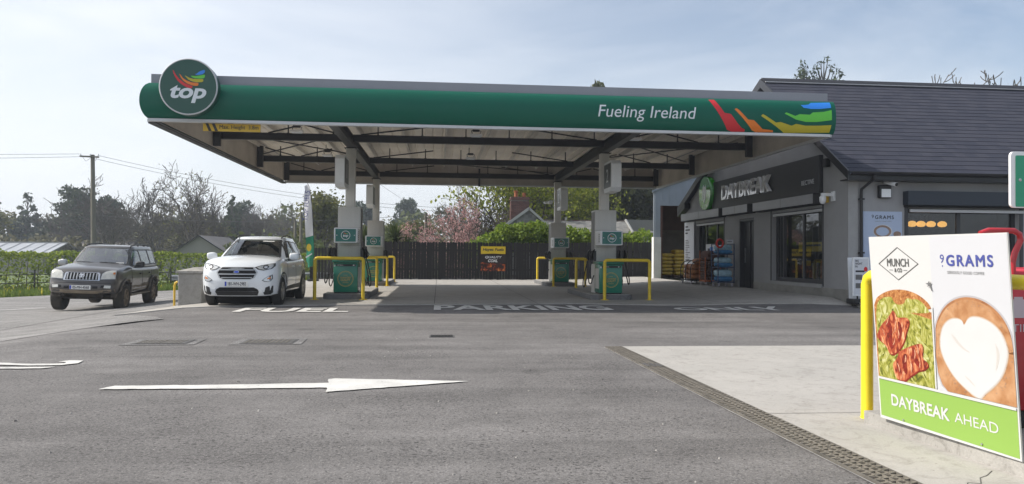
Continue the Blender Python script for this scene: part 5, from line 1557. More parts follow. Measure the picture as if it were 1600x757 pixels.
# ---------------------------------------------------------------- poster board on the right, its barrier and the red cabinet
def printmat(name, stops, scale=18.0, distort=1.5, detail=6, stretch=None, rough=0.45, wave=False, rot=0.0):
    m = bpy.data.materials.new(name); m.use_nodes = True
    t = m.node_tree; b = t.nodes['Principled BSDF']
    tcn = t.nodes.new('ShaderNodeTexCoord'); mpn = t.nodes.new('ShaderNodeMapping')
    mpn.inputs['Scale'].default_value = stretch or (1, 1, 1); mpn.inputs['Rotation'].default_value = (rot, 0, 0)
    t.links.new(tcn.outputs['Object'], mpn.inputs['Vector'])
    if wave:
        n = t.nodes.new('ShaderNodeTexWave'); n.inputs['Scale'].default_value = scale; n.inputs['Distortion'].default_value = distort
        n.inputs['Detail'].default_value = detail; n.inputs['Detail Scale'].default_value = 1.6; n.bands_direction = 'Y'
    else:
        n = t.nodes.new('ShaderNodeTexNoise'); n.inputs['Scale'].default_value = scale; n.inputs['Distortion'].default_value = distort
        n.inputs['Detail'].default_value = detail; n.inputs['Roughness'].default_value = 0.55
    t.links.new(mpn.outputs['Vector'], n.inputs['Vector'])
    r = t.nodes.new('ShaderNodeValToRGB')
    while len(r.color_ramp.elements) < len(stops): r.color_ramp.elements.new(0.5)
    for e, (p, c) in zip(r.color_ramp.elements, stops): e.position = p; e.color = tuple(q*0.80 for q in lin(*c)[:3])+(1,)
    t.links.new(n.outputs['Fac'], r.inputs['Fac']); t.links.new(r.outputs['Color'], b.inputs['Base Color'])
    b.inputs['Roughness'].default_value = rough
    return m
M['board_white'] = mat('board_white', (0.55, 0.55, 0.545), 0.4)
M['board_cool'] = mat('board_cool_white', (0.515, 0.522, 0.55), 0.4, var=0.02, vscale=3)
M['crust'] = printmat('toast_print', [(0.28, (120, 66, 28)), (0.42, (164, 100, 48)), (0.55, (192, 130, 74)), (0.68, (214, 162, 106))], 46, 0.6, 8)
M['avocado'] = printmat('avocado_print', [(0.27, (62, 66, 14)), (0.38, (112, 116, 34)), (0.47, (156, 156, 62)), (0.56, (182, 180, 96)), (0.70, (214, 212, 160))], 17, 2.2, 6, stretch=(1, 1, 0.6), rot=0.6)
M['avocado2'] = printmat('avocado_shade_print', [(0.3, (70, 74, 18)), (0.5, (122, 126, 40)), (0.7, (176, 176, 74))], 26, 1.2, 5)
M['bacon'] = printmat('bacon_print', [(0.32, (104, 30, 18)), (0.43, (158, 62, 38)), (0.51, (188, 94, 58)), (0.58, (212, 134, 88)), (0.68, (236, 184, 140))], 26, 1.4, 6, stretch=(1, 1, 0.4), rot=0.45)
M['bacon_dark'] = printmat('bacon_dark_print', [(0.3, (96, 22, 14)), (0.6, (150, 44, 28))], 20, 1.0, 4)
M['crema'] = printmat('crema_print', [(0.30, (164, 108, 64)), (0.45, (186, 134, 90)), (0.6, (202, 154, 112)), (0.75, (214, 174, 136))], 9, 0.5, 9)
M['crema_dark'] = printmat('crema_dark_print', [(0.35, (150, 98, 62)), (0.6, (186, 132, 88))], 14, 0.5, 6)
M['crema_pale'] = mat('crema_pale', lin(196, 168, 140), 0.45)
M['milk'] = mat('milk_print', (0.555, 0.55, 0.55), 0.45, var=0.03, vscale=4)
M['milk_shade'] = mat('milk_shade_print', (0.50, 0.475, 0.45), 0.45)
M['shadow_grey'] = mat('cup_rim_print', lin(166, 163, 166), 0.45)
M['band_green'] = mat('band_green', (0.235, 0.39, 0.075), 0.45, var=0.02, vscale=2)
M['ink_mid'] = mat('charcoal_ink', (0.10, 0.10, 0.095), 0.5)
BO = Vector((3.04674, 5.03, 0.1007)); BU = Vector((0.0959813, -0.995383, -0.000512)); BV = Vector((-0.0676643, 0.0, 0.997708))
BN = BU.cross(BV).normalized(); BW, BH = 1.1553, 1.2458
pb_ = thing('poster_board', 'large white board with toast and coffee pictures reading DAYBREAK AHEAD', 'board', tuple(BO+BU*BW/2))
def chaikin(p, it=2):
    for _ in range(it):
        q = []
        for i in range(len(p)):
            a, b = p[i], p[(i+1) % len(p)]
            q += [(a[0]*.75+b[0]*.25, a[1]*.75+b[1]*.25), (a[0]*.25+b[0]*.75, a[1]*.25+b[1]*.75)]
        p = q
    return p
def scale_poly(p, k, c=None):
    c = c or (sum(a for a, b in p)/len(p), sum(b for a, b in p)/len(p))
    return [(c[0]+(a-c[0])*k, c[1]+(b-c[1])*k) for a, b in p]
def on_board(name, poly, material, level, parent=None):
    return MB().prism(poly, BO+BN*(0.0005+level*0.0008), BU, BV, BN*0.0006).build(name, material, parent or pb_)
def btext(name, body, c, w, h, material, level=8, bold=0.0, space=1.0, shear=0.0, fat=False):
    return text(name, body, BO+BU*c[0]+BV*c[1]+BN*(0.0005+level*0.0008), BU, BV, material, pb_, w=w, h=h, ext=0.0006, bold=bold, space=space, shear=shear, fat=fat)
MB().prism([(0, 0), (BW, 0), (BW+0.002, BH), (-0.004, BH)], BO-BN*0.010, BU, BV, BN*0.010).build('panel', M['board_white'], pb_)
on_board('coffee_panel', [(0.562, 0.288), (1.150, 0.290), (1.152, 1.238), (0.572, 1.236)], M['board_cool'], 0)
band = [(0.012, 0.02), (1.144, 0.012), (1.146, 0.274), (0.012, 0.272)]
on_board('green_band', band, M['band_green'], 0)
crust = [(0.010, 0.285), (0.010, 0.775)] + chaikin([(0.001, 0.778), (0.038, 0.827), (0.112, 0.865), (0.198, 0.889), (0.281, 0.896), (0.359, 0.891), (0.435, 0.873), (0.492, 0.847), (0.54, 0.813), (0.556, 0.772)])[2:-2] + [(0.556, 0.765), (0.548, 0.286)]
crust = [(max(0.008, a), b) for a, b in crust]
tp = on_board('toast_print', crust, M['crust'], 1)
avo = [(0.022, 0.288), (0.026, 0.72)] + chaikin([(0.03, 0.745), (0.043, 0.78), (0.063, 0.811), (0.108, 0.831), (0.135, 0.838), (0.194, 0.844), (0.208, 0.814), (0.239, 0.793), (0.287, 0.796), (0.317, 0.809), (0.331, 0.838), (0.363, 0.843), (0.393, 0.834), (0.424, 0.843), (0.475, 0.825), (0.516, 0.79), (0.551, 0.751)])[2:-3] + [(0.550, 0.72), (0.544, 0.289)]
on_board('avocado_print', avo, M['avocado'], 2, tp)
r_ = random.Random(12)
M['avocado_light'] = printmat('avocado_light_print', [(0.35, (176, 176, 84)), (0.6, (208, 208, 146))], 24, 1.0, 5)
sh_ = MB(); li_ = MB()
for i in range(70):      # brushed ridges of the mashed avocado: dark grooves and pale crests
    a, b = r_.uniform(0.04, 0.52), r_.uniform(0.31, 0.78)
    L_ = r_.uniform(0.03, 0.10); wd = r_.uniform(0.005, 0.013)
    ang = (-0.9 if a > 0.3 else -1.9)+r_.uniform(-0.4, 0.4)
    pts = []
    for s_ in range(7):
        u = s_/6; k = ang+0.5*(u-0.5)
        pts.append((a+L_*(u-0.5)*math.cos(k), b+L_*(u-0.5)*math.sin(k), wd*math.sin(PI*u)+0.0008))
    up = [(p[0]-p[2]*math.sin(ang), p[1]+p[2]*math.cos(ang)) for p in pts]; dn = [(p[0]+p[2]*math.sin(ang), p[1]-p[2]*math.cos(ang)) for p in pts]
    pl = up+dn[::-1]
    if min(p[0] for p in pl) < 0.025 or max(p[0] for p in pl) > 0.54 or min(p[1] for p in pl) < 0.292: continue
    if max(p[1] for p in pl) > 0.77: continue
    (sh_ if i % 2 else li_).prism(pl, BO+BN*(0.0005+(3 if i % 2 else 3.9)*0.0008+i*0.000006), BU, BV, BN*0.0004)
props(sh_.build('groove_print', M['avocado2'], tp), kind='stuff'); props(li_.build('crest_print', M['avocado_light'], tp), kind='stuff')
bac1 = chaikin([(0.202, 0.757), (0.225, 0.736), (0.238, 0.704), (0.296, 0.714), (0.351, 0.713), (0.347, 0.669), (0.319, 0.622), (0.298, 0.565), (0.261, 0.516), (0.226, 0.484), (0.182, 0.456), (0.14, 0.456), (0.119, 0.499), (0.079, 0.529), (0.028, 0.547), (0.028, 0.582), (0.073, 0.644), (0.146, 0.696), (0.183, 0.733)])
bac2 = chaikin([(0.23, 0.481), (0.338, 0.528), (0.456, 0.567), (0.46, 0.526), (0.447, 0.466), (0.497, 0.446), (0.499, 0.425), (0.455, 0.392), (0.409, 0.385), (0.368, 0.357), (0.319, 0.328), (0.277, 0.295), (0.236, 0.292), (0.188, 0.301), (0.163, 0.388), (0.19, 0.414), (0.227, 0.453)])
for b_ in (bac1, bac2):
    on_board('bacon_edge_print', [(a+0.006, c-0.008) for a, c in b_], M['bacon_dark'], 5, tp)
    on_board('bacon_print', b_, M['bacon'], 6, tp)
for q in ([(0.13,0.66),(0.16,0.6),(0.14,0.53),(0.16,0.49),(0.19,0.5),(0.175,0.56),(0.19,0.62),(0.17,0.68)], [(0.24,0.69),(0.25,0.62),(0.23,0.56),(0.25,0.54),(0.28,0.6),(0.275,0.67)],
          [(0.27,0.47),(0.26,0.40),(0.28,0.34),(0.31,0.35),(0.30,0.41),(0.32,0.48)], [(0.36,0.50),(0.37,0.44),(0.41,0.40),(0.44,0.42),(0.40,0.46),(0.395,0.52)]):
    on_board('bacon_fold_print', chaikin(q), M['bacon_dark'], 7, tp)
fat = MB(); r_ = random.Random(8)
for cx_, cy_ in ((0.10, 0.60), (0.15, 0.68), (0.22, 0.64), (0.25, 0.60), (0.29, 0.66), (0.20, 0.54), (0.23, 0.38), (0.30, 0.44), (0.34, 0.50), (0.39, 0.48), (0.42, 0.52), (0.26, 0.33), (0.43, 0.44), (0.35, 0.40)):
    L_ = r_.uniform(0.05, 0.10); an = r_.uniform(1.1, 2.0); wd = r_.uniform(0.004, 0.009)
    up = [(cx_+L_*(i/6-0.5)*math.cos(an+0.6*(i/6-0.5))-wd*math.sin(PI*i/6)*math.sin(an), cy_+L_*(i/6-0.5)*math.sin(an+0.6*(i/6-0.5))+wd*math.sin(PI*i/6)*math.cos(an)) for i in range(7)]
    dn = [(cx_+L_*(i/6-0.5)*math.cos(an+0.6*(i/6-0.5))+wd*0.6*math.sin(PI*i/6)*math.sin(an), cy_+L_*(i/6-0.5)*math.sin(an+0.6*(i/6-0.5))-wd*0.6*math.sin(PI*i/6)*math.cos(an)) for i in range(1, 6)]
    fat.prism(up+dn[::-1], BO+BN*(0.0005+8*0.0008), BU, BV, BN*0.0003)
M['bacon_fat'] = printmat('bacon_fat_print', [(0.35, (190, 112, 80)), (0.6, (224, 176, 144))], 40, 0.5, 4)
props(fat.build('fat_print', M['bacon_fat'], tp), kind='stuff')
cup0 = [(0.569, 0.613), (0.578, 0.677), (0.609, 0.742), (0.663, 0.808), (0.735, 0.853), (0.816, 0.876), (0.892, 0.877), (0.964, 0.862), (1.033, 0.829), (1.092, 0.777), (1.132, 0.711), (1.148, 0.64), (1.149, 0.568)]
cupc = chaikin(cup0)[2:-2]
def clipcup(p): return [(min(max(a, 0.566), 1.149), max(b, 0.293)) for a, b in p]
cupc = cupc+[(1.149, 0.58)]
tail = [(1.16, 0.5), (1.16, 0.27), (0.648, 0.27), (0.607, 0.327), (0.578, 0.395), (0.566, 0.498)]
cp = on_board('cup_rim_print', clipcup(scale_poly(cupc+tail, 1.035, (0.86, 0.57))), M['shadow_grey'], 1)
on_board('crema_dark_print', clipcup(cupc+tail), M['crema_dark'], 2, cp)
on_board('crema_print', clipcup([(0.862+(a-0.862)*(0.975 if a < 1.1 else 1.0), b-0.014*ss(0.55, 0.8, b)) for a, b in cupc+tail]), M['crema'], 3, cp)
heart = chaikin([(0.814, 0.699), (0.804, 0.733), (0.752, 0.742), (0.697, 0.727), (0.646, 0.683), (0.622, 0.619), (0.616, 0.556), (0.636, 0.496), (0.672, 0.44), (0.722, 0.386), (0.784, 0.346), (0.845, 0.312), (0.893, 0.297), (0.906, 0.301), (0.933, 0.333), (0.984, 0.371), (1.034, 0.417), (1.073, 0.471), (1.101, 0.54), (1.111, 0.588), (1.098, 0.642), (1.068, 0.695), (1.014, 0.737), (0.944, 0.76), (0.882, 0.762), (0.843, 0.746)])
for i_ in range(6):
    f_2 = i_/5; M['crema_%d' % i_] = mat('crema_blend', tuple((0.44+(0.54-0.44)*f_2, 0.30+(0.53-0.30)*f_2, 0.19+(0.52-0.19)*f_2)), 0.45)
    on_board('milk_edge_print', [(a, max(b, 0.294)) for a, b in scale_poly(heart, 1.055-0.009*i_)], M['crema_%d' % i_], 3.7+0.2*i_, cp)
M['crema_paler'] = mat('crema_paler', lin(206, 190, 174), 0.45)
on_board('heart_print', heart, M['milk'], 5.4, cp)
for q in ([(0.70,0.66),(0.74,0.60),(0.80,0.56),(0.86,0.55),(0.80,0.575),(0.75,0.62)], [(1.03,0.64),(1.06,0.58),(1.05,0.52),(1.02,0.46),(1.035,0.53),(1.04,0.58)], [(0.78,0.42),(0.83,0.38),(0.88,0.35),(0.84,0.39)]):
    on_board('milk_swirl_print', chaikin(q), M['milk_shade'], 6.2, cp)
sp = MB(); r_ = random.Random(2)
for i in range(150):
    t_ = r_.uniform(0, 2*PI); k = r_.uniform(0.86, 1.0)
    a, b = 0.862+0.28*k*math.cos(t_), 0.57+0.29*k*math.sin(t_)
    if b < 0.31 or inside(scale_poly(heart, 1.02), a, b): continue
    s_ = r_.uniform(0.0012, 0.0032)
    sp.prism([(a+s_*math.cos(j*PI/3), b+s_*math.sin(j*PI/3)) for j in range(6)], BO+BN*(0.0005+6*0.0008), BU, BV, BN*0.0003)
props(sp.build('bubble_print', M['coffee'], cp), kind='stuff')
on_board('white_rule', [(0.012, 0.2725), (1.146, 0.275), (1.146, 0.291), (0.012, 0.288)], M['board_white'], 7)
on_board('white_rule', [(0.549, 0.292), (0.561, 0.292), (0.570, 0.80), (0.559, 0.80)], M['board_white'], 7)
dia = [(0.278, 1.171), (0.461, 1.065), (0.272, 0.958), (0.088, 1.062)]
for i in range(4):
    a, b = Vector(dia[i]), Vector(dia[(i+1) % 4]); d = (b-a).normalized(); n2 = Vector((-d.y, d.x))*0.0028
    on_board('diamond_line', [tuple(a-n2-d*0.002), tuple(b-n2+d*0.002), tuple(b+n2+d*0.002), tuple(a+n2-d*0.002)], M['ink_mid'], 1+0.15*i)
btext('lettering', 'MUNCH', (0.275, 1.072), 0.205, 0.052, M['ink_mid'], 2, bold=0.01)
btext('lettering', '& CO', (0.276, 1.022), 0.07, 0.026, M['ink_mid'], 2, bold=0.025)
for a in ((0.19, 0.225), (0.325, 0.36)): on_board('rule', [(a[0], 1.021), (a[1], 1.021), (a[1], 1.0235), (a[0], 1.0235)], M['ink_mid'], 2)
btext('lettering', '9', (0.669, 1.100), None, 0.052, M['ink_blue'], 2)
on_board('dot', [(0.666, 1.052), (0.674, 1.052), (0.674, 1.060), (0.666, 1.060)], M['ink_blue'], 2)
btext('lettering', 'GRAMS', (0.878, 1.090), 0.345, 0.064, M['ink_blue'], 2, bold=0.03, space=1.22)
btext('small_lettering', 'SERIOUSLY GOOD COFFEE', (0.846, 1.018), 0.278, 0.017, M['ink_grey'], 2, space=1.15)
btext('lettering', 'DAYBREAK', (0.388, 0.147), 0.515, 0.072, M['board_white'], 2, bold=0.026)
btext('lettering', 'AHEAD', (0.850, 0.146), 0.325, 0.060, M['board_white'], 2)
tear = [(0.524,0.945),(0.545,0.948),(0.556,0.962),(0.561,0.948),(0.575,0.952),(0.566,0.936),(0.578,0.898),(0.570,0.902),(0.558,0.93),(0.535,0.925),(0.548,0.936)]
on_board('torn_scrap', tear, M['ink_grey'], 9)
bt = MB()
for a, b in ((0.235, 0.030), (0.888, 0.031)):
    t_ = [(a+0.006*math.cos(i*PI/5), b+0.006*math.sin(i*PI/5)) for i in range(10)]
    MB().prism(t_, BO+BN*0.002, BU, BV, BN*0.006).build('bolt', M['galv'], pb_)

# its yellow hoop barrier
yb = thing('yellow_barrier', 'bright yellow hoop barrier behind the white poster board', 'barrier', (3.2, 4.3, 0.02))
PA, PB = Vector((3.165, 5.40, 0.012)), Vector((3.235, 3.15, 0.10))
MB().tube([PA, PA+Vector((0, 0, 0.985)), PA+Vector((0.002, -0.02, 1.035)), PA+Vector((0.004, -0.06, 1.055)), PA.lerp(PB, 0.06)*1+Vector((0, 0, 1.058)), PB+Vector((0, 0.06, 0.967)), PB+Vector((0, 0.02, 0.95)), PB+Vector((0, 0, 0.90)), PB], 0.0425, 18).build('hoop', M['yellow_fresh'], yb, smooth=50)
MB().bbox(3.125, 3.35, 5.24, 5.43, 0.013, 0.025, 0.004).build('base_plate', M['yellow_fresh'], yb)
MB().bbox(3.12, 3.40, 3.55, 3.72, 0.101, 0.115, 0.004).build('base_plate', M['yellow_fresh'], yb)
# red extinguisher cabinet
M['red_gloss'] = mat('red_gloss_paint', (0.42, 0.016, 0.025), 0.35, coat=0.3, var=0.12, vscale=3)
M['red_cover'] = mat('red_cover', (0.50, 0.03, 0.05), 0.6, var=0.25, vscale=9, bump=0.5, bscale=12)
M['pink_print'] = mat('pale_pink_print', (0.50, 0.42, 0.46), 0.5)
rc = thing('extinguisher_cabinet', 'red fire extinguisher cabinet with tube handle behind the poster board', 'cabinet', (3.85, 4.8, 0.1))
MB().bbox(3.42, 4.30, 4.60, 5.00, 0.22, 1.02, 0.02).build('body', M['red_gloss'], rc, smooth=30)
MB().bbox(3.46, 4.26, 4.64, 4.96, 0.10, 0.218, 0.01).build('base', M['black'], rc)
pillow(MB(), (3.86, 4.8, 1.06), (0.92, 0.44, 0.16), 0, 3).build('cover', M['red_cover'], rc, smooth=60)
MB().tube([(3.46, 4.60, 1.36), (3.52, 4.6, 1.382), (3.69, 4.6, 1.382), (3.73, 4.6, 1.36), (3.738, 4.6, 1.32), (3.70, 4.6, 1.24), (3.682, 4.6, 1.18), (3.682, 4.6, 1.05)], 0.019, 12).build('handle', M['red_gloss'], rc, smooth=50)
text('lettering', 'EXTINGUISHER', (3.86, 4.598, 0.755), (1,0,0), (0,0,1), M['pink_print'], rc, w=0.56, h=0.05, ext=0.002)
for i, x in enumerate((3.72, 3.98)):
    MB().prism([(x-0.085,0.82),(x+0.085,0.82),(x+0.085,0.90),(x+0.05,0.935),(x+0.03,0.94),(x+0.03,0.955),(x-0.03,0.955),(x-0.03,0.94),(x-0.05,0.935),(x-0.085,0.90)], (0, 4.599, 0), (1,0,0), (0,0,1), (0,-0.003,0)).build('pictogram', M['pink_print'], rc)
# green sign at the edge of the frame
M['sign_green'] = mat('sign_green', (0.03, 0.30, 0.17), 0.4)
gs = thing('safety_sign', 'green sign with white rounded border cut off by the right edge', 'sign', (4.1, 4.82, 0.1))
def rr_(x0, x1, z0, z1, r, n=5):
    o = []
    for cx, cz, a0 in ((x1-r, z0+r, -90), (x1-r, z1-r, 0), (x0+r, z1-r, 90), (x0+r, z0+r, 180)):
        o += [(cx+r*math.cos(rad(a0+90*i/n)), cz+r*math.sin(rad(a0+90*i/n))) for i in range(n+1)]
    return o
MB().prism(rr_(3.832, 4.45, 1.545, 1.925, 0.03), (0, 4.80, 0), (1,0,0), (0,0,1), (0,0.02,0)).build('panel', M['white'], gs)
MB().prism(rr_(3.865, 4.417, 1.552, 1.898, 0.008), (0, 4.799, 0), (1,0,0), (0,0,1), (0,-0.003,0)).build('green_field', M['sign_green'], gs)
MB().lathe([(0, 4.792), (0.008, 4.793), (0.011, 4.796)], (3.897, 0, 1.733), 12, 'Y').build('screw', M['galv'], gs)
MB().cyl((4.2, 4.86, 0.1), (4.2, 4.86, 1.9), 0.03).build('post', M['galv'], gs)
# small dark shrub leaves at the foot of the cabinet

# ---------------------------------------------------------------- cars
M['car_white'] = mat('white_car_paint', (0.74, 0.77, 0.80), 0.25, coat=1.0)
M['car_dark'] = mat('dark_grey_car_paint', (0.052, 0.050, 0.052), 0.34, col2=(0.078, 0.069, 0.060), vscale=1.4, metal=0.2, coat=0.7)
M['mud'] = mat('muddy_paint', (0.17, 0.138, 0.10), 0.85, col2=(0.29, 0.24, 0.175), vscale=5, bump=0.2, bscale=25)
M['car_plastic'] = mat('car_plastic', (0.016, 0.017, 0.018), 0.55)
M['chrome'] = mat('chrome', (0.62, 0.63, 0.65), 0.15, metal=0.9)
M['silver'] = mat('silver_paint', (0.45, 0.46, 0.47), 0.35, metal=0.5)
M['lamp_clear'] = mat('headlamp_clear', (0.55, 0.57, 0.58), 0.08, metal=0.35, coat=1.0, var=0.35, vscale=9)
M['lamp_pale'] = mat('headlamp_pale', (0.62, 0.61, 0.55), 0.12, metal=0.2, coat=1.0, var=0.2, vscale=8)
M['lamp_dark'] = mat('headlamp_dark', (0.05, 0.052, 0.056), 0.1, coat=1.0)
M['amber_lens'] = mat('amber_lens', (0.55, 0.16, 0.02), 0.2, coat=0.6)
M['mud_flare'] = mat('dusty_flare', (0.085, 0.075, 0.065), 0.6, col2=(0.14, 0.115, 0.09), vscale=4)
M['car_glass'] = glassmat('car_glass', (0.45, 0.5, 0.48), 2.1)
M['glass_dark'] = glassmat('privacy_glass', (0.10, 0.11, 0.12), 1.7)
M['tyre'] = mat('tyre_rubber', (0.018, 0.018, 0.018), 0.8, var=0.3, vscale=14)
M['tyre_mud'] = mat('dusty_tyre', (0.03, 0.027, 0.023), 0.9, col2=(0.07, 0.058, 0.045), vscale=7)
M['rim_mud'] = mat('muddy_wheel', (0.24, 0.185, 0.13), 0.7, var=0.3, vscale=8)
M['rim_silver'] = mat('alloy_wheel', (0.34, 0.32, 0.30), 0.35, metal=0.6, var=0.2, vscale=8)
M['cabin'] = mat('cabin_trim', (0.022, 0.022, 0.024), 0.8)
M['cabin_beige'] = mat('cabin_grey', (0.10, 0.095, 0.088), 0.8)
M['plate'] = mat('number_plate', (0.72, 0.72, 0.70), 0.4)
M['eu_blue'] = mat('plate_blue', (0.02, 0.06, 0.45), 0.4)

def interp(tab, x):
    xs = [a for a, b in tab]; ys = [b for a, b in tab]
    return float(np.interp(x, xs, ys))

def smooth_interp(tab, x, w_=0.06):
    return sum(interp(tab, x+d*w_) for d in (-1, -0.5, 0, 0.5, 1))/5

def car_shell(name, S, material, parent):
    """lower body: cross sections along the length (x forward), wheel arches cut out, nose and tail shaped in plan and profile"""
    xs = list(np.linspace(S['xr'], S['xf'], 72))
    V = []; F = []
    prof_n = None
    for x in xs:
        w_ = smooth_interp(S['half'], x); zb = smooth_interp(S['bot'], x); zt = smooth_interp(S['top'], x); sh = smooth_interp(S['shoulder'], x)
        cr = S['crown']
        pts = [(0, zb), (0.5*w_, zb), (0.86*w_, zb+0.005), (0.955*w_, zb+0.04), (0.985*w_, zb+0.12)]
        mid = zb+0.12
        for k in range(1, 7):
            u = k/7; z = mid+(sh-mid)*u
            pts.append((w_*(0.985+0.018*math.sin(PI*u)), z))
        pts += [(0.982*w_, sh), (0.965*w_, sh+(zt-sh)*0.45), (0.93*w_, sh+(zt-sh)*0.78), (0.88*w_, zt-0.008), (0.80*w_, zt+cr*0.12)]
        for k in range(1, 7):
            u = 1-k/6*1.0
            pts.append((0.80*w_*u, zt+cr*(1-u*u*0.88)))
        n_ = len(pts)
        ring_ = [(x, y, z) for y, z in pts] + [(x, -y, z) for y, z in pts[-2:0:-1]]
        V += ring_
    n_ = len(ring_)
    # caps
    def cap(ring0, xsgn):
        c = (sum(p[1] for p in ring0)/n_, sum(p[2] for p in ring0)/n_)
        idx = []
        for s_ in (0.85, 0.6, 0.3):
            st = len(V)
            for p in ring0: V.append((p[0]+xsgn*0.012*(1-s_*s_), p[1]*s_, c[1]+(p[2]-c[1])*s_))
            idx.append(st)
        V.append((ring0[0][0]+xsgn*0.013, 0, c[1])); return idx, len(V)-1
    for j in range(len(xs)-1):
        for i in range(n_): F.append((j*n_+i, j*n_+(i+1) % n_, (j+1)*n_+(i+1) % n_, (j+1)*n_+i))
    for ring_i, sg in ((0, -1), (len(xs)-1, 1)):
        idx, ctr = cap([V[ring_i*n_+i] for i in range(n_)], sg)
        prev = ring_i*n_
        for st in idx:
            for i in range(n_):
                F.append((prev+i, prev+(i+1) % n_, st+(i+1) % n_, st+i))
            prev = st
        for i in range(n_): F.append((prev+i, prev+(i+1) % n_, ctr))
    xn, xa = S['xf'], S['xf']-S['nose_len']
    xt, xb = S['xr'], S['xr']+S['tail_len']
    W_ = S['wmax']
    out = []
    for x, y, z in V:
        if x > xa:
            u = (x-xa)/(xn-xa)
            x -= u*u*(S['bow']*abs(y/W_)**2.6 + interp(S['nose_prof'], z))
        if x < xb:
            u = (xb-x)/(xb-xt)
            x += u*u*(S['tail_bow']*abs(y/W_)**2.6 + interp(S['tail_prof'], z))
        out.append((x, y, z))
    me = bpy.data.meshes.new(name); me.from_pydata(out, [], F)
    bm = bmesh.new(); bm.from_mesh(me); bmesh.ops.recalc_face_normals(bm, faces=bm.faces[:]); bm.to_mesh(me); bm.free()
    o = bpy.data.objects.new(name, me); COL.objects.link(o)
    cutters = []
    for ax in S['axles']:
        for sy in (-1, 1):
            c = MB().cyl((ax, sy*(W_-0.30), S['wheel_z']), (ax, sy*(W_+0.3), S['wheel_z']), S['arch_r'], n=40)
            c.box((ax, sy*(W_+0.0), S['wheel_z']-0.5), (S['arch_r']*2-0.02, 0.6, 1.0)) if False else None
            cme = bpy.data.meshes.new('cut'); cme.from_pydata(c.v, [], c.f)
            bm = bmesh.new(); bm.from_mesh(cme); bmesh.ops.recalc_face_normals(bm, faces=bm.faces[:]); bm.to_mesh(cme); bm.free()
            co = bpy.data.objects.new('cut', cme); COL.objects.link(co); cutters.append(co)
            md = o.modifiers.new('b', 'BOOLEAN'); md.operation = 'DIFFERENCE'; md.object = co; md.solver = 'EXACT'
    dg = bpy.context.evaluated_depsgraph_get()
    nm = bpy.data.meshes.new_from_object(o.evaluated_get(dg))
    o.modifiers.clear(); o.data = nm
    for c in cutters: bpy.data.objects.remove(c)
    nm.materials.clear(); nm.materials.append(material)
    nm.polygons.foreach_set('use_smooth', [True]*len(nm.polygons)); nm.set_sharp_from_angle(angle=rad(38))
    o.parent = parent; ORG[o.name] = (0,0,0)
    bvh = BVHTree.FromPolygons([v.co.copy() for v in nm.vertices], [tuple(p.vertices) for p in nm.polygons])
    return o, bvh

def greenhouse(name, S, material, parent, windows):
    """cabin shell above the belt line; faces inside the window outlines are left out"""
    nz_, nu = 26, 150
    V = []; F = []
    def outline(t):
        z = S['gz0']+(S['gz1']-S['gz0'])*t
        e = t*t*0.25+t*0.75
        xf = S['gxf0']+(S['gxf1']-S['gxf0'])*(t*0.9+t*t*0.1); xr = S['gxr0']+(S['gxr1']-S['gxr0'])*e
        w_ = S['gw0']+(S['gw1']-S['gw0'])*(0.75*t+0.25*t*t)
        L_ = xf-xr; cx = (xf+xr)/2
        pts = []
        for i in range(nu):
            a = 2*PI*i/nu
            # superellipse in plan
            c, s = math.cos(a), math.sin(a)
            ex = S.get('gexp', 7)
            r = (abs(c)**ex+abs(s)**ex)**(-1/ex)
            X, Y = r*c, r*s
            x = cx+L_/2*X
            y = w_*Y
            if X > 0: x -= S['gbow']*(Y*Y)*max(0, X)**4
            else: x += S['grbow']*(Y*Y)*max(0, -X)**4
            # narrow towards the rear
            y *= 1-S.get('gtaper', 0.04)*max(0, -X)
            pts.append((x, y, z))
        return pts
    levels = [outline(t) for t in np.linspace(0, 1, nz_)]
    top = levels[-1]; cx = sum(p[0] for p in top)/nu
    for s_, dz in ((0.985, 0.018), (0.95, 0.034), (0.85, 0.05), (0.6, 0.066), (0.3, 0.074)):
        levels.append([(cx+(p[0]-cx)*s_, p[1]*s_, p[2]+dz*S.get('gcrown', 1)) for p in top])
    for l in levels: V += l
    for j in range(len(levels)-1):
        for i in range(nu): F.append((j*nu+i, j*nu+(i+1) % nu, (j+1)*nu+(i+1) % nu, (j+1)*nu+i))
    V.append((cx, 0, top[0][2]+0.076*S.get('gcrown', 1))); last = len(V)-1; pj = (len(levels)-1)*nu
    for i in range(nu): F.append((pj+i, pj+(i+1) % nu, last))
    bvh = BVHTree.FromPolygons([Vector(p) for p in V], F)
    keep = []
    for f in F:
        c = [sum(V[i][k] for i in f)/len(f) for k in range(3)]
        a, b = Vector(V[f[0]]), Vector(V[f[1]]); d = Vector(V[f[2]])
        n = (b-a).cross(d-a)
        if n.length > 0: n.normalize()
        cut = False
        for kind, poly in windows:
            if kind == 'front' and n.x > 0.3 and abs(n.x) > abs(n.y) and inside(poly, c[1], c[2]): cut = True
            if kind == 'rear' and n.x < -0.3 and abs(n.x) > abs(n.y) and inside(poly, c[1], c[2]): cut = True
            if kind == 'side' and abs(n.y) > 0.55 and inside(poly, c[0], c[2]): cut = True
        if not cut: keep.append(f)
    m = MB(); m.v = V; m.f = keep
    o = m.build(name, material, parent, smooth=40, fix=False)
    md = o.modifiers.new('s', 'SOLIDIFY'); md.thickness = 0.02; md.offset = -1
    return o, bvh

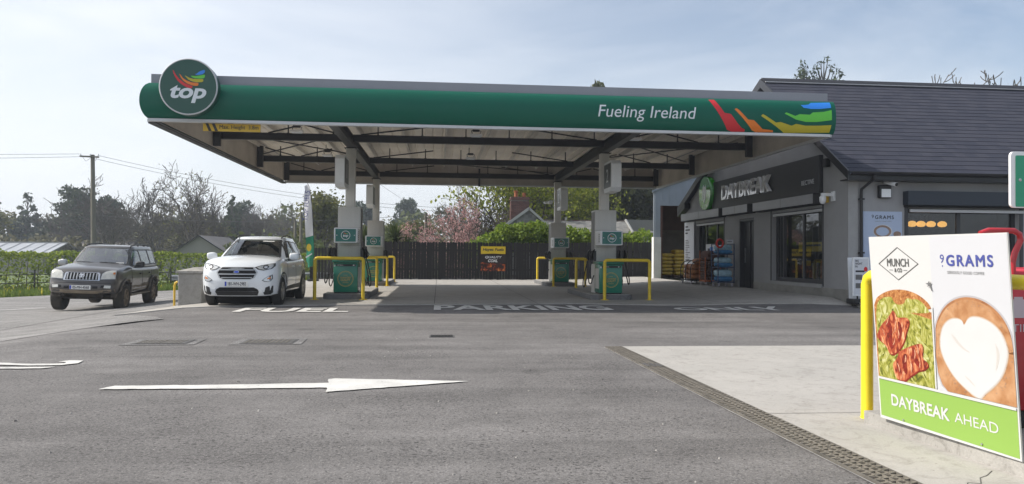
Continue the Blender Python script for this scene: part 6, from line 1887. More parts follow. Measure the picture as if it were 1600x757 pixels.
def patch(name, poly, bvh, axis, material, parent, off=0.006, thick=0.012, step=0.05, sgn=1, smooth_=40, holes=(), label=None):
    """a plate that lies on the body: 2D outline thrown onto the surface along x ('x', outline is y,z) or y ('y', outline is x,z) or z"""
    V, T = tri_fill(poly, step, holes)
    if axis == 'x': d = Vector((-sgn, 0, 0))
    elif axis == 'y': d = Vector((0, -sgn, 0))
    else: d = Vector((0, 0, -1))
    P = []; bad = []
    for a, b in V:
        if axis == 'x': o = Vector((sgn*5, a, b))
        elif axis == 'y': o = Vector((a, sgn*5, b))
        else: o = Vector((a, b, 5))
        h = bvh.ray_cast(o, d)
        if h[0] is None: P.append(None)
        else: P.append(h[0])
    good = [p for p in P if p is not None]
    if not good: return None
    for i, p in enumerate(P):
        if p is None:
            a, b = V[i]
            q = min((k for k in range(len(P)) if P[k] is not None), key=lambda k: (V[k][0]-a)**2+(V[k][1]-b)**2)
            s_ = P[q].copy()
            if axis == 'x': s_.y, s_.z = a, b
            elif axis == 'y': s_.x, s_.z = a, b
            else: s_.x, s_.y = a, b
            P[i] = s_
    m = MB(); n0 = len(P)
    m.v = [tuple(p-d*off) for p in P]+[tuple(p-d*(off-thick)) for p in P]
    ec = {}
    for t in T:
        p, q, r = (Vector(m.v[i]) for i in t[:3])
        if (q-p).cross(r-p).dot(d) > 0: t = t[::-1]
        m.f.append(t)
        for i in range(3):
            a, b = t[i], t[(i+1) % 3]; ec.setdefault((min(a,b), max(a,b)), []).append((a,b))
    for k, e in ec.items():
        if len(e) == 1:
            a, b = e[0]; m.f.append((b, a, a+n0, b+n0))
    return m.build(name, material, parent, smooth=smooth_, fix=False, label=label)

def wheel(parent, x, y, r, wd, side, tyre, rim, spokes=5, twin=False):
    """tyre and rim; side +1 is the left of the car"""
    t = MB(); c = (x, y, r)
    hw = wd/2
    t.lathe([(r*0.62, -hw*0.9), (r*0.70, -hw), (r*0.9, -hw*0.98), (r*0.975, -hw*0.8), (r, -hw*0.5), (r, hw*0.5), (r*0.975, hw*0.8), (r*0.9, hw*0.98), (r*0.70, hw), (r*0.62, hw*0.9)], (x, y, r), 36, 'Y')
    w_ = t.build('wheel', tyre, parent, smooth=30)
    yo = y+side*hw*0.80
    rm = MB()
    rm.lathe([(r*0.64, 0), (r*0.63, side*0.012), (r*0.58, side*0.004), (r*0.56, -side*0.05), (r*0.56, -side*0.10)], (x, yo, r), 36, 'Y')
    rm.build('rim', rim, w_, smooth=30)
    MB().lathe([(0, -side*0.075), (r*0.57, -side*0.075), (r*0.57, -side*0.085)], (x, yo, r), 24, 'Y').build('brake_disc', M['car_plastic'], w_)
    n_ = spokes
    for k in range(n_):
        a = 2*PI*k/n_+0.3
        for da in ((-0.16, 0.16) if twin else (0,)):
            p0 = Vector((x+0.10*r*math.cos(a), yo-side*0.008, r+0.10*r*math.sin(a))); p1 = Vector((x+0.60*r*math.cos(a+da), yo-side*0.014, r+0.60*r*math.sin(a+da)))
            MB().bar(p0, p1, r*(0.10 if twin else 0.17), 0.03, up=(0,1,0)).build('spoke', rim, w_)
    MB().lathe([(0, side*0.012), (r*0.10, side*0.010), (r*0.16, -side*0.008), (r*0.16, -side*0.03)], (x, yo, r), 16, 'Y').build('hub', rim, w_, smooth=40)
    return w_

def seat(parent, x, y, z, material):
    m = MB(); m.bbox(x-0.25, x+0.25, y-0.24, y+0.24, z, z+0.16, 0.04)
    s_ = m.build('seat', material, parent, smooth=40)
    MB().prism([(x-0.24, z+0.165), (x-0.10, z+0.165), (x-0.22, z+0.72), (x-0.33, z+0.72)], (0, y-0.22, 0), (1,0,0), (0,0,1), (0, 0.44, 0)).build('seat_back', material, s_)
    MB().bbox(x-0.36, x-0.25, y-0.13, y+0.13, z+0.76, z+0.95, 0.03).build('headrest', material, s_, smooth=40)

def ring_poly(cx, cz, r, n=40, a0=0.0, a1=2*PI): return [(cx+r*math.cos(a0+(a1-a0)*i/n), cz+r*math.sin(a0+(a1-a0)*i/n)) for i in range(n+1 if a1-a0 < 6.2 else n)]

def arch_lip(name, bvh, ax, wz, r0, r1, material, parent, sgn, a0=-0.15, off=0.014):
    outer = ring_poly(ax, wz, r1, 28, a0, PI-a0); inner = ring_poly(ax, wz, r0, 28, a0, PI-a0)
    return patch(name, outer+inner[::-1], bvh, 'y', material, parent, off, 0.03, 0.07, sgn)

def plate(parent, xsurf, z, body, label=None, tilt=0.0, w_=0.52, h=0.11):
    p = MB().bbox(xsurf, xsurf+0.012, -w_/2, w_/2, z-h/2, z+h/2, 0.004).build('number_plate', M['plate'], parent)
    MB().bb(xsurf+0.0121, xsurf+0.0135, -w_/2+0.004, -w_/2+0.045, z-h/2+0.006, z+h/2-0.006).build('blue_strip', M['eu_blue'], p)
    text('lettering', body, (xsurf+0.0122, 0.02, z), (0,1,0), (0,0,1), M['ink'], p, w=0.40, h=0.072, ext=0.001, bold=0.02)
    return p

def mirror(parent, x, y, z, sgn, mat_, foot):
    m = MB(); pillow(m, (x, y+sgn*0.14, z+0.03), (0.13, 0.24, 0.17), 0, 2).build('wing_mirror', mat_, parent, smooth=60)
    MB().bar((x+0.01, y-sgn*0.02, z-0.05), (x, y+sgn*0.08, z-0.02), 0.05, 0.05).build('mirror_foot', foot, parent)

# ---- white compact crossover
ec_ = thing('parked_car', 'clean white compact crossover parked beside the concrete pier and fuel pump', 'car', (0, 0, 0), 'cars parked on the forecourt', rot=(0,0,0))
S = dict(xr=-1.98, xf=2.09, wmax=0.882,
    half=[(-1.98, 0.74), (-1.75, 0.82), (-1.2, 0.872), (0, 0.866), (1.1, 0.872), (1.5, 0.878), (1.8, 0.86), (1.98, 0.80), (2.09, 0.72)],
    bot=[(-1.98, 0.42), (-1.6, 0.30), (-1.2, 0.27), (1.2, 0.27), (1.6, 0.25), (2.09, 0.25)],
    top=[(-1.98, 1.02), (-1.7, 1.08), (-1.0, 1.06), (0.6, 1.035), (0.95, 1.10), (1.25, 1.09), (1.6, 1.045), (1.85, 0.975), (2.0, 0.90), (2.09, 0.78)],
    shoulder=[(-1.98, 0.94), (-1.2, 0.98), (0.6, 0.93), (1.2, 0.97), (1.6, 0.93), (1.9, 0.85), (2.09, 0.70)],
    crown=0.06, nose_len=0.55, bow=0.20, nose_prof=[(0.2, 0.10), (0.35, 0.02), (0.58, 0.0), (0.78, 0.02), (0.98, 0.05)],
    tail_len=0.4, tail_bow=0.12, tail_prof=[(0.3, 0.05), (0.5, 0.0), (1.0, 0.06)],
    axles=(1.26, -1.26), wheel_z=0.335, arch_r=0.375)
G = dict(gz0=1.06, gz1=1.555, gxf0=1.10, gxf1=0.22, gxr0=-1.93, gxr1=-1.55, gw0=0.835, gw1=0.60, gbow=0.26, grbow=0.1, gexp=7, gtaper=0.06, gcrown=0.8)
ws = [(-0.66, 1.13), (0.66, 1.13), (0.53, 1.515), (-0.53, 1.515)]
rw = [(-0.52, 1.12), (0.52, 1.12), (0.43, 1.48), (-0.43, 1.48)]
sw1 = [(0.60, 1.11), (-0.24, 1.13), (-0.22, 1.485), (0.18, 1.48)]
sw2 = [(-0.31, 1.13), (-1.12, 1.17), (-1.05, 1.47), (-0.29, 1.487)]
sw3 = [(-1.19, 1.16), (-1.56, 1.24), (-1.42, 1.42), (-1.12, 1.46)]
body, bv = car_shell('body', S, M['car_white'], ec_)
cab, gv = greenhouse('cabin_shell', G, M['car_white'], ec_, [('front', ws), ('rear', rw), ('side', sw1), ('side', sw2), ('side', sw3)])
def grow(p, d): return scale_poly(p, 1+d)
patch('windscreen', grow(ws, 0.05), gv, 'x', M['car_glass'], ec_, 0.004, 0.006, 0.08)
patch('windscreen_seal', grow(ws, 0.07), gv, 'x', M['car_plastic'], ec_, 0.006, 0.008, 0.07, holes=(scale_poly(ws, 0.985),))
patch('rear_window', grow(rw, 0.05), gv, 'x', M['glass_dark'], ec_, 0.004, 0.006, 0.1, sgn=-1)
for sg in (1, -1):
    for i, q in enumerate((sw1, sw2, sw3)):
        patch('side_window', grow(q, 0.05), gv, 'y', M['car_glass'] if i == 0 else M['glass_dark'], ec_, 0.004, 0.006, 0.09, sgn=sg)
        patch('window_seal', grow(q, 0.09), gv, 'y', M['car_plastic'], ec_, 0.006, 0.008, 0.08, sgn=sg, holes=(scale_poly(q, 0.96),))
    # roof rail
    pts = [(0.12, sg*0.565, 1.568), (-0.1, sg*0.56, 1.618), (-0.6, sg*0.55, 1.640), (-1.1, sg*0.53, 1.625), (-1.38, sg*0.51, 1.57)]
    MB().tube(pts, 0.018, 8).build('roof_rail', M['car_plastic'], ec_, smooth=50)
    mirror(ec_, 0.62, sg*0.86, 1.09, sg, M['car_white'], M['car_plastic'])
    # lower cladding, arch lips, door seams, handles
    patch('sill_cladding', [(-0.90, 0.27), (0.90, 0.27), (0.93, 0.42), (-0.93, 0.46)], bv, 'y', M['car_plastic'], ec_, 0.012, 0.02, 0.15, sg)
    for ax in S['axles']: arch_lip('arch_trim', bv, ax, 0.335, 0.37, 0.435, M['car_plastic'], ec_, sg)
    for x in (0.74, -0.25, -1.02):
        patch('door_seam', [(x, 0.46), (x+0.008, 0.46), (x+0.008, 1.02), (x, 1.02)], bv, 'y', M['void'], ec_, 0.003, 0.004, 0.1, sg)
    for x in (-0.10, -0.90):
        patch('door_handle', [(x, 0.875), (x+0.19, 0.865), (x+0.19, 0.90), (x, 0.91)], bv, 'y', M['car_white'], ec_, 0.03, 0.03, 0.1, sg)
    # front lamps
    hl = [(sg*0.38, 0.885), (sg*0.46, 0.835), (sg*0.58, 0.815), (sg*0.75, 0.85), (sg*0.81, 0.915), (sg*0.80, 0.975), (sg*0.70, 0.965), (sg*0.5, 0.925)]
    h_ = patch('headlight', hl, bv, 'x', M['lamp_dark'], ec_, 0.010, 0.014, 0.05)
    patch('lens', scale_poly(hl, 0.80), bv, 'x', M['lamp_clear'], h_, 0.014, 0.006, 0.04)
    lx = [(sg*0.62+0.062*math.cos(a), 0.892+0.05*math.sin(a)) for a in np.linspace(0, 2*PI, 13)[:-1]]
    patch('projector', lx, bv, 'x', M['lamp_dark'], h_, 0.020, 0.008, 0.05)
    patch('bulb', scale_poly(lx, 0.55), bv, 'x', M['chrome'], h_, 0.026, 0.008, 0.05)
    fl = [(sg*0.55, 0.60), (sg*0.62, 0.565), (sg*0.74, 0.58), (sg*0.775, 0.64), (sg*0.765, 0.725), (sg*0.70, 0.70), (sg*0.62, 0.65)]
    f_l = patch('fog_light', fl, bv, 'x', M['lamp_dark'], ec_, 0.008, 0.012, 0.05)
    patch('lens', scale_poly(fl, 0.82), bv, 'x', M['lamp_clear'], f_l, 0.012, 0.006, 0.05)
    patch('indicator', scale_poly(fl, 0.36, (sg*0.72, 0.655)), bv, 'x', M['amber_lens'], f_l, 0.016, 0.006, 0.05)
    # black bumper corner
    patch('bumper_corner', [(sg*0.50, 0.275), (sg*0.72, 0.285), (sg*0.775, 0.33), (sg*0.785, 0.48), (sg*0.70, 0.47), (sg*0.63, 0.44), (sg*0.61, 0.35)], bv, 'x', M['car_plastic'], ec_, 0.010, 0.016, 0.06)
# grille: dark hexagon, chrome bars
gr = [(-0.44, 0.775), (-0.35, 0.885), (0.35, 0.885), (0.44, 0.775), (0.38, 0.655), (0.30, 0.625), (-0.30, 0.625), (-0.38, 0.655)]
g_ = patch('grille', gr, bv, 'x', M['void'], ec_, 0.006, 0.01, 0.05)
patch('grille_surround', scale_poly(gr, 1.05), bv, 'x', M['silver'], g_, 0.016, 0.02, 0.06, holes=(scale_poly(gr, 0.98),))
for z, w_, hh in ((0.828, 0.375, 0.020), (0.735, 0.405, 0.022), (0.660, 0.345, 0.014)):
    patch('grille_bar', [(-w_, z-hh/2), (w_, z-hh/2), (w_, z+hh/2), (-w_, z+hh/2)], bv, 'x', M['silver'], g_, 0.018, 0.014, 0.1)
bd = [(0.062*math.cos(a), 0.785+0.028*math.sin(a)) for a in np.linspace(0, 2*PI, 19)[:-1]]
b_ = patch('badge', bd, bv, 'x', M['chrome'], g_, 0.034, 0.02, 0.05)
patch('badge_field', scale_poly(bd, 0.86), bv, 'x', M['eu_blue'], b_ if False else g_, 0.037, 0.006, 0.05)
lo_ = [(-0.46, 0.405), (-0.38, 0.445), (0.38, 0.445), (0.46, 0.405), (0.48, 0.36), (-0.48, 0.36)]
patch('lower_intake', lo_, bv, 'x', M['void'], ec_, 0.006, 0.01, 0.06)
patch('skid_plate', [(-0.49, 0.358), (0.49, 0.358), (0.45, 0.265), (-0.45, 0.265)], bv, 'x', M['car_plastic'], ec_, 0.012, 0.02, 0.08)
for sg in (1, -1): patch('bumper_fang', [(sg*0.48, 0.43), (sg*0.55, 0.40), (sg*0.60, 0.28), (sg*0.50, 0.265), (sg*0.49, 0.34)], bv, 'x', M['car_white'], ec_, 0.014, 0.02, 0.06)
hx = bv.ray_cast(Vector((5, 0, 0.53)), Vector((-1, 0, 0)))[0].x
plate(ec_, hx+0.006, 0.525, '181-WH-2983')
for y0 in (0.52, -0.02): MB().tube([(1.00, y0, 1.15), (0.955, y0-0.3, 1.17), (0.945, y0-0.5, 1.165)], 0.010, 6).build('wiper', M['car_plastic'], ec_)
patch('scuttle', [(-0.70, 1.10), (0.70, 1.10), (0.69, 1.128), (-0.69, 1.128)], gv, 'x', M['car_plastic'], ec_, 0.012, 0.02, 0.1)
# windscreen sticker and interior
patch('windscreen_sticker', [(0.16, 1.478), (0.42, 1.474), (0.42, 1.492), (0.16, 1.496)], gv, 'x', M['plate'], ec_, 0.006, 0.002, 0.1)
MB().bbox(0.35, 0.95, -0.70, 0.70, 0.80, 1.04, 0.06).build('dashboard', M['cabin'], ec_, smooth=40)
MB().bb(-1.9, 0.9, -0.78, 0.78, 0.45, 0.50).build('cabin_floor', M['cabin'], ec_)
for y in (-0.36, 0.36): seat(ec_, -0.05, y, 0.62, M['cabin'])
MB().bbox(-1.15, -0.95, -0.62, 0.62, 0.66, 1.28, 0.06).build('rear_bench', M['cabin'], ec_, smooth=40)
sw_ = MB(); sw_.tube([(0.30-0.06*math.cos(a)*0.4, -0.36+0.18*math.sin(a), 0.98+0.18*math.cos(a)) for a in np.linspace(0, 2*PI, 21)], 0.014, 6); sw_.build('steering_wheel', M['cabin'], ec_, smooth=60)
MB().bbox(0.42, 0.45, -0.12, 0.12, 1.42, 1.48, 0.01).build('rear_view_mirror', M['cabin'], ec_)
for ax in S['axles']:
    for sg in (1, -1): wheel(ec_, ax, sg*0.765, 0.335, 0.215, sg, M['tyre'], M['rim_silver'], 5, True)
MB().bb(-1.5, 1.6, -0.52, 0.52, 0.20, 0.30).build('underbody', M['void'], ec_)
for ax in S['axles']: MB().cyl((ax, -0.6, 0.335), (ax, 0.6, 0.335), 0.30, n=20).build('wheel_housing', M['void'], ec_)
ec_.location = (-4.37, 19.25, 0.0); ec_.rotation_euler = (0, 0, rad(-90-0.5)); ec_.scale = (1, 0.95, 1.0)

# ---- muddy dark off-roader
lc_ = thing('parked_car', 'muddy dark grey off roader with roof rails standing on the road apron', 'car', (0, 0, 0), 'cars parked on the forecourt', rot=(0,0,0))
S = dict(xr=-2.42, xf=2.26, wmax=0.915,
    half=[(-2.42, 0.78), (-2.2, 0.86), (-1.6, 0.885), (0, 0.875), (1.2, 0.885), (1.7, 0.89), (2.0, 0.865), (2.16, 0.82), (2.26, 0.76)],
    bot=[(-2.42, 0.60), (-2.1, 0.52), (-1.2, 0.47), (1.2, 0.47), (1.7, 0.50), (2.26, 0.52)],
    top=[(-2.42, 1.17), (-2.0, 1.21), (0.4, 1.22), (0.9, 1.285), (1.2, 1.265), (1.6, 1.215), (1.9, 1.17), (2.1, 1.11), (2.2, 1.00), (2.26, 0.86)],
    shoulder=[(-2.42, 1.08), (0, 1.12), (1.0, 1.14), (1.7, 1.09), (2.0, 1.03), (2.2, 0.90), (2.26, 0.76)],
    crown=0.05, nose_len=0.45, bow=0.17, nose_prof=[(0.50, 0.10), (0.58, 0.02), (0.68, 0.0), (0.77, 0.03), (0.85, 0.07), (1.06, 0.09)],
    tail_len=0.35, tail_bow=0.10, tail_prof=[(0.5, 0.04), (0.65, 0.0), (1.2, 0.04)],
    axles=(1.395, -1.395), wheel_z=0.385, arch_r=0.455)
G = dict(gz0=1.21, gz1=1.775, gxf0=0.98, gxf1=0.30, gxr0=-2.40, gxr1=-2.12, gw0=0.845, gw1=0.665, gbow=0.17, grbow=0.06, gexp=9, gtaper=0.03, gcrown=0.9)
ws = [(-0.71, 1.305), (0.71, 1.305), (0.60, 1.735), (-0.60, 1.735)]
rw = [(-0.60, 1.27), (0.60, 1.27), (0.54, 1.70), (-0.54, 1.70)]
sw1 = [(0.64, 1.27), (-0.20, 1.27), (-0.20, 1.70), (0.27, 1.70)]
sw2 = [(-0.28, 1.27), (-1.16, 1.275), (-1.12, 1.70), (-0.28, 1.70)]
sw3 = [(-1.25, 1.275), (-2.10, 1.295), (-1.98, 1.69), (-1.21, 1.70)]
body, bv = car_shell('body', S, M['car_dark'], lc_)
cab, gv = greenhouse('cabin_shell', G, M['car_dark'], lc_, [('front', ws), ('rear', rw), ('side', sw1), ('side', sw2), ('side', sw3)])
M['screen_glass'] = glassmat('windscreen_glass', (0.5, 0.55, 0.54), 2.9, 0.03)
patch('windscreen', grow(ws, 0.05), gv, 'x', M['screen_glass'], lc_, 0.004, 0.006, 0.08)
patch('windscreen_seal', grow(ws, 0.07), gv, 'x', M['car_plastic'], lc_, 0.006, 0.008, 0.07, holes=(scale_poly(ws, 0.985),))
patch('rear_window', grow(rw, 0.05), gv, 'x', M['car_glass'], lc_, 0.004, 0.006, 0.1, sgn=-1)
for sg in (1, -1):
    for i, q in enumerate((sw1, sw2, sw3)):
        patch('side_window', grow(q, 0.05), gv, 'y', M['car_glass'], lc_, 0.004, 0.006, 0.09, sgn=sg)
        patch('window_seal', grow(q, 0.09), gv, 'y', M['car_plastic'], lc_, 0.006, 0.008, 0.08, sgn=sg, holes=(scale_poly(q, 0.955),))
    pts = [(0.12, sg*0.60, 1.785), (0.0, sg*0.60, 1.838), (-0.9, sg*0.595, 1.862), (-1.75, sg*0.585, 1.842), (-1.9, sg*0.58, 1.785)]
    rl = MB().tube(pts, 0.020, 8).build('roof_rail', M['car_plastic'], lc_, smooth=50)
    for x in (-0.65, -1.3): MB().bar((x, sg*0.595, 1.785), (x, sg*0.595, 1.85), 0.05, 0.03).build('rail_foot', M['car_plastic'], rl)
    mirror(lc_, 0.62, sg*0.90, 1.27, sg, M['silver'] if sg < 0 else M['car_plastic'], M['car_plastic'])
    # mud on the lower sides, flares, step
    patch('muddy_side', [(-0.93, 0.49), (0.93, 0.49), (0.90, 0.66), (0.5, 0.70), (0.0, 0.66), (-0.5, 0.74), (-0.92, 0.70)], bv, 'y', M['mud'], lc_, 0.004, 0.006, 0.12, sg)
    patch('muddy_side', [(-2.30, 0.60), (-1.88, 0.50), (-1.84, 0.72), (-2.28, 0.80)], bv, 'y', M['mud'], lc_, 0.004, 0.006, 0.12, sg)
    for ax in S['axles']: arch_lip('arch_flare', bv, ax, 0.385, 0.445, 0.535, M['mud_flare'], lc_, sg, 0.05, 0.05)
    MB().bbox(-0.90, 0.90, min(sg*0.78, sg*0.93), max(sg*0.78, sg*0.93), 0.40, 0.445, 0.015).build('side_step', M['mud'], lc_)
    for x in (0.82, -0.24, -1.20):
        patch('door_seam', [(x, 0.50), (x+0.009, 0.50), (x+0.009, 1.19), (x, 1.19)], bv, 'y', M['void'], lc_, 0.006, 0.004, 0.1, sg)
    for x in (-0.12, -1.10):
        patch('door_handle', [(x, 1.0), (x+0.20, 1.0), (x+0.20, 1.04), (x, 1.04)], bv, 'y', M['car_plastic'], lc_, 0.035, 0.03, 0.1, sg)
    MB().bb(-1.93, -1.90, min(sg*0.66, sg*0.90), max(sg*0.66, sg*0.90), 0.20, 0.55).build('mud_flap', M['tyre_mud'], lc_)
    hl = [(sg*0.46, 0.905), (sg*0.485, 1.06), (sg*0.56, 1.12), (sg*0.68, 1.15), (sg*0.78, 1.15), (sg*0.81, 1.10), (sg*0.80, 0.92)]
    h_ = patch('headlight', hl, bv, 'x', M['silver'], lc_, 0.010, 0.016, 0.05)
    patch('lens', scale_poly(hl, 0.90), bv, 'x', M['lamp_pale'], h_, 0.016, 0.008, 0.05)
    if sg > 0: patch('indicator', [(0.735, 1.05), (0.79, 1.045), (0.79, 1.10), (0.745, 1.105)], bv, 'x', M['amber_lens'], h_, 0.019, 0.006, 0.05)
    fg = [(sg*0.565, 0.68), (sg*0.72, 0.67), (sg*0.725, 0.745), (sg*0.575, 0.75)]
    f_l = patch('fog_light', fg, bv, 'x', M['lamp_pale'], lc_, 0.010, 0.012, 0.05)
    patch('fog_recess', [(sg*0.48, 0.685), (sg*0.555, 0.68), (sg*0.565, 0.745), (sg*0.50, 0.745)], bv, 'x', M['void'], lc_, 0.006, 0.01, 0.05)
    patch('intake', [(sg*0.29, 0.66), (sg*0.42, 0.66), (sg*0.42, 0.725), (sg*0.29, 0.725)], bv, 'x', M['void'], lc_, 0.005, 0.01, 0.05)
    MB().bbox(2.0, 2.10, min(sg*0.45, sg*0.52), max(sg*0.45, sg*0.52), 0.43, 0.50, 0.01).build('tow_hook', M['tyre_mud'], lc_)
patch('muddy_bumper', [(-0.80, 0.52), (0.80, 0.52), (0.84, 0.58), (0.80, 0.645), (0.3, 0.60), (-0.2, 0.615), (-0.8, 0.645), (-0.84, 0.58)], bv, 'x', M['mud'], lc_, 0.005, 0.008, 0.07)
gr = [(-0.43, 0.885), (0.43, 0.885), (0.415, 1.05), (0.38, 1.085), (-0.38, 1.085), (-0.415, 1.05)]
g_ = patch('grille', gr, bv, 'x', M['void'], lc_, 0.006, 0.012, 0.05)
patch('grille_surround', scale_poly(gr, 1.06), bv, 'x', M['chrome'], g_, 0.022, 0.026, 0.06, holes=(scale_poly(gr, 0.95),))
for k in range(10):
    y = -0.36+k*0.08
    patch('grille_bar', [(y-0.015, 0.905), (y+0.015, 0.905), (y+0.014, 1.07), (y-0.014, 1.07)], bv, 'x', M['silver'], g_, 0.024, 0.02, 0.06)
bd = [(0.072*math.cos(a), 1.005+0.052*math.sin(a)) for a in np.linspace(0, 2*PI, 23)[:-1]]
patch('badge', bd, bv, 'x', M['chrome'], g_, 0.040, 0.014, 0.05, holes=(scale_poly(bd, 0.80),))
patch('badge', [(0.02*math.cos(a), 1.005+0.045*math.sin(a)) for a in np.linspace(0, 2*PI, 17)[:-1]], bv, 'x', M['chrome'], g_, 0.042, 0.014, 0.05)
patch('badge', [(0.06*math.cos(a), 1.025+0.016*math.sin(a)) for a in np.linspace(0, 2*PI, 17)[:-1]], bv, 'x', M['chrome'], g_, 0.044, 0.014, 0.05)
patch('bumper_line', [(-0.80, 0.80), (0.80, 0.80), (0.80, 0.812), (-0.80, 0.812)], bv, 'x', M['void'], lc_, 0.003, 0.004, 0.1)
hx = bv.ray_cast(Vector((5, 0, 0.69)), Vector((-1, 0, 0)))[0].x
plate(lc_, hx+0.008, 0.69, '05-MH-4568')
for y0 in (0.55, -0.05): MB().tube([(0.955, y0, 1.32), (0.93, y0-0.3, 1.342), (0.925, y0-0.52, 1.337)], 0.011, 6).build('wiper', M['car_plastic'], lc_)
MB().bbox(0.35, 0.88, -0.72, 0.72, 1.0, 1.26, 0.06).build('dashboard', M['cabin'], lc_, smooth=40)
MB().bb(-2.3, 0.8, -0.8, 0.8, 0.55, 0.60).build('cabin_floor', M['cabin'], lc_)
for y in (-0.38, 0.38): seat(lc_, -0.05, y, 0.78, M['cabin'])
MB().bbox(-1.2, -1.0, -0.66, 0.66, 0.8, 1.36, 0.06).build('rear_bench', M['cabin'], lc_, smooth=40)
sw_ = MB(); sw_.tube([(0.30-0.06*math.cos(a)*0.4, -0.38+0.19*math.sin(a), 1.16+0.19*math.cos(a)) for a in np.linspace(0, 2*PI, 21)], 0.015, 6); sw_.build('steering_wheel', M['cabin'], lc_, smooth=60)
patch('tax_disc', [(0.42, 1.322), (0.62, 1.322), (0.62, 1.34), (0.42, 1.34)], gv, 'x', M['plate'], lc_, 0.006, 0.002, 0.1)
for ax in S['axles']:
    for sg in (1, -1): wheel(lc_, ax, sg*0.79, 0.385, 0.265, sg, M['tyre_mud'], M['rim_mud'], 6)
MB().bb(-1.9, 1.75, -0.36, 0.36, 0.40, 0.52).build('underbody', M['tyre_mud'], lc_)
MB().cyl((1.395, -0.7, 0.385), (1.395, 0.7, 0.385), 0.07).build('front_axle', M['tyre_mud'], lc_); MB().cyl((-1.395, -0.7, 0.385), (-1.395, 0.7, 0.385), 0.08).build('rear_axle', M['tyre_mud'], lc_)
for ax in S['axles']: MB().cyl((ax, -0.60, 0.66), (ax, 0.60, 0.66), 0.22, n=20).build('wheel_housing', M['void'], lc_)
hd = rad(-90+5.5)
fx, fy = -9.50, 22.0
lc_.location = (fx-1.395*math.cos(hd), fy-1.395*math.sin(hd), -0.405)
lc_.rotation_euler = (rad(-1.5), rad(0.4), hd); lc_.scale = (1, 0.98, 0.985)

# ---------------------------------------------------------------- fence, poster, hedge, house behind the forecourt
M['fence'] = mat('dark_fence_board', (0.010, 0.009, 0.0095), 0.8, col2=(0.020, 0.017, 0.017), vscale=3, bump=0.5, bscale=25, stretch=(1, 1, 0.12))
fn = thing('board_fence', 'dark brown fence of close upright boards behind the fuel pumps', 'fence', (2.3, 36, 0))
r_ = random.Random(21)
def plank_mesh(w_, h, name):
    pts = [(-w_/2, 0.0), (w_/2, 0.0), (w_/2, h-0.06)]+[(w_/2*math.cos(a), h-0.06+0.06*math.sin(a)) for a in (0.5, 1.1, PI/2, 2.04, 2.64)]+[(-w_/2, h-0.06)]
    return pts
protos = []
for v in range(4):
    o = MB().prism([(a, b) for a, b in plank_mesh(0.127, 1.745, '')], (2.3, 35.989, 0.0), (1,0,0), (0,0,1), (0, 0.022, 0)).build('plank', M['fence'], fn)
    protos.append(o)
n_pl = 114
for i in range(n_pl):
    x = -4.72+i*(14.98/n_pl)-2.3
    if i < 4: o = protos[i]
    else:
        o = protos[i % 4].copy(); COL.objects.link(o); o.parent = fn
    lz = 0.04+ss(5, 9, x+2.3)*0.08
    o.location = (x, r_.uniform(-0.006, 0.006), lz+r_.uniform(-0.015, 0.02)); o.rotation_euler = (0, r_.uniform(-0.008, 0.008), r_.uniform(-0.05, 0.05))
    o.scale = (r_.uniform(0.93, 1.03), 1, 1.0)
for i in range(8):
    o = protos[i % 4].copy(); COL.objects.link(o); o.parent = fn
    o.location = (-7.95+i*0.145, 0.0, 0.02); o.scale = (0.95, 1, 0.83)
for z in (0.45, 1.35): MB().bb(-4.75, 10.2, 36.02, 36.07, z, z+0.09).build('rail', M['fence'], fn)
for k in range(7): MB().bb(-4.7+k*2.35, -4.6+k*2.35, 36.072, 36.17, 0, 1.7).build('post', M['fence'], fn)
M['coal_dark'] = printmat('coal_print', [(0.30, (14, 8, 8)), (0.47, (52, 16, 10)), (0.56, (150, 52, 16)), (0.66, (228, 130, 40)), (0.8, (250, 214, 120))], 6.5, 0.6, 4)
M['poster_dark'] = mat('poster_maroon_black', (0.016, 0.010, 0.011), 0.5)
cs = thing('coal_poster', 'yellow and black coal poster fixed to the dark board fence', 'poster', (2.55, 35.95, 0.43))
MB().bb(1.96, 3.13, 35.955, 35.97, 0.43, 1.60).build('sheet', M['poster_dark'], cs)
MB().bb(1.965, 3.125, 35.951, 35.954, 1.24, 1.595).build('yellow_band', M['ad_yellow'], cs)
MB().prism([(1.965, 0.435), (3.125, 0.435), (3.125, 0.74), (2.95, 0.80), (2.7, 0.76), (2.5, 0.84), (2.25, 0.78), (2.1, 0.86), (1.965, 0.82)], (0, 35.953, 0), (1,0,0), (0,0,1), (0,-0.002,0)).build('coals', M['coal_dark'], cs)
MB().prism([(1.965, 1.24), (3.125, 1.24), (3.125, 1.20), (2.9, 1.245), (2.55, 1.26), (2.2, 1.245), (1.965, 1.20)], (0, 35.9505, 0), (1,0,0), (0,0,1), (0,-0.002,0)).build('arc', M['redbrown'], cs)
text('lettering', 'Hayes Fuels', (2.55, 35.949, 1.43), (1,0,0), (0,0,1), M['ink'], cs, w=0.98, h=0.17, ext=0.002, shear=0.2, bold=0.03)
text('lettering', 'QUALITY', (2.56, 35.949, 1.08), (1,0,0), (0,0,1), M['sign_white'], cs, w=0.78, h=0.125, ext=0.002, shear=0.25, bold=0.015)
text('lettering', 'COAL', (2.53, 35.949, 0.92), (1,0,0), (0,0,1), M['sign_white'], cs, w=0.44, h=0.125, ext=0.002, shear=0.25, bold=0.035)

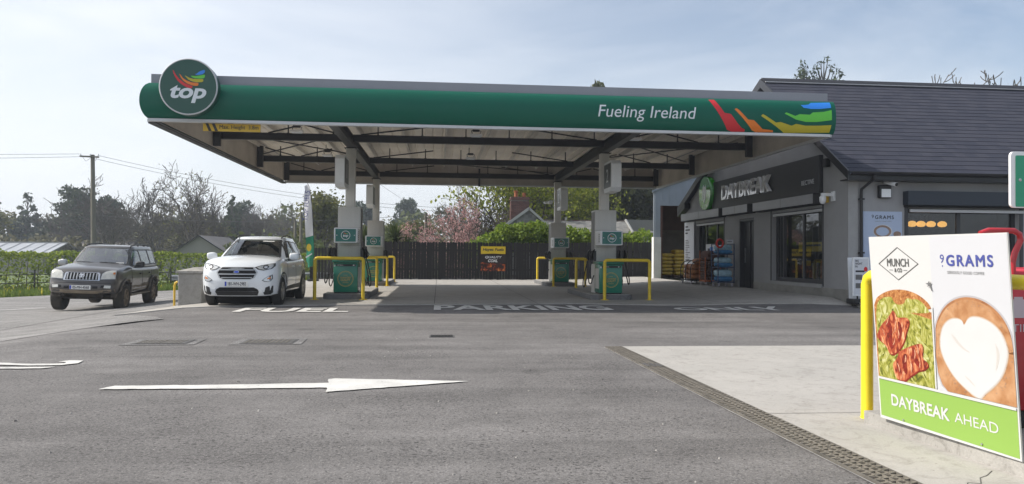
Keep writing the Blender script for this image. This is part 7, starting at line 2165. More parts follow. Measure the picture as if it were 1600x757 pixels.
# leaf clouds ---------------------------------------------------
def leaf_quads(C, size, R_, aspect=1.6, up=0.0, sv=0.35):
    """C (N,3) centres -> randomly turned quads"""
    n = len(C)
    a = R_.normal(size=(n, 3)); a /= np.linalg.norm(a, axis=1)[:, None]
    if up: a[:, 2] = a[:, 2]*(1-up)+up; a /= np.linalg.norm(a, axis=1)[:, None]
    b = np.cross(a, R_.normal(size=(n, 3))); b /= np.linalg.norm(b, axis=1)[:, None]
    s_ = size*(1+R_.uniform(-sv, sv, n))[:, None]
    V = np.stack([C-a*s_*aspect/2-b*s_*0.16, C+b*s_*0.5*0-a*s_*0.05+b*s_*0.5, C+a*s_*aspect/2, C-a*s_*0.05-b*s_*0.5], axis=1)
    return V.reshape(-1, 3), np.arange(n*4).reshape(n, 4)

def hedge_points(path, width, h0, h1, n, R_, base=lambda x, y: 0.0, bumpy=0.25):
    P = np.array(path, float); seg = np.diff(P, axis=0); L_ = np.linalg.norm(seg, axis=1); cum = np.r_[0, np.cumsum(L_)]
    out = []
    ph = R_.uniform(0, 6.28, 4)
    while len(out) < n:
        s_ = R_.uniform(0, cum[-1]); k = min(np.searchsorted(cum, s_, 'right')-1, len(seg)-1)
        d = seg[k]/L_[k]; q = P[k]+d*(s_-cum[k]); nn = np.array([-d[1], d[0]])
        top = h1+bumpy*(math.sin(s_*1.7+ph[0])*0.4+math.sin(s_*4.1+ph[1])*0.35+math.sin(s_*9.3+ph[2])*0.25)
        u, v = R_.uniform(-1, 1), R_.uniform(0, 1)
        # favour the skin
        if R_.uniform() < 0.75:
            if R_.uniform() < 0.4: v = 1-abs(R_.normal(0, 0.06))
            else: u = math.copysign(1-abs(R_.normal(0, 0.12)), u)
        z = h0+(top-h0)*v
        wz = width/2*(1-0.25*max(0, v-0.75)/0.25)*(1+0.12*math.sin(s_*2.3+ph[3]))
        x, y = q[0]+nn[0]*u*wz, q[1]+nn[1]*u*wz
        out.append((x, y, z+base(x, y)))
    return np.array(out)
M['leaf_hedge'] = leafmat('hedge_leaf', (0.11, 0.165, 0.025), (0.26, 0.31, 0.05), 0.6)
M['leaf_bright'] = leafmat('bright_hedge_leaf', (0.09, 0.16, 0.02), (0.28, 0.36, 0.045), 0.45)
M['twig'] = mat('twig_bark', (0.05, 0.04, 0.032), 0.9, var=0.3, vscale=6)
M['hedge_core'] = mat('hedge_core_twigs', (0.04, 0.05, 0.02), 0.9)
R1 = np.random.RandomState(11)
hp = [(-30, 19), (-24.5, 25.5), (-20.2, 31.2), (-16.8, 36.6), (-12.3, 40.2), (-8.2, 42.6), (-3.5, 44.5)]
hd_ = thing('clipped_hedge', 'long clipped green hedge beyond the road behind the parked cars', 'hedge', (-15, 36, -0.6))
C_ = hedge_points(hp, 1.5, 0.0, 1.78, 27000, R1, lambda x, y: -0.62, 0.12)
V, F = leaf_quads(C_, 0.085, R1); npmesh('leaves', V, F, M['leaf_hedge'], hd_)
mb = MB()
for i in range(len(hp)-1):
    a_, b_ = Vector((*hp[i], -0.7)), Vector((*hp[i+1], -0.7)); n_ = int((b_-a_).length/0.45)
    for k in range(n_):
        p = a_.lerp(b_, k/n_); q = Vector((0.25*math.sin(k*2.3), 0.25*math.cos(k*3.1), 1.3)); mb.tube([p, p+q*0.5, p+q+Vector((0.1, 0, 0.2))], [0.03, 0.02, 0.008], 5)
props(mb.build('branches', M['twig'], hd_), kind='stuff')
M['rail_wood'] = mat('weathered_rail', (0.075, 0.072, 0.058), 0.9, var=0.3, vscale=3)
rl_ = thing('rail_fence', 'low dark post and rail fence along the foot of the roadside hedge', 'fence', (-15, 35, -0.6))
rp_ = [(x+0.95, y-0.75) for x, y in hp[1:]]
for i in range(len(rp_)-1):
    a_, b_ = Vector((*rp_[i], 0)), Vector((*rp_[i+1], 0)); n_ = max(1, int((b_-a_).length/1.9))
    for k in range(n_):
        p = a_.lerp(b_, k/n_); q = a_.lerp(b_, (k+1)/n_)
        MB().bar((p.x, p.y, -0.75), (p.x, p.y, 0.42), 0.05).build('post', M['rail_wood'], rl_)
        for z in (-0.13, 0.22): MB().bar((p.x+0.05, p.y-0.05, z), (q.x+0.05, q.y-0.05, z), 0.02, 0.035).build('rail', M['rail_wood'], rl_)
hd2 = thing('garden_hedge', 'bright green untrimmed hedge rising above the dark fence', 'hedge', (6.5, 38.4, 0))
C_ = []
for (x, top, n) in [(1.9, 1.95, 900), (2.6, 2.25, 1400), (3.3, 2.7, 1900), (4.1, 2.75, 1900), (4.9, 2.85, 1900), (5.7, 2.7, 1800), (6.5, 2.6, 1600), (7.3, 2.5, 1500), (8.1, 2.35, 1300), (8.9, 2.45, 1300), (9.7, 2.3, 1200), (10.4, 2.5, 1200)]:
    th, ph = R1.uniform(0, 2*PI, n), np.arccos(R1.uniform(-1, 1, n)); rr2 = R1.uniform(0.55, 1.05, n)**0.6
    C_.append(np.c_[x+0.75*rr2*np.sin(ph)*np.cos(th), 38.3+0.75*rr2*np.sin(ph)*np.sin(th), top-0.75+0.78*rr2*np.cos(ph)+R1.uniform(-0.1, 0.12, n)])
C_ = np.concatenate(C_)
V, F = leaf_quads(C_, 0.10, R1); npmesh('leaves', V, F, M['leaf_bright'], hd2)
mb = MB()
for k in range(12):
    x = 1.9+k*0.78; top = 1.4+0.4*math.sin(k*2.1)
    mb.tube([(x, 38.4, 0), (x+0.1, 38.4, 0.9), (x-0.05, 38.35, top)], [0.05, 0.04, 0.02], 6)
    mb.tube([(x, 38.4, 0.8), (x+0.4, 38.3, 1.3), (x+0.55, 38.25, top+0.1)], [0.03, 0.02, 0.01], 5)
props(mb.build('branches', M['hedge_core'], hd2), kind='stuff')

# bungalow behind the fence
M['brick'] = mat('dark_red_brick', (0.085, 0.045, 0.042), 0.85, col2=(0.15, 0.075, 0.06), island=True)
M['mortar'] = mat('mortar', (0.17, 0.155, 0.14), 0.9)
M['house_slate'] = mat('house_roof_slate', (0.12, 0.12, 0.118), 0.7, col2=(0.26, 0.255, 0.24), island=True)
M['barge'] = mat('barge_white', (0.36, 0.36, 0.35), 0.5, var=0.06, vscale=3)
M['orange_brick'] = mat('orange_brickwork', (0.32, 0.10, 0.035), 0.85, col2=(0.24, 0.075, 0.03), island=True)
hs_ = thing('bungalow', 'slate roofed bungalow with tall brick chimney behind the garden hedge', 'house', (8, 48, 0))
MB().bb(3.4, 14.5, 45.6, 52.0, 0, 2.62).build('wall', M['render_pale'], hs_)
def brick_box(x0, x1, y0, y1, z0, z1, parent, material, bw=0.215, bh=0.065, j=0.010, core=True):
    """brick courses laid on all four faces of a block, joined as one part, over a mortar core"""
    V = []; F = []; q = random.Random(3)
    def add(xa, xb, ya, yb, za, zb):
        b = len(V)
        for z in (za, zb): V.extend([(xa,ya,z),(xb,ya,z),(xb,yb,z),(xa,yb,z)])
        F.extend([(b,b+1,b+5,b+4),(b+1,b+2,b+6,b+5),(b+2,b+3,b+7,b+6),(b+3,b,b+4,b+7),(b+4,b+5,b+6,b+7),(b,b+3,b+2,b+1)])
    z = z0; row = 0
    while z+bh <= z1+0.01:
        for y in (y0, y1):
            x = x0-(bw/2 if row % 2 else 0)
            while x < x1:
                xa, xb = max(x, x0), min(x+bw, x1)
                p = q.uniform(0.0, 0.006)
                if xb-xa > 0.03: add(xa, xb, y-(0.03+p if y == y0 else -0.02), y+(0.03+p if y == y1 else -0.02), z, z+bh) if y == y0 else add(xa, xb, y-0.02, y+0.03+p, z, z+bh)
                x += bw+j
        for x in (x0, x1):
            y = y0-(0 if row % 2 else bw/2)
            while y < y1:
                ya, yb = max(y, y0+0.001), min(y+bw, y1-0.001)
                if yb-ya > 0.03: add(x-0.03 if x == x0 else x-0.02, x+0.02 if x == x0 else x+0.03, ya, yb, z, z+bh)
                y += bw+j
        z += bh+j; row += 1
    o = npmesh('brickwork', V, F, material, parent, kind='stuff')
    return o
ch = MB().bb(4.34, 5.42, 46.2, 46.75, 2.2, 4.55).build('chimney', M['mortar'], hs_)
brick_box(4.34, 5.42, 46.2, 46.75, 2.3, 4.50, ch, M['brick'])
MB().bb(4.28, 5.48, 46.14, 46.81, 4.555, 4.63).build('chimney_cap', M['brick'], ch); MB().bb(4.31, 5.45, 46.17, 46.78, 4.632, 4.74).build('chimney_cap', M['brick'], ch)
MB().lathe([(0.13, 4.741), (0.11, 4.9), (0.10, 5.05), (0.14, 5.07), (0.14, 5.12), (0.09, 5.13)], (4.66, 46.5, 0), 14).build('chimney_pot', M['orange_brick'], ch, smooth=40)
MB().lathe([(0.12, 4.741), (0.10, 4.95), (0.12, 5.0), (0.08, 5.01)], (5.16, 46.5, 0), 14).build('chimney_pot', M['orange_brick'], ch, smooth=40)
# front gable hung with slates
def slate_rows(x0f, x1f, z0, z1, y, dy, exz, wdt, parent, material, name='slates', slope=None):
    V = []; F = []; q = random.Random(9); row = 0; z = z0
    while z < z1:
        xa0, xb0 = x0f(z), x1f(z); x = xa0-(wdt/2 if row % 2 else 0)
        yy = y+(z-z0)*dy; y2 = y+(z+exz*1.15-z0)*dy
        while x < xb0:
            a, b_ = max(x+0.004, xa0), min(x+wdt-0.004, xb0)
            if b_-a > 0.03:
                k = len(V); t = 0.012+q.uniform(0, 0.008)
                V += [(a, yy-t-0.012, z), (b_, yy-t-0.012, z), (b_, y2-0.006, z+exz*1.12), (a, y2-0.006, z+exz*1.12), (a, yy-0.002, z), (b_, yy-0.002, z)]
                F += [(k, k+1, k+2, k+3), (k+4, k+5, k+1, k)]
            x += wdt
        z += exz; row += 1
    return npmesh(name, V, F, material, parent, kind='stuff')
mb = MB(); mb.prism([(3.15, 2.3), (6.75, 2.3), (5.27, 3.88)], (0, 45.02, 0), (1,0,0), (0,0,1), (0, 0.2, 0)); gb = mb.build('gable', M['mortar'], hs_)
slate_rows(lambda z: 3.15+(z-2.3)*1.33, lambda z: 6.75-(z-2.3)*0.93, 2.3, 3.78, 45.02, 0.0, 0.16, 0.24, gb, M['house_slate'])
br_ = MB().bb(5.0, 5.75, 44.96, 45.0, 2.75, 3.10).build('brick_panel', M['orange_brick'], gb)
mb = MB(); mb.bar((2.2, 44.9, 1.72), (5.30, 44.9, 3.97), 0.10, 0.15); mb.build('barge_board', M['barge'], hs_)
mb = MB(); mb.bar((5.28, 44.9, 3.97), (6.9, 44.9, 2.55), 0.10, 0.13); mb.build('barge_board', M['barge'], hs_)
mb = MB(); mb.prism([(2.2, 1.75), (5.28, 4.03), (5.28, 3.95), (2.2, 1.66)], (0, 44.96, 0), (1,0,0), (0,0,1), (0, 3.2, 0)); mb.prism([(5.285, 4.03), (6.95, 2.55), (6.95, 2.47), (5.285, 3.95)], (0, 44.96, 0), (1,0,0), (0,0,1), (0, 3.2, 0)); mb.build('gable_roof', M['house_slate'], hs_)
# main roof, slope to the camera
mb = MB(); mb.prism([(45.3, 2.58), (48.6, 3.42), (48.6, 3.34), (45.3, 2.50)], (6.2, 0, 0), (0,1,0), (0,0,1), (8.4, 0, 0)); mb.prism([(48.601, 3.42), (52.3, 2.58), (52.3, 2.5), (48.601, 3.34)], (6.2, 0, 0), (0,1,0), (0,0,1), (8.4, 0, 0)); rf = mb.build('roof', M['mortar'], hs_)
slate_rows(lambda z: 6.25, lambda z: 14.55, 2.60, 3.40, 45.32, 3.93, 0.055, 0.26, rf, M['house_slate'])
for k in range(18):
    MB().bb(6.25+k*0.46, 6.69+k*0.46, 48.5, 48.7, 3.40, 3.49).build('ridge_tile', M['brick'] if k % 5 == 0 else M['brownwall'], rf)
MB().bar((11.62, 45.1, 2.62), (11.35, 45.9, 3.42), 0.10, 0.10).build('barge_board', M['barge'], hs_)
mb = MB(); mb.prism([(11.7, 2.5), (14.6, 2.5), (14.6, 3.40), (11.4, 3.42)], (0, 45.9, 0), (1,0,0), (0,0,1), (0, 0.3, 0)); mb.build('side_roof', M['house_slate'], hs_)
MB().lathe([(0.07, 3.45), (0.07, 3.62), (0.10, 3.64), (0.0, 3.68)], (8.1, 48.5, 0), 10).build('vent', M['barge'], hs_)

# farm sheds and a gable far left, beyond the hedge
M['tin'] = mat('tin_roof', (0.36, 0.38, 0.41), 0.5, var=0.15, vscale=0.5)
M['tin_dull'] = mat('dull_tin_roof', (0.15, 0.135, 0.125), 0.7, var=0.2, vscale=0.4)
M['far_wall'] = mat('far_wall', (0.25, 0.24, 0.225), 0.9, var=0.1, vscale=0.5)
def barn(x0, x1, y0, y1, zb, ze, zr, label, roof, wall='far_wall', along='x', seams=12):
    t = thing('farm_building', label, 'farm building', ((x0+x1)/2, (y0+y1)/2, zb))
    MB().bb(x0+0.2, x1-0.2, y0+0.2, y1-0.2, zb, ze).build('wall', M[wall], t)
    if along == 'x':
        ym = (y0+y1)/2
        mb = MB(); mb.prism([(y0, ze-0.1), (ym, zr), (y1, ze-0.1), (y1, ze-0.2), (ym, zr-0.1), (y0, ze-0.2)], (x0, 0, 0), (0,1,0), (0,0,1), (x1-x0, 0, 0)); rf = mb.build('roof', M[roof], t)
        for k in range(seams):
            x = x0+(x1-x0)*(k+0.5)/seams
            MB().bar((x, y0, ze-0.05), (x, ym, zr+0.04), 0.05, 0.04).build('roof_seam', M[roof], rf)
        MB().bb(x0, x1, ym-0.15, ym+0.15, zr, zr+0.07).build('ridge_cap', M['barge'] if roof == 'tin' else M[roof], rf)
        for x, dx in ((x0+0.2, 0.1), (x1-0.3, 0.1)): MB().prism([(y0+0.25, ze), (y1-0.25, ze), (ym, zr-0.12)], (x, 0, 0), (0,1,0), (0,0,1), (dx, 0, 0)).build('gable_end', M[wall], t)
    else:
        xm = (x0+x1)/2
        mb = MB(); mb.prism([(x0, ze-0.1), (xm, zr), (x1, ze-0.1), (x1, ze-0.2), (xm, zr-0.1), (x0, ze-0.2)], (0, y0, 0), (1,0,0), (0,0,1), (0, y1-y0, 0)); mb.build('roof', M[roof], t)
        MB().prism([(x0+0.22, ze-0.05), (x1-0.22, ze-0.05), (xm, zr-0.12)], (0, y0+0.15, 0), (1,0,0), (0,0,1), (0, 0.1, 0)).build('gable_end', M[wall], t)
        mb = MB(); mb.bar((x0, y0-0.03, ze-0.2), (xm, y0-0.03, zr-0.02), 0.08, 0.2, up=(0,1,0)); mb.build('barge_board', M['gutter'], t)
        mb = MB(); mb.bar((xm, y0-0.034, zr-0.02), (x1, y0-0.034, ze-0.2), 0.08, 0.2, up=(0,1,0)); mb.build('barge_board', M['gutter'], t)
    return t
barn(-56, -36.6, 75, 84, -1, 0.95, 2.05, 'low farm shed with pale tin roof beyond the hedge, far left', 'tin', seams=16)
barn(-40.2, -33.0, 84, 91, -1, 1.2, 2.3, 'low shed with dull brown roof behind the dark off roader', 'tin_dull', seams=8)
barn(-21.6, -15.6, 61.5, 70, -1, 0.75, 2.55, 'grey house gable behind the hedge, left of the white car', 'tin_dull', along='y')

# concrete pier by the cars
pr_ = thing('concrete_pier', 'square concrete pier with pyramid cap standing beside the white car', 'pier', (-5.95, 19.5, gz(-5.95, 19.5)))
M['pier'] = concrete('pier_render', (0.26, 0.25, 0.235), (0.34, 0.33, 0.31), bump=0.4, stains=0.75)
zb = gz(-5.95, 19.5)-0.05
MB().bbox(-6.20, -5.66, 18.95, 20.55, zb, 0.70, 0.012).build('shaft', M['pier'], pr_)
MB().prism([(-6.25, 18.90), (-5.61, 18.90), (-5.61, 20.60), (-6.25, 20.60)], (0, 0, 0.702), (1,0,0), (0,1,0), (0,0,0.05)).build('cap_slab', M['kerb'], pr_)
mb = MB(); mb.add([(-6.25,18.9,0.753),(-5.61,18.9,0.753),(-5.61,20.6,0.753),(-6.25,20.6,0.753),(-5.93,19.3,0.84),(-5.93,20.2,0.84)], [(0,1,4),(1,2,5,4),(2,3,5),(3,0,4,5),(3,2,1,0)]); mb.build('cap_slope', M['kerb'], pr_)
MB().bb(-6.215, -6.202, 18.98, 19.25, 0.40, 0.66).build('notice', M['paper'], pr_)
t = thing('yellow_bollard', 'thin yellow pipe bollard against the left side of the concrete pier', 'bollard', (-6.33, 19.1, gz(-6.33, 19.1)))
zb = gz(-6.33, 19.1)
MB().tube([(-6.33, 19.1, zb-0.05), (-6.33, 19.1, zb+0.5), (-6.31, 19.1, zb+0.57), (-6.26, 19.1, zb+0.60)], 0.026, 10).build('pipe', M['amber'], t, smooth=50)
MB().bb(-6.39, -6.27, 19.04, 19.16, zb, zb+0.012).build('base_plate', M['amber'], t)

# guard rail along the verge
gd = thing('guard_rail', 'galvanised guard rail along the grass verge behind the cars', 'guard rail', (-9, 37.5, -0.4))
gp = [(-12.2, 36.4), (-9.2, 37.9), (-6.4, 39.1), (-3.5, 40.1)]
prof = [(0, 0.32), (0.05, 0.36), (0.05, 0.42), (0.0, 0.46), (0.05, 0.50), (0.05, 0.56), (0, 0.60)]
for i in range(3):
    a, b = Vector((*gp[i], 0)), Vector((*gp[i+1], 0)); d = (b-a).normalized(); nn = Vector((d.y, -d.x, 0))
    mb = MB()
    for p in (a, b):
        zz = -0.44 if p.x < -8 else -0.36
        for q, z in prof: mb.v.append(tuple(p+nn*q+Vector((0, 0, z+zz))))
    k = len(prof); mb.f = [(j, j+1, k+j+1, k+j) for j in range(k-1)]
    b0 = len(mb.v); mb.v += [tuple(Vector(v)-nn*0.012) for v in mb.v[:b0]]; mb.f += [tuple(x+b0 for x in f)[::-1] for f in mb.f[:]]
    mb.build('rail_section', M['galv'], gd)
    for s_ in (0.05, 0.45, 0.85):
        p = a.lerp(b, s_); MB().bb(p.x-0.06, p.x+0.06, p.y+0.06, p.y+0.16, -0.6, 0.12).build('post', M['steel'], gd)

# feather flag
fl = thing('feather_flag', 'tall white and green feather flag on a pole left of the fence', 'flag', (-5.45, 33.7, 0))
M['flag_white'] = mat('flag_white', (0.70, 0.70, 0.72), 0.7); M['flag_green'] = mat('flag_green', (0.01, 0.20, 0.11), 0.7)
pl = [(-5.36, 33.7, 0.0), (-5.38, 33.7, 1.5), (-5.46, 33.7, 3.0), (-5.60, 33.7, 4.05), (-5.70, 33.7, 4.25)]
MB().tube(pl, [0.022, 0.02, 0.016, 0.012, 0.01], 8).build('pole', M['black'], fl)
MB().bbox(-5.62, -5.18, 33.5, 33.9, 0.0, 0.10, 0.02).build('base', M['black'], fl)
MB().bb(-5.54, -5.30, 33.66, 33.74, 0.101, 0.62).build('pole_sleeve', M['void'], fl)
def flag_part(z0, z1, name, material):
    mb = MB(); n_ = 14
    for i in range(n_+1):
        z = z0+(z1-z0)*i/n_
        xp = float(np.interp(z, [p[2] for p in pl], [p[0] for p in pl])); wv = 0.33*(1-max(0, (z-3.2)/1.1)**2*0.7)*(1 if z > 0.9 else 0.8)
        for k in range(5):
            u = k/4; mb.v.append((xp-wv*u, 33.7+0.05*math.sin(z*3+u*4), z-0.10*u))
    for i in range(n_):
        for k in range(4): mb.f.append((i*5+k, i*5+k+1, (i+1)*5+k+1, (i+1)*5+k))
    o = mb.build(name, material, fl, smooth=60); return o
flag_part(1.98, 4.2, 'white_cloth', M['flag_white']); fg_ = flag_part(0.68, 1.975, 'green_cloth', M['flag_green'])
text('lettering', 'TOP FUELS', (-5.72, 33.60, 3.25), (0.08, 0, 1), (-1, 0, 0.08), M['ink_blue'], fl, w=1.3, h=0.2, ext=0.002)
MB().prism(ell(0.10, 0.16, (-5.58, 1.45)), (0, 33.61, 0), (1,0,0), (0,0,1), (0,-0.002,0)).build('emblem', M['ad_yellow'], fl)
MB().prism([(-5.72, 1.05), (-5.45, 1.22), (-5.44, 1.16), (-5.70, 0.99)], (0, 33.61, 0), (1,0,0), (0,0,1), (0,-0.002,0)).build('white_swoosh', M['flag_white'], fl)

# utility poles and wires
M['pole'] = mat('pole_wood', (0.16, 0.145, 0.12), 0.9, var=0.25, vscale=2, stretch=(3, 3, 0.3))
def pole(x, y, zb, zt, r, label, arms=True, lean=0.0):
    t = thing('utility_pole', label, 'pole', (x, y, zb))
    MB().cyl((x, y, zb), (x+lean, y, zt), r, r*0.72, 12).build('shaft', M['pole'], t, smooth=40)
    if arms:
        MB().bar((x+lean-0.75, y-0.12, zt-0.12), (x+lean+0.45, y-0.12, zt-0.16), 0.09, 0.10).build('crossarm', M['pole'], t)
        for q in (-0.7, -0.1, 0.4):
            MB().lathe([(0.0, 0), (0.05, 0.01), (0.035, 0.06), (0.055, 0.09), (0.03, 0.14), (0.0, 0.15)], (x+lean+q, y-0.12, zt-0.09), 10).build('insulator', M['sign_white'], t, smooth=50)
        MB().tube([(x+lean-0.7, y-0.12, zt), (x+lean-0.35, y-0.15, zt-0.45), (x+lean-0.1, y-0.12, zt-0.25)], 0.012, 5).build('jumper', M['black'], t)
        MB().tube([(x+lean+0.4, y-0.12, zt), (x+lean+0.25, y-0.15, zt-0.4), (x+lean+0.1, y-0.12, zt-0.2)], 0.012, 5).build('jumper', M['black'], t)
    return t
pole(-22.45, 52.4, -0.8, 7.55, 0.17, 'tall wooden utility pole with crossarm above the dark off roader', True, -0.22)
pole(-0.97, 55.3, -0.4, 4.15, 0.13, 'short wooden pole standing among the pink blossom', False)
pole(-9.9, 56.2, -0.6, 4.15, 0.13, 'grey pole by the flag, the taller and nearer of the two', False)
pole(-11.25, 61.3, -0.6, 3.8, 0.13, 'grey pole by the flag, the shorter and farther of the two', False)
M['wire'] = mat('wire', (0.10, 0.10, 0.105), 0.6)
def wire(a, b, sag, label, r=0.012):
    a, b = Vector(a), Vector(b)
    pts = [a.lerp(b, i/20)-Vector((0, 0, sag*4*(i/20)*(1-i/20))) for i in range(21)]
    return MB().tube(pts, r, 5).build('overhead_wire', M['wire'], label=label, cat='wire', group='overhead wires')
wire((-23.37, 52.28, 7.58), (-75, 50, 8.4), 0.7, 'overhead wire leaving the tall pole to the left, upper one')
wire((-22.77, 52.28, 7.42), (-75, 50, 7.6), 0.7, 'overhead wire leaving the tall pole to the left, lower one')
wire((-22.27, 52.28, 7.5), (6, 62, 4.9), 0.9, 'overhead wire from the tall pole passing right behind the canopy, upper one')
wire((-22.77, 52.28, 7.35), (6, 62.3, 4.6), 0.9, 'overhead wire from the tall pole passing right behind the canopy, lower one')
wire((-0.97, 55.3, 4.1), (-22.6, 52.4, 3.6), 0.5, 'low overhead wire from the short pole by the blossom to the left', 0.015)
wire((-0.97, 55.3, 4.1), (-6.3, 44, 7.2), 0.1, 'slanting stay wire above the short pole by the blossom', 0.009)
wire((-0.97, 55.3, 4.05), (14, 60, 3.9), 0.4, 'overhead wire from the short blossom pole to the right', 0.012)

# ---------------------------------------------------------------- trees
M['bark'] = mat('bark', (0.085, 0.074, 0.062), 0.95, var=0.35, vscale=4)
M['bark_pale'] = mat('pale_bark', (0.11, 0.098, 0.082), 0.95, var=0.3, vscale=4)
M['leaf_bud'] = leafmat('budding_leaf', (0.085, 0.095, 0.025), (0.17, 0.17, 0.045))
M['leaf_spring'] = leafmat('spring_leaf', (0.14, 0.19, 0.02), (0.32, 0.34, 0.05), 0.45)
M['leaf_dark'] = leafmat('conifer_needle', (0.030, 0.050, 0.024), (0.066, 0.092, 0.040), 0.2)
M['leaf_ley'] = leafmat('cypress_spray', (0.035, 0.048, 0.016), (0.11, 0.115, 0.035), 0.2)
M['leaf_blossom'] = leafmat('cherry_blossom', (0.40, 0.19, 0.20), (0.62, 0.42, 0.40), 0.4)
M['leaf_ivy'] = leafmat('ivy_leaf', (0.02, 0.035, 0.014), (0.04, 0.06, 0.025), 0.1)
M['leaf_wood'] = leafmat('woodland_leaf', (0.085, 0.085, 0.045), (0.16, 0.15, 0.08), 0.3)
M['leaf_wood2'] = leafmat('woodland_green_leaf', (0.075, 0.10, 0.035), (0.15, 0.17, 0.06), 0.3)
M['leaf_cordy'] = leafmat('cordyline_blade', (0.04, 0.065, 0.02), (0.12, 0.15, 0.05), 0.2)

def grow(R_, h, r0, levels=4, kids=(5, 4, 4, 3), ang=(0.7, 0.75, 0.8), lr=(0.62, 0.6, 0.58), lean=0.05, first=0.28, updraft=0.25, wob=0.16, forks=1):
    segs = []; tips = []
    def br(p, d, L, r, lev):
        n_ = 5 if lev == 0 else 4 if lev < 3 else 3
        pts = [p]; dirs = []
        for i in range(n_):
            d = d+R_.normal(size=3)*wob*(0.4 if lev == 0 else 1)+np.array([0, 0, updraft*(0.0 if lev == 0 else 0.5)])
            d = d/np.linalg.norm(d); p = p+d*L/n_; pts.append(p); dirs.append(d)
        re = r*(0.35 if lev < levels-1 else 0.3)
        rad_ = [r+(re-r)*i/n_ for i in range(n_+1)]
        for i in range(n_): segs.append((pts[i], pts[i+1], rad_[i], rad_[i+1], lev))
        if lev >= levels-1: tips.append((pts[-1], dirs[-1])); tips.append((pts[-2], dirs[-1])); return
        k = kids[min(lev, len(kids)-1)]
        for j in range(k):
            t = first+(1-first)*(j+R_.uniform(0, 1))/k if lev == 0 else 0.25+0.75*(j+R_.uniform(0.2, 1))/k
            t = min(t, 0.99); i = min(int(t*n_), n_-1); q = pts[i]+(pts[i+1]-pts[i])*(t*n_-i)
            dd = dirs[i]; a = R_.normal(size=3); a -= dd*a.dot(dd); a /= np.linalg.norm(a)
            th = ang[min(lev, len(ang)-1)]*R_.uniform(0.7, 1.25)
            nd = dd*math.cos(th)+a*math.sin(th)
            ln = L*lr[min(lev, len(lr)-1)]*R_.uniform(0.75, 1.2)*(1.15-0.55*t if lev == 0 else 1)
            br(q, nd, ln, max(rad_[i]*0.62, 0.008), lev+1)
        tips.append((pts[-1], dirs[-1]))
    for k in range(forks):
        d0 = np.array([R_.normal()*lean*(1+2*(forks > 1)), R_.normal()*lean*(1+2*(forks > 1)), 1.0]); br(np.array([R_.normal()*0.25*(forks > 1), R_.normal()*0.25*(forks > 1), -0.3]), d0/np.linalg.norm(d0), h*0.72, r0, 0)
    return segs, tips

def seg_mesh(segs, nside=4, rmin=0.0):
    P0 = np.array([s[0] for s in segs]); P1 = np.array([s[1] for s in segs])
    r0 = np.maximum(np.array([s[2] for s in segs]), rmin); r1 = np.maximum(np.array([s[3] for s in segs]), rmin)
    d = P1-P0; d /= np.maximum(np.linalg.norm(d, axis=1), 1e-6)[:, None]
    ref = np.where(np.abs(d[:, 2:3]) > 0.9, np.array([[1.0, 0, 0]]), np.array([[0, 0, 1.0]]))
    a = np.cross(d, ref); a /= np.linalg.norm(a, axis=1)[:, None]; b = np.cross(d, a)
    n = len(segs); V = np.zeros((n, 2, nside, 3))
    for k in range(nside):
        t = 2*PI*k/nside
        o = a*math.cos(t)+b*math.sin(t)
        V[:, 0, k] = P0+o*r0[:, None]; V[:, 1, k] = P1+o*r1[:, None]
    F = []
    base = np.arange(n)*2*nside
    for k in range(nside):
        k2 = (k+1) % nside
        F.append(np.c_[base+k, base+k2, base+nside+k2, base+nside+k])
    return V.reshape(-1, 3), np.concatenate(F)

def make_tree(name, seed, h, r0, label, leaf=None, leaf_n=0, leaf_size=0.2, leaf_spread=0.5, bark='bark', rmin=0.012, cat='tree', **kw):
    """tree at the origin: trunk (stem and main limbs) and crown (branches, twigs, leaves)"""
    R_ = np.random.RandomState(seed)
    segs, tips = grow(R_, h, r0, **kw)
    top = max(s[1][2] for s in segs); k = h/top
    segs = [(a*k, b*k, c, d, l) for a, b, c, d, l in segs]; tips = [(a*k, d) for a, d in tips]
    t = thing(name, label, cat, (0, 0, 0))
    V, F = seg_mesh([s for s in segs if s[4] <= 1], 6, rmin); npmesh('trunk', V, F, M[bark], t, smooth=True)
    V, F = seg_mesh([s for s in segs if s[4] > 1], 3, rmin)
    F = np.c_[F]
    if leaf:
        T = np.array([p for p, d in tips]); idx = R_.randint(0, len(T), leaf_n)
        C_ = T[idx]+R_.normal(size=(leaf_n, 3))*leaf_spread*np.array([1, 1, 0.7])
        V2, F2 = leaf_quads(C_, leaf_size, R_)
        mi = np.r_[np.zeros(len(F)), np.ones(len(F2))]
        npmesh('crown', np.concatenate([V, V2]), np.concatenate([F, F2+len(V)]), None, t, mats=[M[bark], M[leaf]], mi=mi)
    else: npmesh('crown', V, F, M[bark], t)
    return t

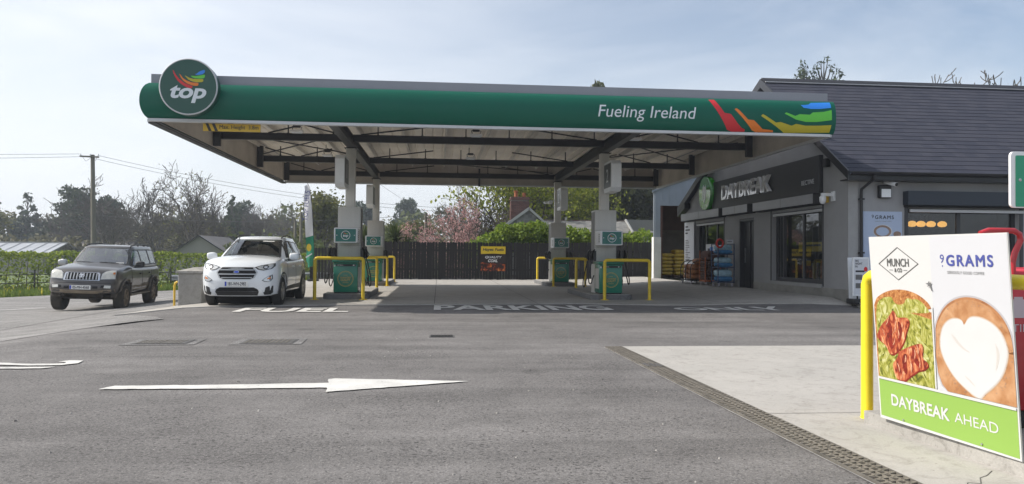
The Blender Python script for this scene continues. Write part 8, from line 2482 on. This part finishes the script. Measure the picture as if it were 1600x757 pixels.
def clump_tree(name, seed, h, r0, label, clumps, leaf, n, size, bark='bark', limbs=True, aspect=1.6, up=0.0, cat='tree'):
    """evergreen: leaf clumps (x, y, z, rx, rz) on limbs off a tapered trunk"""
    R_ = np.random.RandomState(seed)
    t = thing(name, label, cat, (0, 0, 0))
    segs = []; prev = np.array([0, 0, -0.4]); nseg = 9
    for i in range(nseg):
        u = (i+1)/nseg; p = np.array([R_.normal()*0.012*h*u, R_.normal()*0.012*h*u, h*0.97*u])
        segs.append((prev, p, r0*(1-i/nseg)+0.02, r0*(1-u)+0.02, 0)); prev = p
    if limbs:
        for c in clumps:
            z0 = max(h*0.12, c[2]-0.35*math.hypot(c[0], c[1])-0.1*h)
            segs.append((np.array([0, 0, z0]), np.array([c[0]*0.6, c[1]*0.6, (z0+c[2])/2+0.1]), r0*0.28, r0*0.18, 1)); segs.append((np.array([c[0]*0.6, c[1]*0.6, (z0+c[2])/2+0.1]), np.array(c[:3]), r0*0.18, 0.02, 1))
    V, F = seg_mesh(segs, 6); npmesh('trunk', V, F, M[bark], t, smooth=True)
    vol = np.array([c[3]**1.6*c[4]**0.8 for c in clumps]); vol = vol/vol.sum()
    idx = R_.choice(len(clumps), n, p=vol); Cc = np.array(clumps)[idx]
    d = R_.normal(size=(n, 3)); d /= np.linalg.norm(d, axis=1)[:, None]
    rr2 = R_.uniform(0.25, 1.0, n)**0.4*(1+0.15*R_.normal(size=n))
    C_ = Cc[:, :3]+d*rr2[:, None]*np.c_[Cc[:, 3], Cc[:, 3], Cc[:, 4]]
    V, F = leaf_quads(C_, size, R_, aspect, up); npmesh('crown', V, F, M[leaf], t)
    return t
def spire(R_, h, rb, z0=0.12, rows=12, droop=0.0):
    c = []
    for i in range(rows):
        u = i/(rows-1); z = h*(z0+(0.98-z0)*u); r = rb*(1-u)**0.8+0.16
        k = max(2, int(8*(1-u)+1)) if u < 0.97 else 1
        for j in range(k):
            a = 2*PI*(j/k)+R_.uniform(0, 0.8); q = r*R_.uniform(0.55, 0.95) if k > 1 else 0
            c.append((q*math.cos(a), q*math.sin(a), z-q*0.25+R_.normal()*0.012*h, max(0.34, r*0.40), max(0.24, r*0.22)))
    return c
def pine_clumps(R_, h, w_, n=16, z0=0.5):
    c = []
    for i in range(n):
        u = R_.uniform(z0, 0.98); rr2 = w_*math.sqrt(max(0.05, 1-((u-0.60)/0.42)**2))*R_.uniform(0.15, 0.95); a = R_.uniform(0, 2*PI)
        c.append((rr2*math.cos(a), rr2*math.sin(a), h*u, w_*R_.uniform(0.22, 0.42), h*R_.uniform(0.05, 0.10)))
    return c
def column_clumps(R_, h, w_, n=46):
    c = []
    for i in range(n):
        u = R_.uniform(0.03, 0.99); r = w_*(1-max(0, u-0.35)/0.68)**0.8*R_.uniform(0.35, 0.85); a = R_.uniform(0, 2*PI)
        c.append((r*math.cos(a), r*math.sin(a), h*u, w_*0.32*(1.15-0.6*u), h*0.055))
    return c

RB = np.random.RandomState(5)
def put(t, x, y, z, rz=0.0, s=1.0, sz=None, label=None, group=None):
    t.location = (x, y, z); t.rotation_euler = (0, 0, rz); t.scale = (s, s, sz or s)
    if label: t['label'] = label
    if group: t['group'] = group
    return t
GT = 'trees beyond the road'
# bare trees (left of the canopy)
bareA = make_tree('bare_tree', 3, 9.9, 0.16, 'x', forks=3, levels=5, kids=(7, 5, 4, 3), ang=(0.66, 0.7, 0.8), lr=(0.60, 0.58, 0.55), lean=0.12, first=0.25, rmin=0.024, updraft=0.30)
put(bareA, -31.7, 78.2, -0.9, 0.3, 1.0, None, 'many stemmed bare tree right of the tall utility pole', GT)
bareB = make_tree('bare_tree', 8, 10.3, 0.20, 'x', leaf='leaf_bud', leaf_n=300, leaf_size=0.12, leaf_spread=0.3, levels=5, kids=(12, 5, 4, 3), ang=(0.95, 0.75, 0.8), lr=(0.52, 0.60, 0.56), first=0.14, rmin=0.024, updraft=0.22)
put(bareB, -21.9, 72.3, -0.9, 1.1, 1.0, None, 'tall bare tree with a straight dark stem, left of the white car', GT)
def again(t, x, y, z, rz, s, sz, label, group=GT):
    c = copy_tree(t, loc=(x, y, z), rot=(0, 0, rz), scale=(s, s, sz), label=label, group=group); return c
again(bareA, -20.2, 73.5, -0.9, 2.2, 0.62, 0.78, 'slimmer bare tree close behind the straight stemmed one')
again(bareA, -27.2, 80, -0.9, 4.0, 0.8, 0.85, 'bare tree between the many stemmed tree and straight stemmed tree')
again(bareB, -62, 108, -1, 0.5, 0.95, 0.95, 'pale bare tree between dark conifers, left of the utility pole')
again(bareB, -23.4, 107.6, -1, 3.5, 1.0, 0.92, 'bare broad crowned tree above the white car roof')
again(bareA, -26.2, 108, -1, 5.2, 0.9, 0.9, 'bare round headed tree left of the ivy clad trunks')
again(bareB, -18.7, 102, -1, 1.9, 0.75, 0.78, 'bare small tree beside the ivy clad leaning trunk, near the flag')
again(bareA, -38.5, 88, -0.9, 1.2, 0.75, 0.8, 'bare tree just left of the tall utility pole foot')
again(bareB, -13.5, 95, -1, 2.9, 0.7, 0.72, 'bare tree behind the two grey poles')
again(bareA, 2.6, 48.4, -0.3, 0.9, 0.42, 0.62, 'thin bare sapling right of the pink blossom')
again(bareA, 3.3, 50.5, -0.3, 3.9, 0.40, 0.62, 'thin bare sapling by the yellow green tree')
again(bareA, 44.5, 56, 0, 0.4, 1.5, 1.68, 'bare tree top showing above the shop roof, far right')
again(bareA, 47.8, 57, 0, 2.0, 1.6, 1.80, 'bare tree top at the right edge above the shop roof')
# budding tree by the flag
bud = make_tree('budding_tree', 14, 7.1, 0.2, 'x', leaf='leaf_bud', leaf_n=5200, leaf_size=0.20, leaf_spread=0.42, levels=4, kids=(9, 5, 4), ang=(0.9, 0.8, 0.8), lr=(0.55, 0.6, 0.6), first=0.12, rmin=0.014)
put(bud, -10.1, 66.2, -0.7, 0, 1, None, 'budding olive green tree directly behind the feather flag', GT)
again(bud, -3.2, 72, -0.7, 2.0, 1.15, 0.72, 'low rounded olive green tree between the pumps and the blossom')
again(bud, -7.0, 76, -0.7, 4.2, 1.0, 0.66, 'low olive tree behind the spiky plants')
again(bud, -33, 96, -0.9, 1.0, 1.3, 0.85, 'olive tinted tree low among the conifers behind the pole')
again(bud, -52, 92, -0.9, 3.0, 1.6, 0.98, 'broad olive green tree far left behind the tin roof')
again(bud, -60, 99, -0.9, 5.0, 1.5, 0.95, 'broad olive green tree at the far left edge')
again(bud, -27, 92, -0.9, 2.4, 1.2, 0.75, 'low olive tree behind the grey gable')
# conifers far left
cA = clump_tree('conifer', 2, 10.3, 0.22, 'x', spire(np.random.RandomState(2), 10.3, 2.9, rows=18), 'leaf_dark', 8500, 0.34)
cB = clump_tree('conifer', 12, 19.6, 0.3, 'x', spire(np.random.RandomState(12), 19.6, 5.6, 0.55, 30), 'leaf_dark', 30000, 0.17, aspect=2.6)
put(cA, -59, 116, -1, 0, 1.05, None, 'dark pointed conifer at the far left, the taller of two', GT)
again(cA, -66.5, 117, -1, 1, 1.15, 0.98, 'dark pointed conifer at the far left edge of the frame')
again(cA, -25.2, 96, -0.9, 2, 0.7, 0.90, 'dark pointed conifer seen through the straight stemmed bare tree')
again(cA, -8.2, 151, -0.5, 3, 0.75, 1.15, 'small pointed conifer on the skyline left of the cedar')
again(cA, -49.5, 112, -1, 4, 0.9, 0.86, 'dark conifer half hidden behind the broad pine')
pA = clump_tree('pine', 6, 9.8, 0.24, 'x', pine_clumps(np.random.RandomState(6), 9.8, 3.2, 46, 0.22), 'leaf_dark', 7500, 0.26)
put(pA, -45, 99.6, -1, 0, 1.0, None, 'broad flat topped pine just left of the utility pole', GT)
again(pA, -41.2, 100, -1, 2.1, 0.75, 0.88, 'broad pine just right of the utility pole')
again(pA, -64, 112, -1, 1.1, 1.1, 1.02, 'rounded dark pine at the far left, behind the tin shed')
again(pA, -28.6, 113, -1, 3.3, 0.85, 0.93, 'round topped dark pine left of the white car roof')
again(pA, -12.3, 130, -0.8, 0.7, 0.9, 1.03, 'dark round pine seen between the two left pumps')
again(pA, -6.3, 151, -0.5, 4.4, 0.8, 1.22, 'dark cedar standing above the skyline in the middle')
again(pA, -36.5, 108, -1, 5, 0.8, 0.66, 'low dark pine behind the many stemmed bare tree')
# ivy clad trunks
def ivy(x, y, z, h, lean, label):
    t = thing('ivy_tree', label, 'tree', (x, y, z), GT)
    R_ = np.random.RandomState(int(abs(x)*10)); n = 1300
    u = R_.uniform(0, 1, n); a = R_.uniform(0, 2*PI, n); rr2 = (0.65-0.3*u)*R_.uniform(0.6, 1.1, n)
    C_ = np.c_[x+lean*u*h+rr2*np.cos(a), y+rr2*np.sin(a), z+u*h]
    V, F = leaf_quads(C_, 0.28, R_); npmesh('crown', V, F, M['leaf_ivy'], t)
    MB().cyl((x, y, z-0.2), (x+lean*h, y, z+h*1.05), 0.3, 0.1, 8).build('trunk', M['bark'], t)
ivy(-24.6, 107, -1, 6.6, -0.06, 'thick ivy clad trunk above the white car roof, left one'); ivy(-17.2, 103, -1, 6.4, -0.10, 'leaning ivy clad trunk above the white car roof, right one')
# cypress screen behind the bungalow
lA = clump_tree('cypress', 4, 12.5, 0.3, 'x', column_clumps(np.random.RandomState(4), 12.5, 2.3, 60), 'leaf_ley', 11000, 0.30, limbs=False, aspect=2.4)
lB = clump_tree('cypress', 9, 12.5, 0.3, 'x', column_clumps(np.random.RandomState(9), 12.5, 2.5, 60), 'leaf_ley', 11000, 0.32, limbs=False, aspect=2.2)
GL = 'cypress screen behind the bungalow'
put(lA, 7.6, 61.4, -0.2, 0, 1.0, 0.92, 'leftmost dark cypress behind the bungalow chimney', GL)
put(lB, 10.0, 61.8, -0.2, 1, 1.0, 0.96, 'dark cypress behind the bungalow roof, second from the left', GL)
for i, (x, y, s_, sz, lab) in enumerate([(12.75, 60.8, 1.0, 1.22, 'tallest dark cypress, its tip showing above the canopy'), (15.2, 61.2, 1.05, 0.98, 'dark cypress right of the tallest one, behind the right pumps'), (17.6, 60.6, 1.0, 0.94, 'dark cypress behind the shed, second from the right'), (20.0, 60.2, 1.05, 0.9, 'rightmost dark cypress, half behind the shed'), (11.4, 64.5, 1.1, 1.0, 'dark cypress in the back row, left one'), (16.4, 64.6, 1.1, 1.0, 'dark cypress in the back row, right one')]):
    again(lA if i % 2 else lB, x, y, -0.2, i*1.3, s_, sz, lab, GL)
put(cB, 35.5, 71.7, 1.1, 0.5, 1.0, 1.0, 'left of two conifer tips above the shop roof ridge', 'conifers behind the shop'); again(cB, 37.45, 71.5, 1.0, 2.5, 1.0, 1.03, 'right of two conifer tips above the shop roof ridge', 'conifers behind the shop')
# spring green tree and cherry
spr = make_tree('spring_tree', 31, 8.8, 0.22, 'x', leaf='leaf_spring', leaf_n=6500, leaf_size=0.15, leaf_spread=0.36, levels=4, kids=(10, 6, 5), ang=(0.95, 0.8, 0.8), lr=(0.62, 0.6, 0.6), first=0.1, rmin=0.016)
put(spr, 5.2, 52.2, -0.3, 0.4, 1.0, None, 'yellow green spring tree behind the brick chimney, branches showing', 'spring green trees')
again(spr, 8.2, 55.5, -0.3, 2.6, 0.95, 0.9, 'yellow green spring tree right of the brick chimney', 'spring green trees')
again(spr, 22.5, 52, -0.3, 1.6, 1.0, 0.95, 'yellow green tree top between the canopy and the shed', 'spring green trees')
chy = make_tree('cherry_tree', 41, 5.1, 0.13, 'x', leaf='leaf_blossom', leaf_n=3000, leaf_size=0.085, leaf_spread=0.17, levels=4, kids=(9, 5, 5), ang=(1.05, 0.8, 0.8), lr=(0.72, 0.6, 0.6), first=0.08, rmin=0.010, updraft=0.1)
put(chy, 0.62, 46.2, -0.2, 0.8, 0.62, 0.96, 'pink flowering cherry tree above the fence, left of the coal poster', 'cherry trees')
again(chy, 1.8, 47.5, -0.2, 2.9, 0.62, 0.62, 'lower pink cherry beside the saplings, nearer the hedge', 'cherry trees')
again(chy, -0.75, 46.8, -0.2, 4.6, 0.66, 0.66, 'lower pink cherry left of the short wooden pole', 'cherry trees')
# cordylines
def cordyline(x, y, zc, h, r, n, label, seed):
    t = thing('cordyline', label, 'plant', (x, y, 0), 'spiky plants behind the fence')
    R_ = np.random.RandomState(seed)
    MB().tube([(x, y, 0), (x+0.05, y, zc*0.6), (x, y, zc)], [0.11, 0.09, 0.08], 8).build('trunk', M['bark_pale'], t)
    mb = MB()
    for i in range(n):
        a = R_.uniform(0, 2*PI); e = R_.uniform(-0.5, 1.45); L_ = r*R_.uniform(0.75, 1.1); w_ = 0.028
        d = Vector((math.cos(a)*math.cos(e), math.sin(a)*math.cos(e), math.sin(e))); s_ = d.cross(Vector((0, 0, 1))); s_ = (s_.normalized() if s_.length > 0.01 else Vector((1, 0, 0)))
        p0 = Vector((x, y, zc+R_.uniform(-0.15, 0.1))); p1 = p0+d*L_*0.55+Vector((0, 0, -0.02)); p2 = p0+d*L_+Vector((0, 0, -0.22*L_*max(0.2, math.cos(e))))
        mb.add([p0-s_*w_*0.6, p0+s_*w_*0.6, p1+s_*w_, p1-s_*w_, p2], [(0, 1, 2, 3), (3, 2, 4)])
    props(mb.build('leaves', M['leaf_cordy'], t, fix=False), kind='stuff')
cordyline(-3.55, 37.6, 1.75, 2.5, 0.95, 260, 'spiky green cordyline left of the rear left pump', 1); cordyline(-2.15, 37.8, 1.9, 2.6, 1.05, 320, 'spiky green cordyline right of the rear left pump', 2); cordyline(-1.55, 37.5, 1.45, 2.0, 0.75, 200, 'small spiky cordyline just above the fence, rightmost of three', 3)

# far woodland mass and understorey
R2 = np.random.RandomState(77)
def mass(name, crowns, per, size, material, label):
    C_ = []
    for x, y, z, rx, rz_ in crowns:
        n = int(per*rx*rz_); d = R2.normal(size=(n, 3)); d /= np.linalg.norm(d, axis=1)[:, None]
        k = R2.uniform(0.3, 1.0, n)**0.35*(1+0.10*R2.normal(size=n))
        C_.append(np.array([x, y, z])+d*k[:, None]*np.array([rx, rx*0.7, rz_]))
    C_ = np.concatenate(C_); V, F = leaf_quads(C_, size, R2)
    return npmesh(name, V, F, M[material], kind='stuff', label=label)
cr = []; cr2 = []
for i in range(95):
    x = -115+i*1.75+R2.uniform(-1, 1); y = 125+R2.uniform(-12, 22)
    top = 6.6+1.6*math.sin(i*0.5)+R2.uniform(-1.0, 1.2)
    (cr if R2.uniform() < 0.6 else cr2).append((x, y, top*0.55, R2.uniform(2.2, 3.6), top*0.46))
mass('woodland', cr, 26, 0.55, 'leaf_wood', 'hazy brown green woodland along the skyline beyond the road'); mass('woodland', cr2, 26, 0.55, 'leaf_wood2', 'hazy green woodland along the skyline beyond the road')
un = []
for i in range(80):
    x = -85+i*1.35+R2.uniform(-0.8, 0.8); y = 88+R2.uniform(-8, 10)
    if -23 < x < -14 and y < 80: continue
    top = 2.8+R2.uniform(-0.7, 1.5)
    un.append((x, y, top*0.4-0.6, R2.uniform(1.4, 2.4), top*0.6))
mass('undergrowth', un, 60, 0.36, 'leaf_wood', 'tangled brown green undergrowth below the bare trees')
un = []
for i in range(26):
    x = -14+i*1.3+R2.uniform(-0.6, 0.6); y = 58+R2.uniform(-5, 8) if x < 3 else 66+R2.uniform(-2, 3)
    top = 2.4+R2.uniform(-0.6, 1.2)
    un.append((x, y, top*0.4-0.4, R2.uniform(1.2, 2.0), top*0.6))
mass('undergrowth', un, 80, 0.26, 'leaf_wood2', 'scrub of olive green bushes beyond the fence')

# ---------------------------------------------------------------- haze: one closed box of thin even air round everything
hz = MB().bb(-425, 425, -425, 425, -2.6, 26.0).build('haze', None, kind='stuff', label='thin pale blue haze in the air') if False else None
hm = bpy.data.materials.new('haze_air'); hm.use_nodes = True
ht = hm.node_tree; ht.nodes.remove(ht.nodes['Principled BSDF'])
pv = ht.nodes.new('ShaderNodeVolumePrincipled')
pv.inputs['Color'].default_value = (0.80, 0.88, 1.0, 1)
pv.inputs['Density'].default_value = 0.0011
pv.inputs['Anisotropy'].default_value = 0.3
ht.links.new(pv.outputs['Volume'], ht.nodes['Material Output'].inputs['Volume'])
MB().bb(-424, 424, -424, 424, -2.6, 27.0).build('haze', hm, kind='stuff', label='thin pale haze in the air over the whole place')
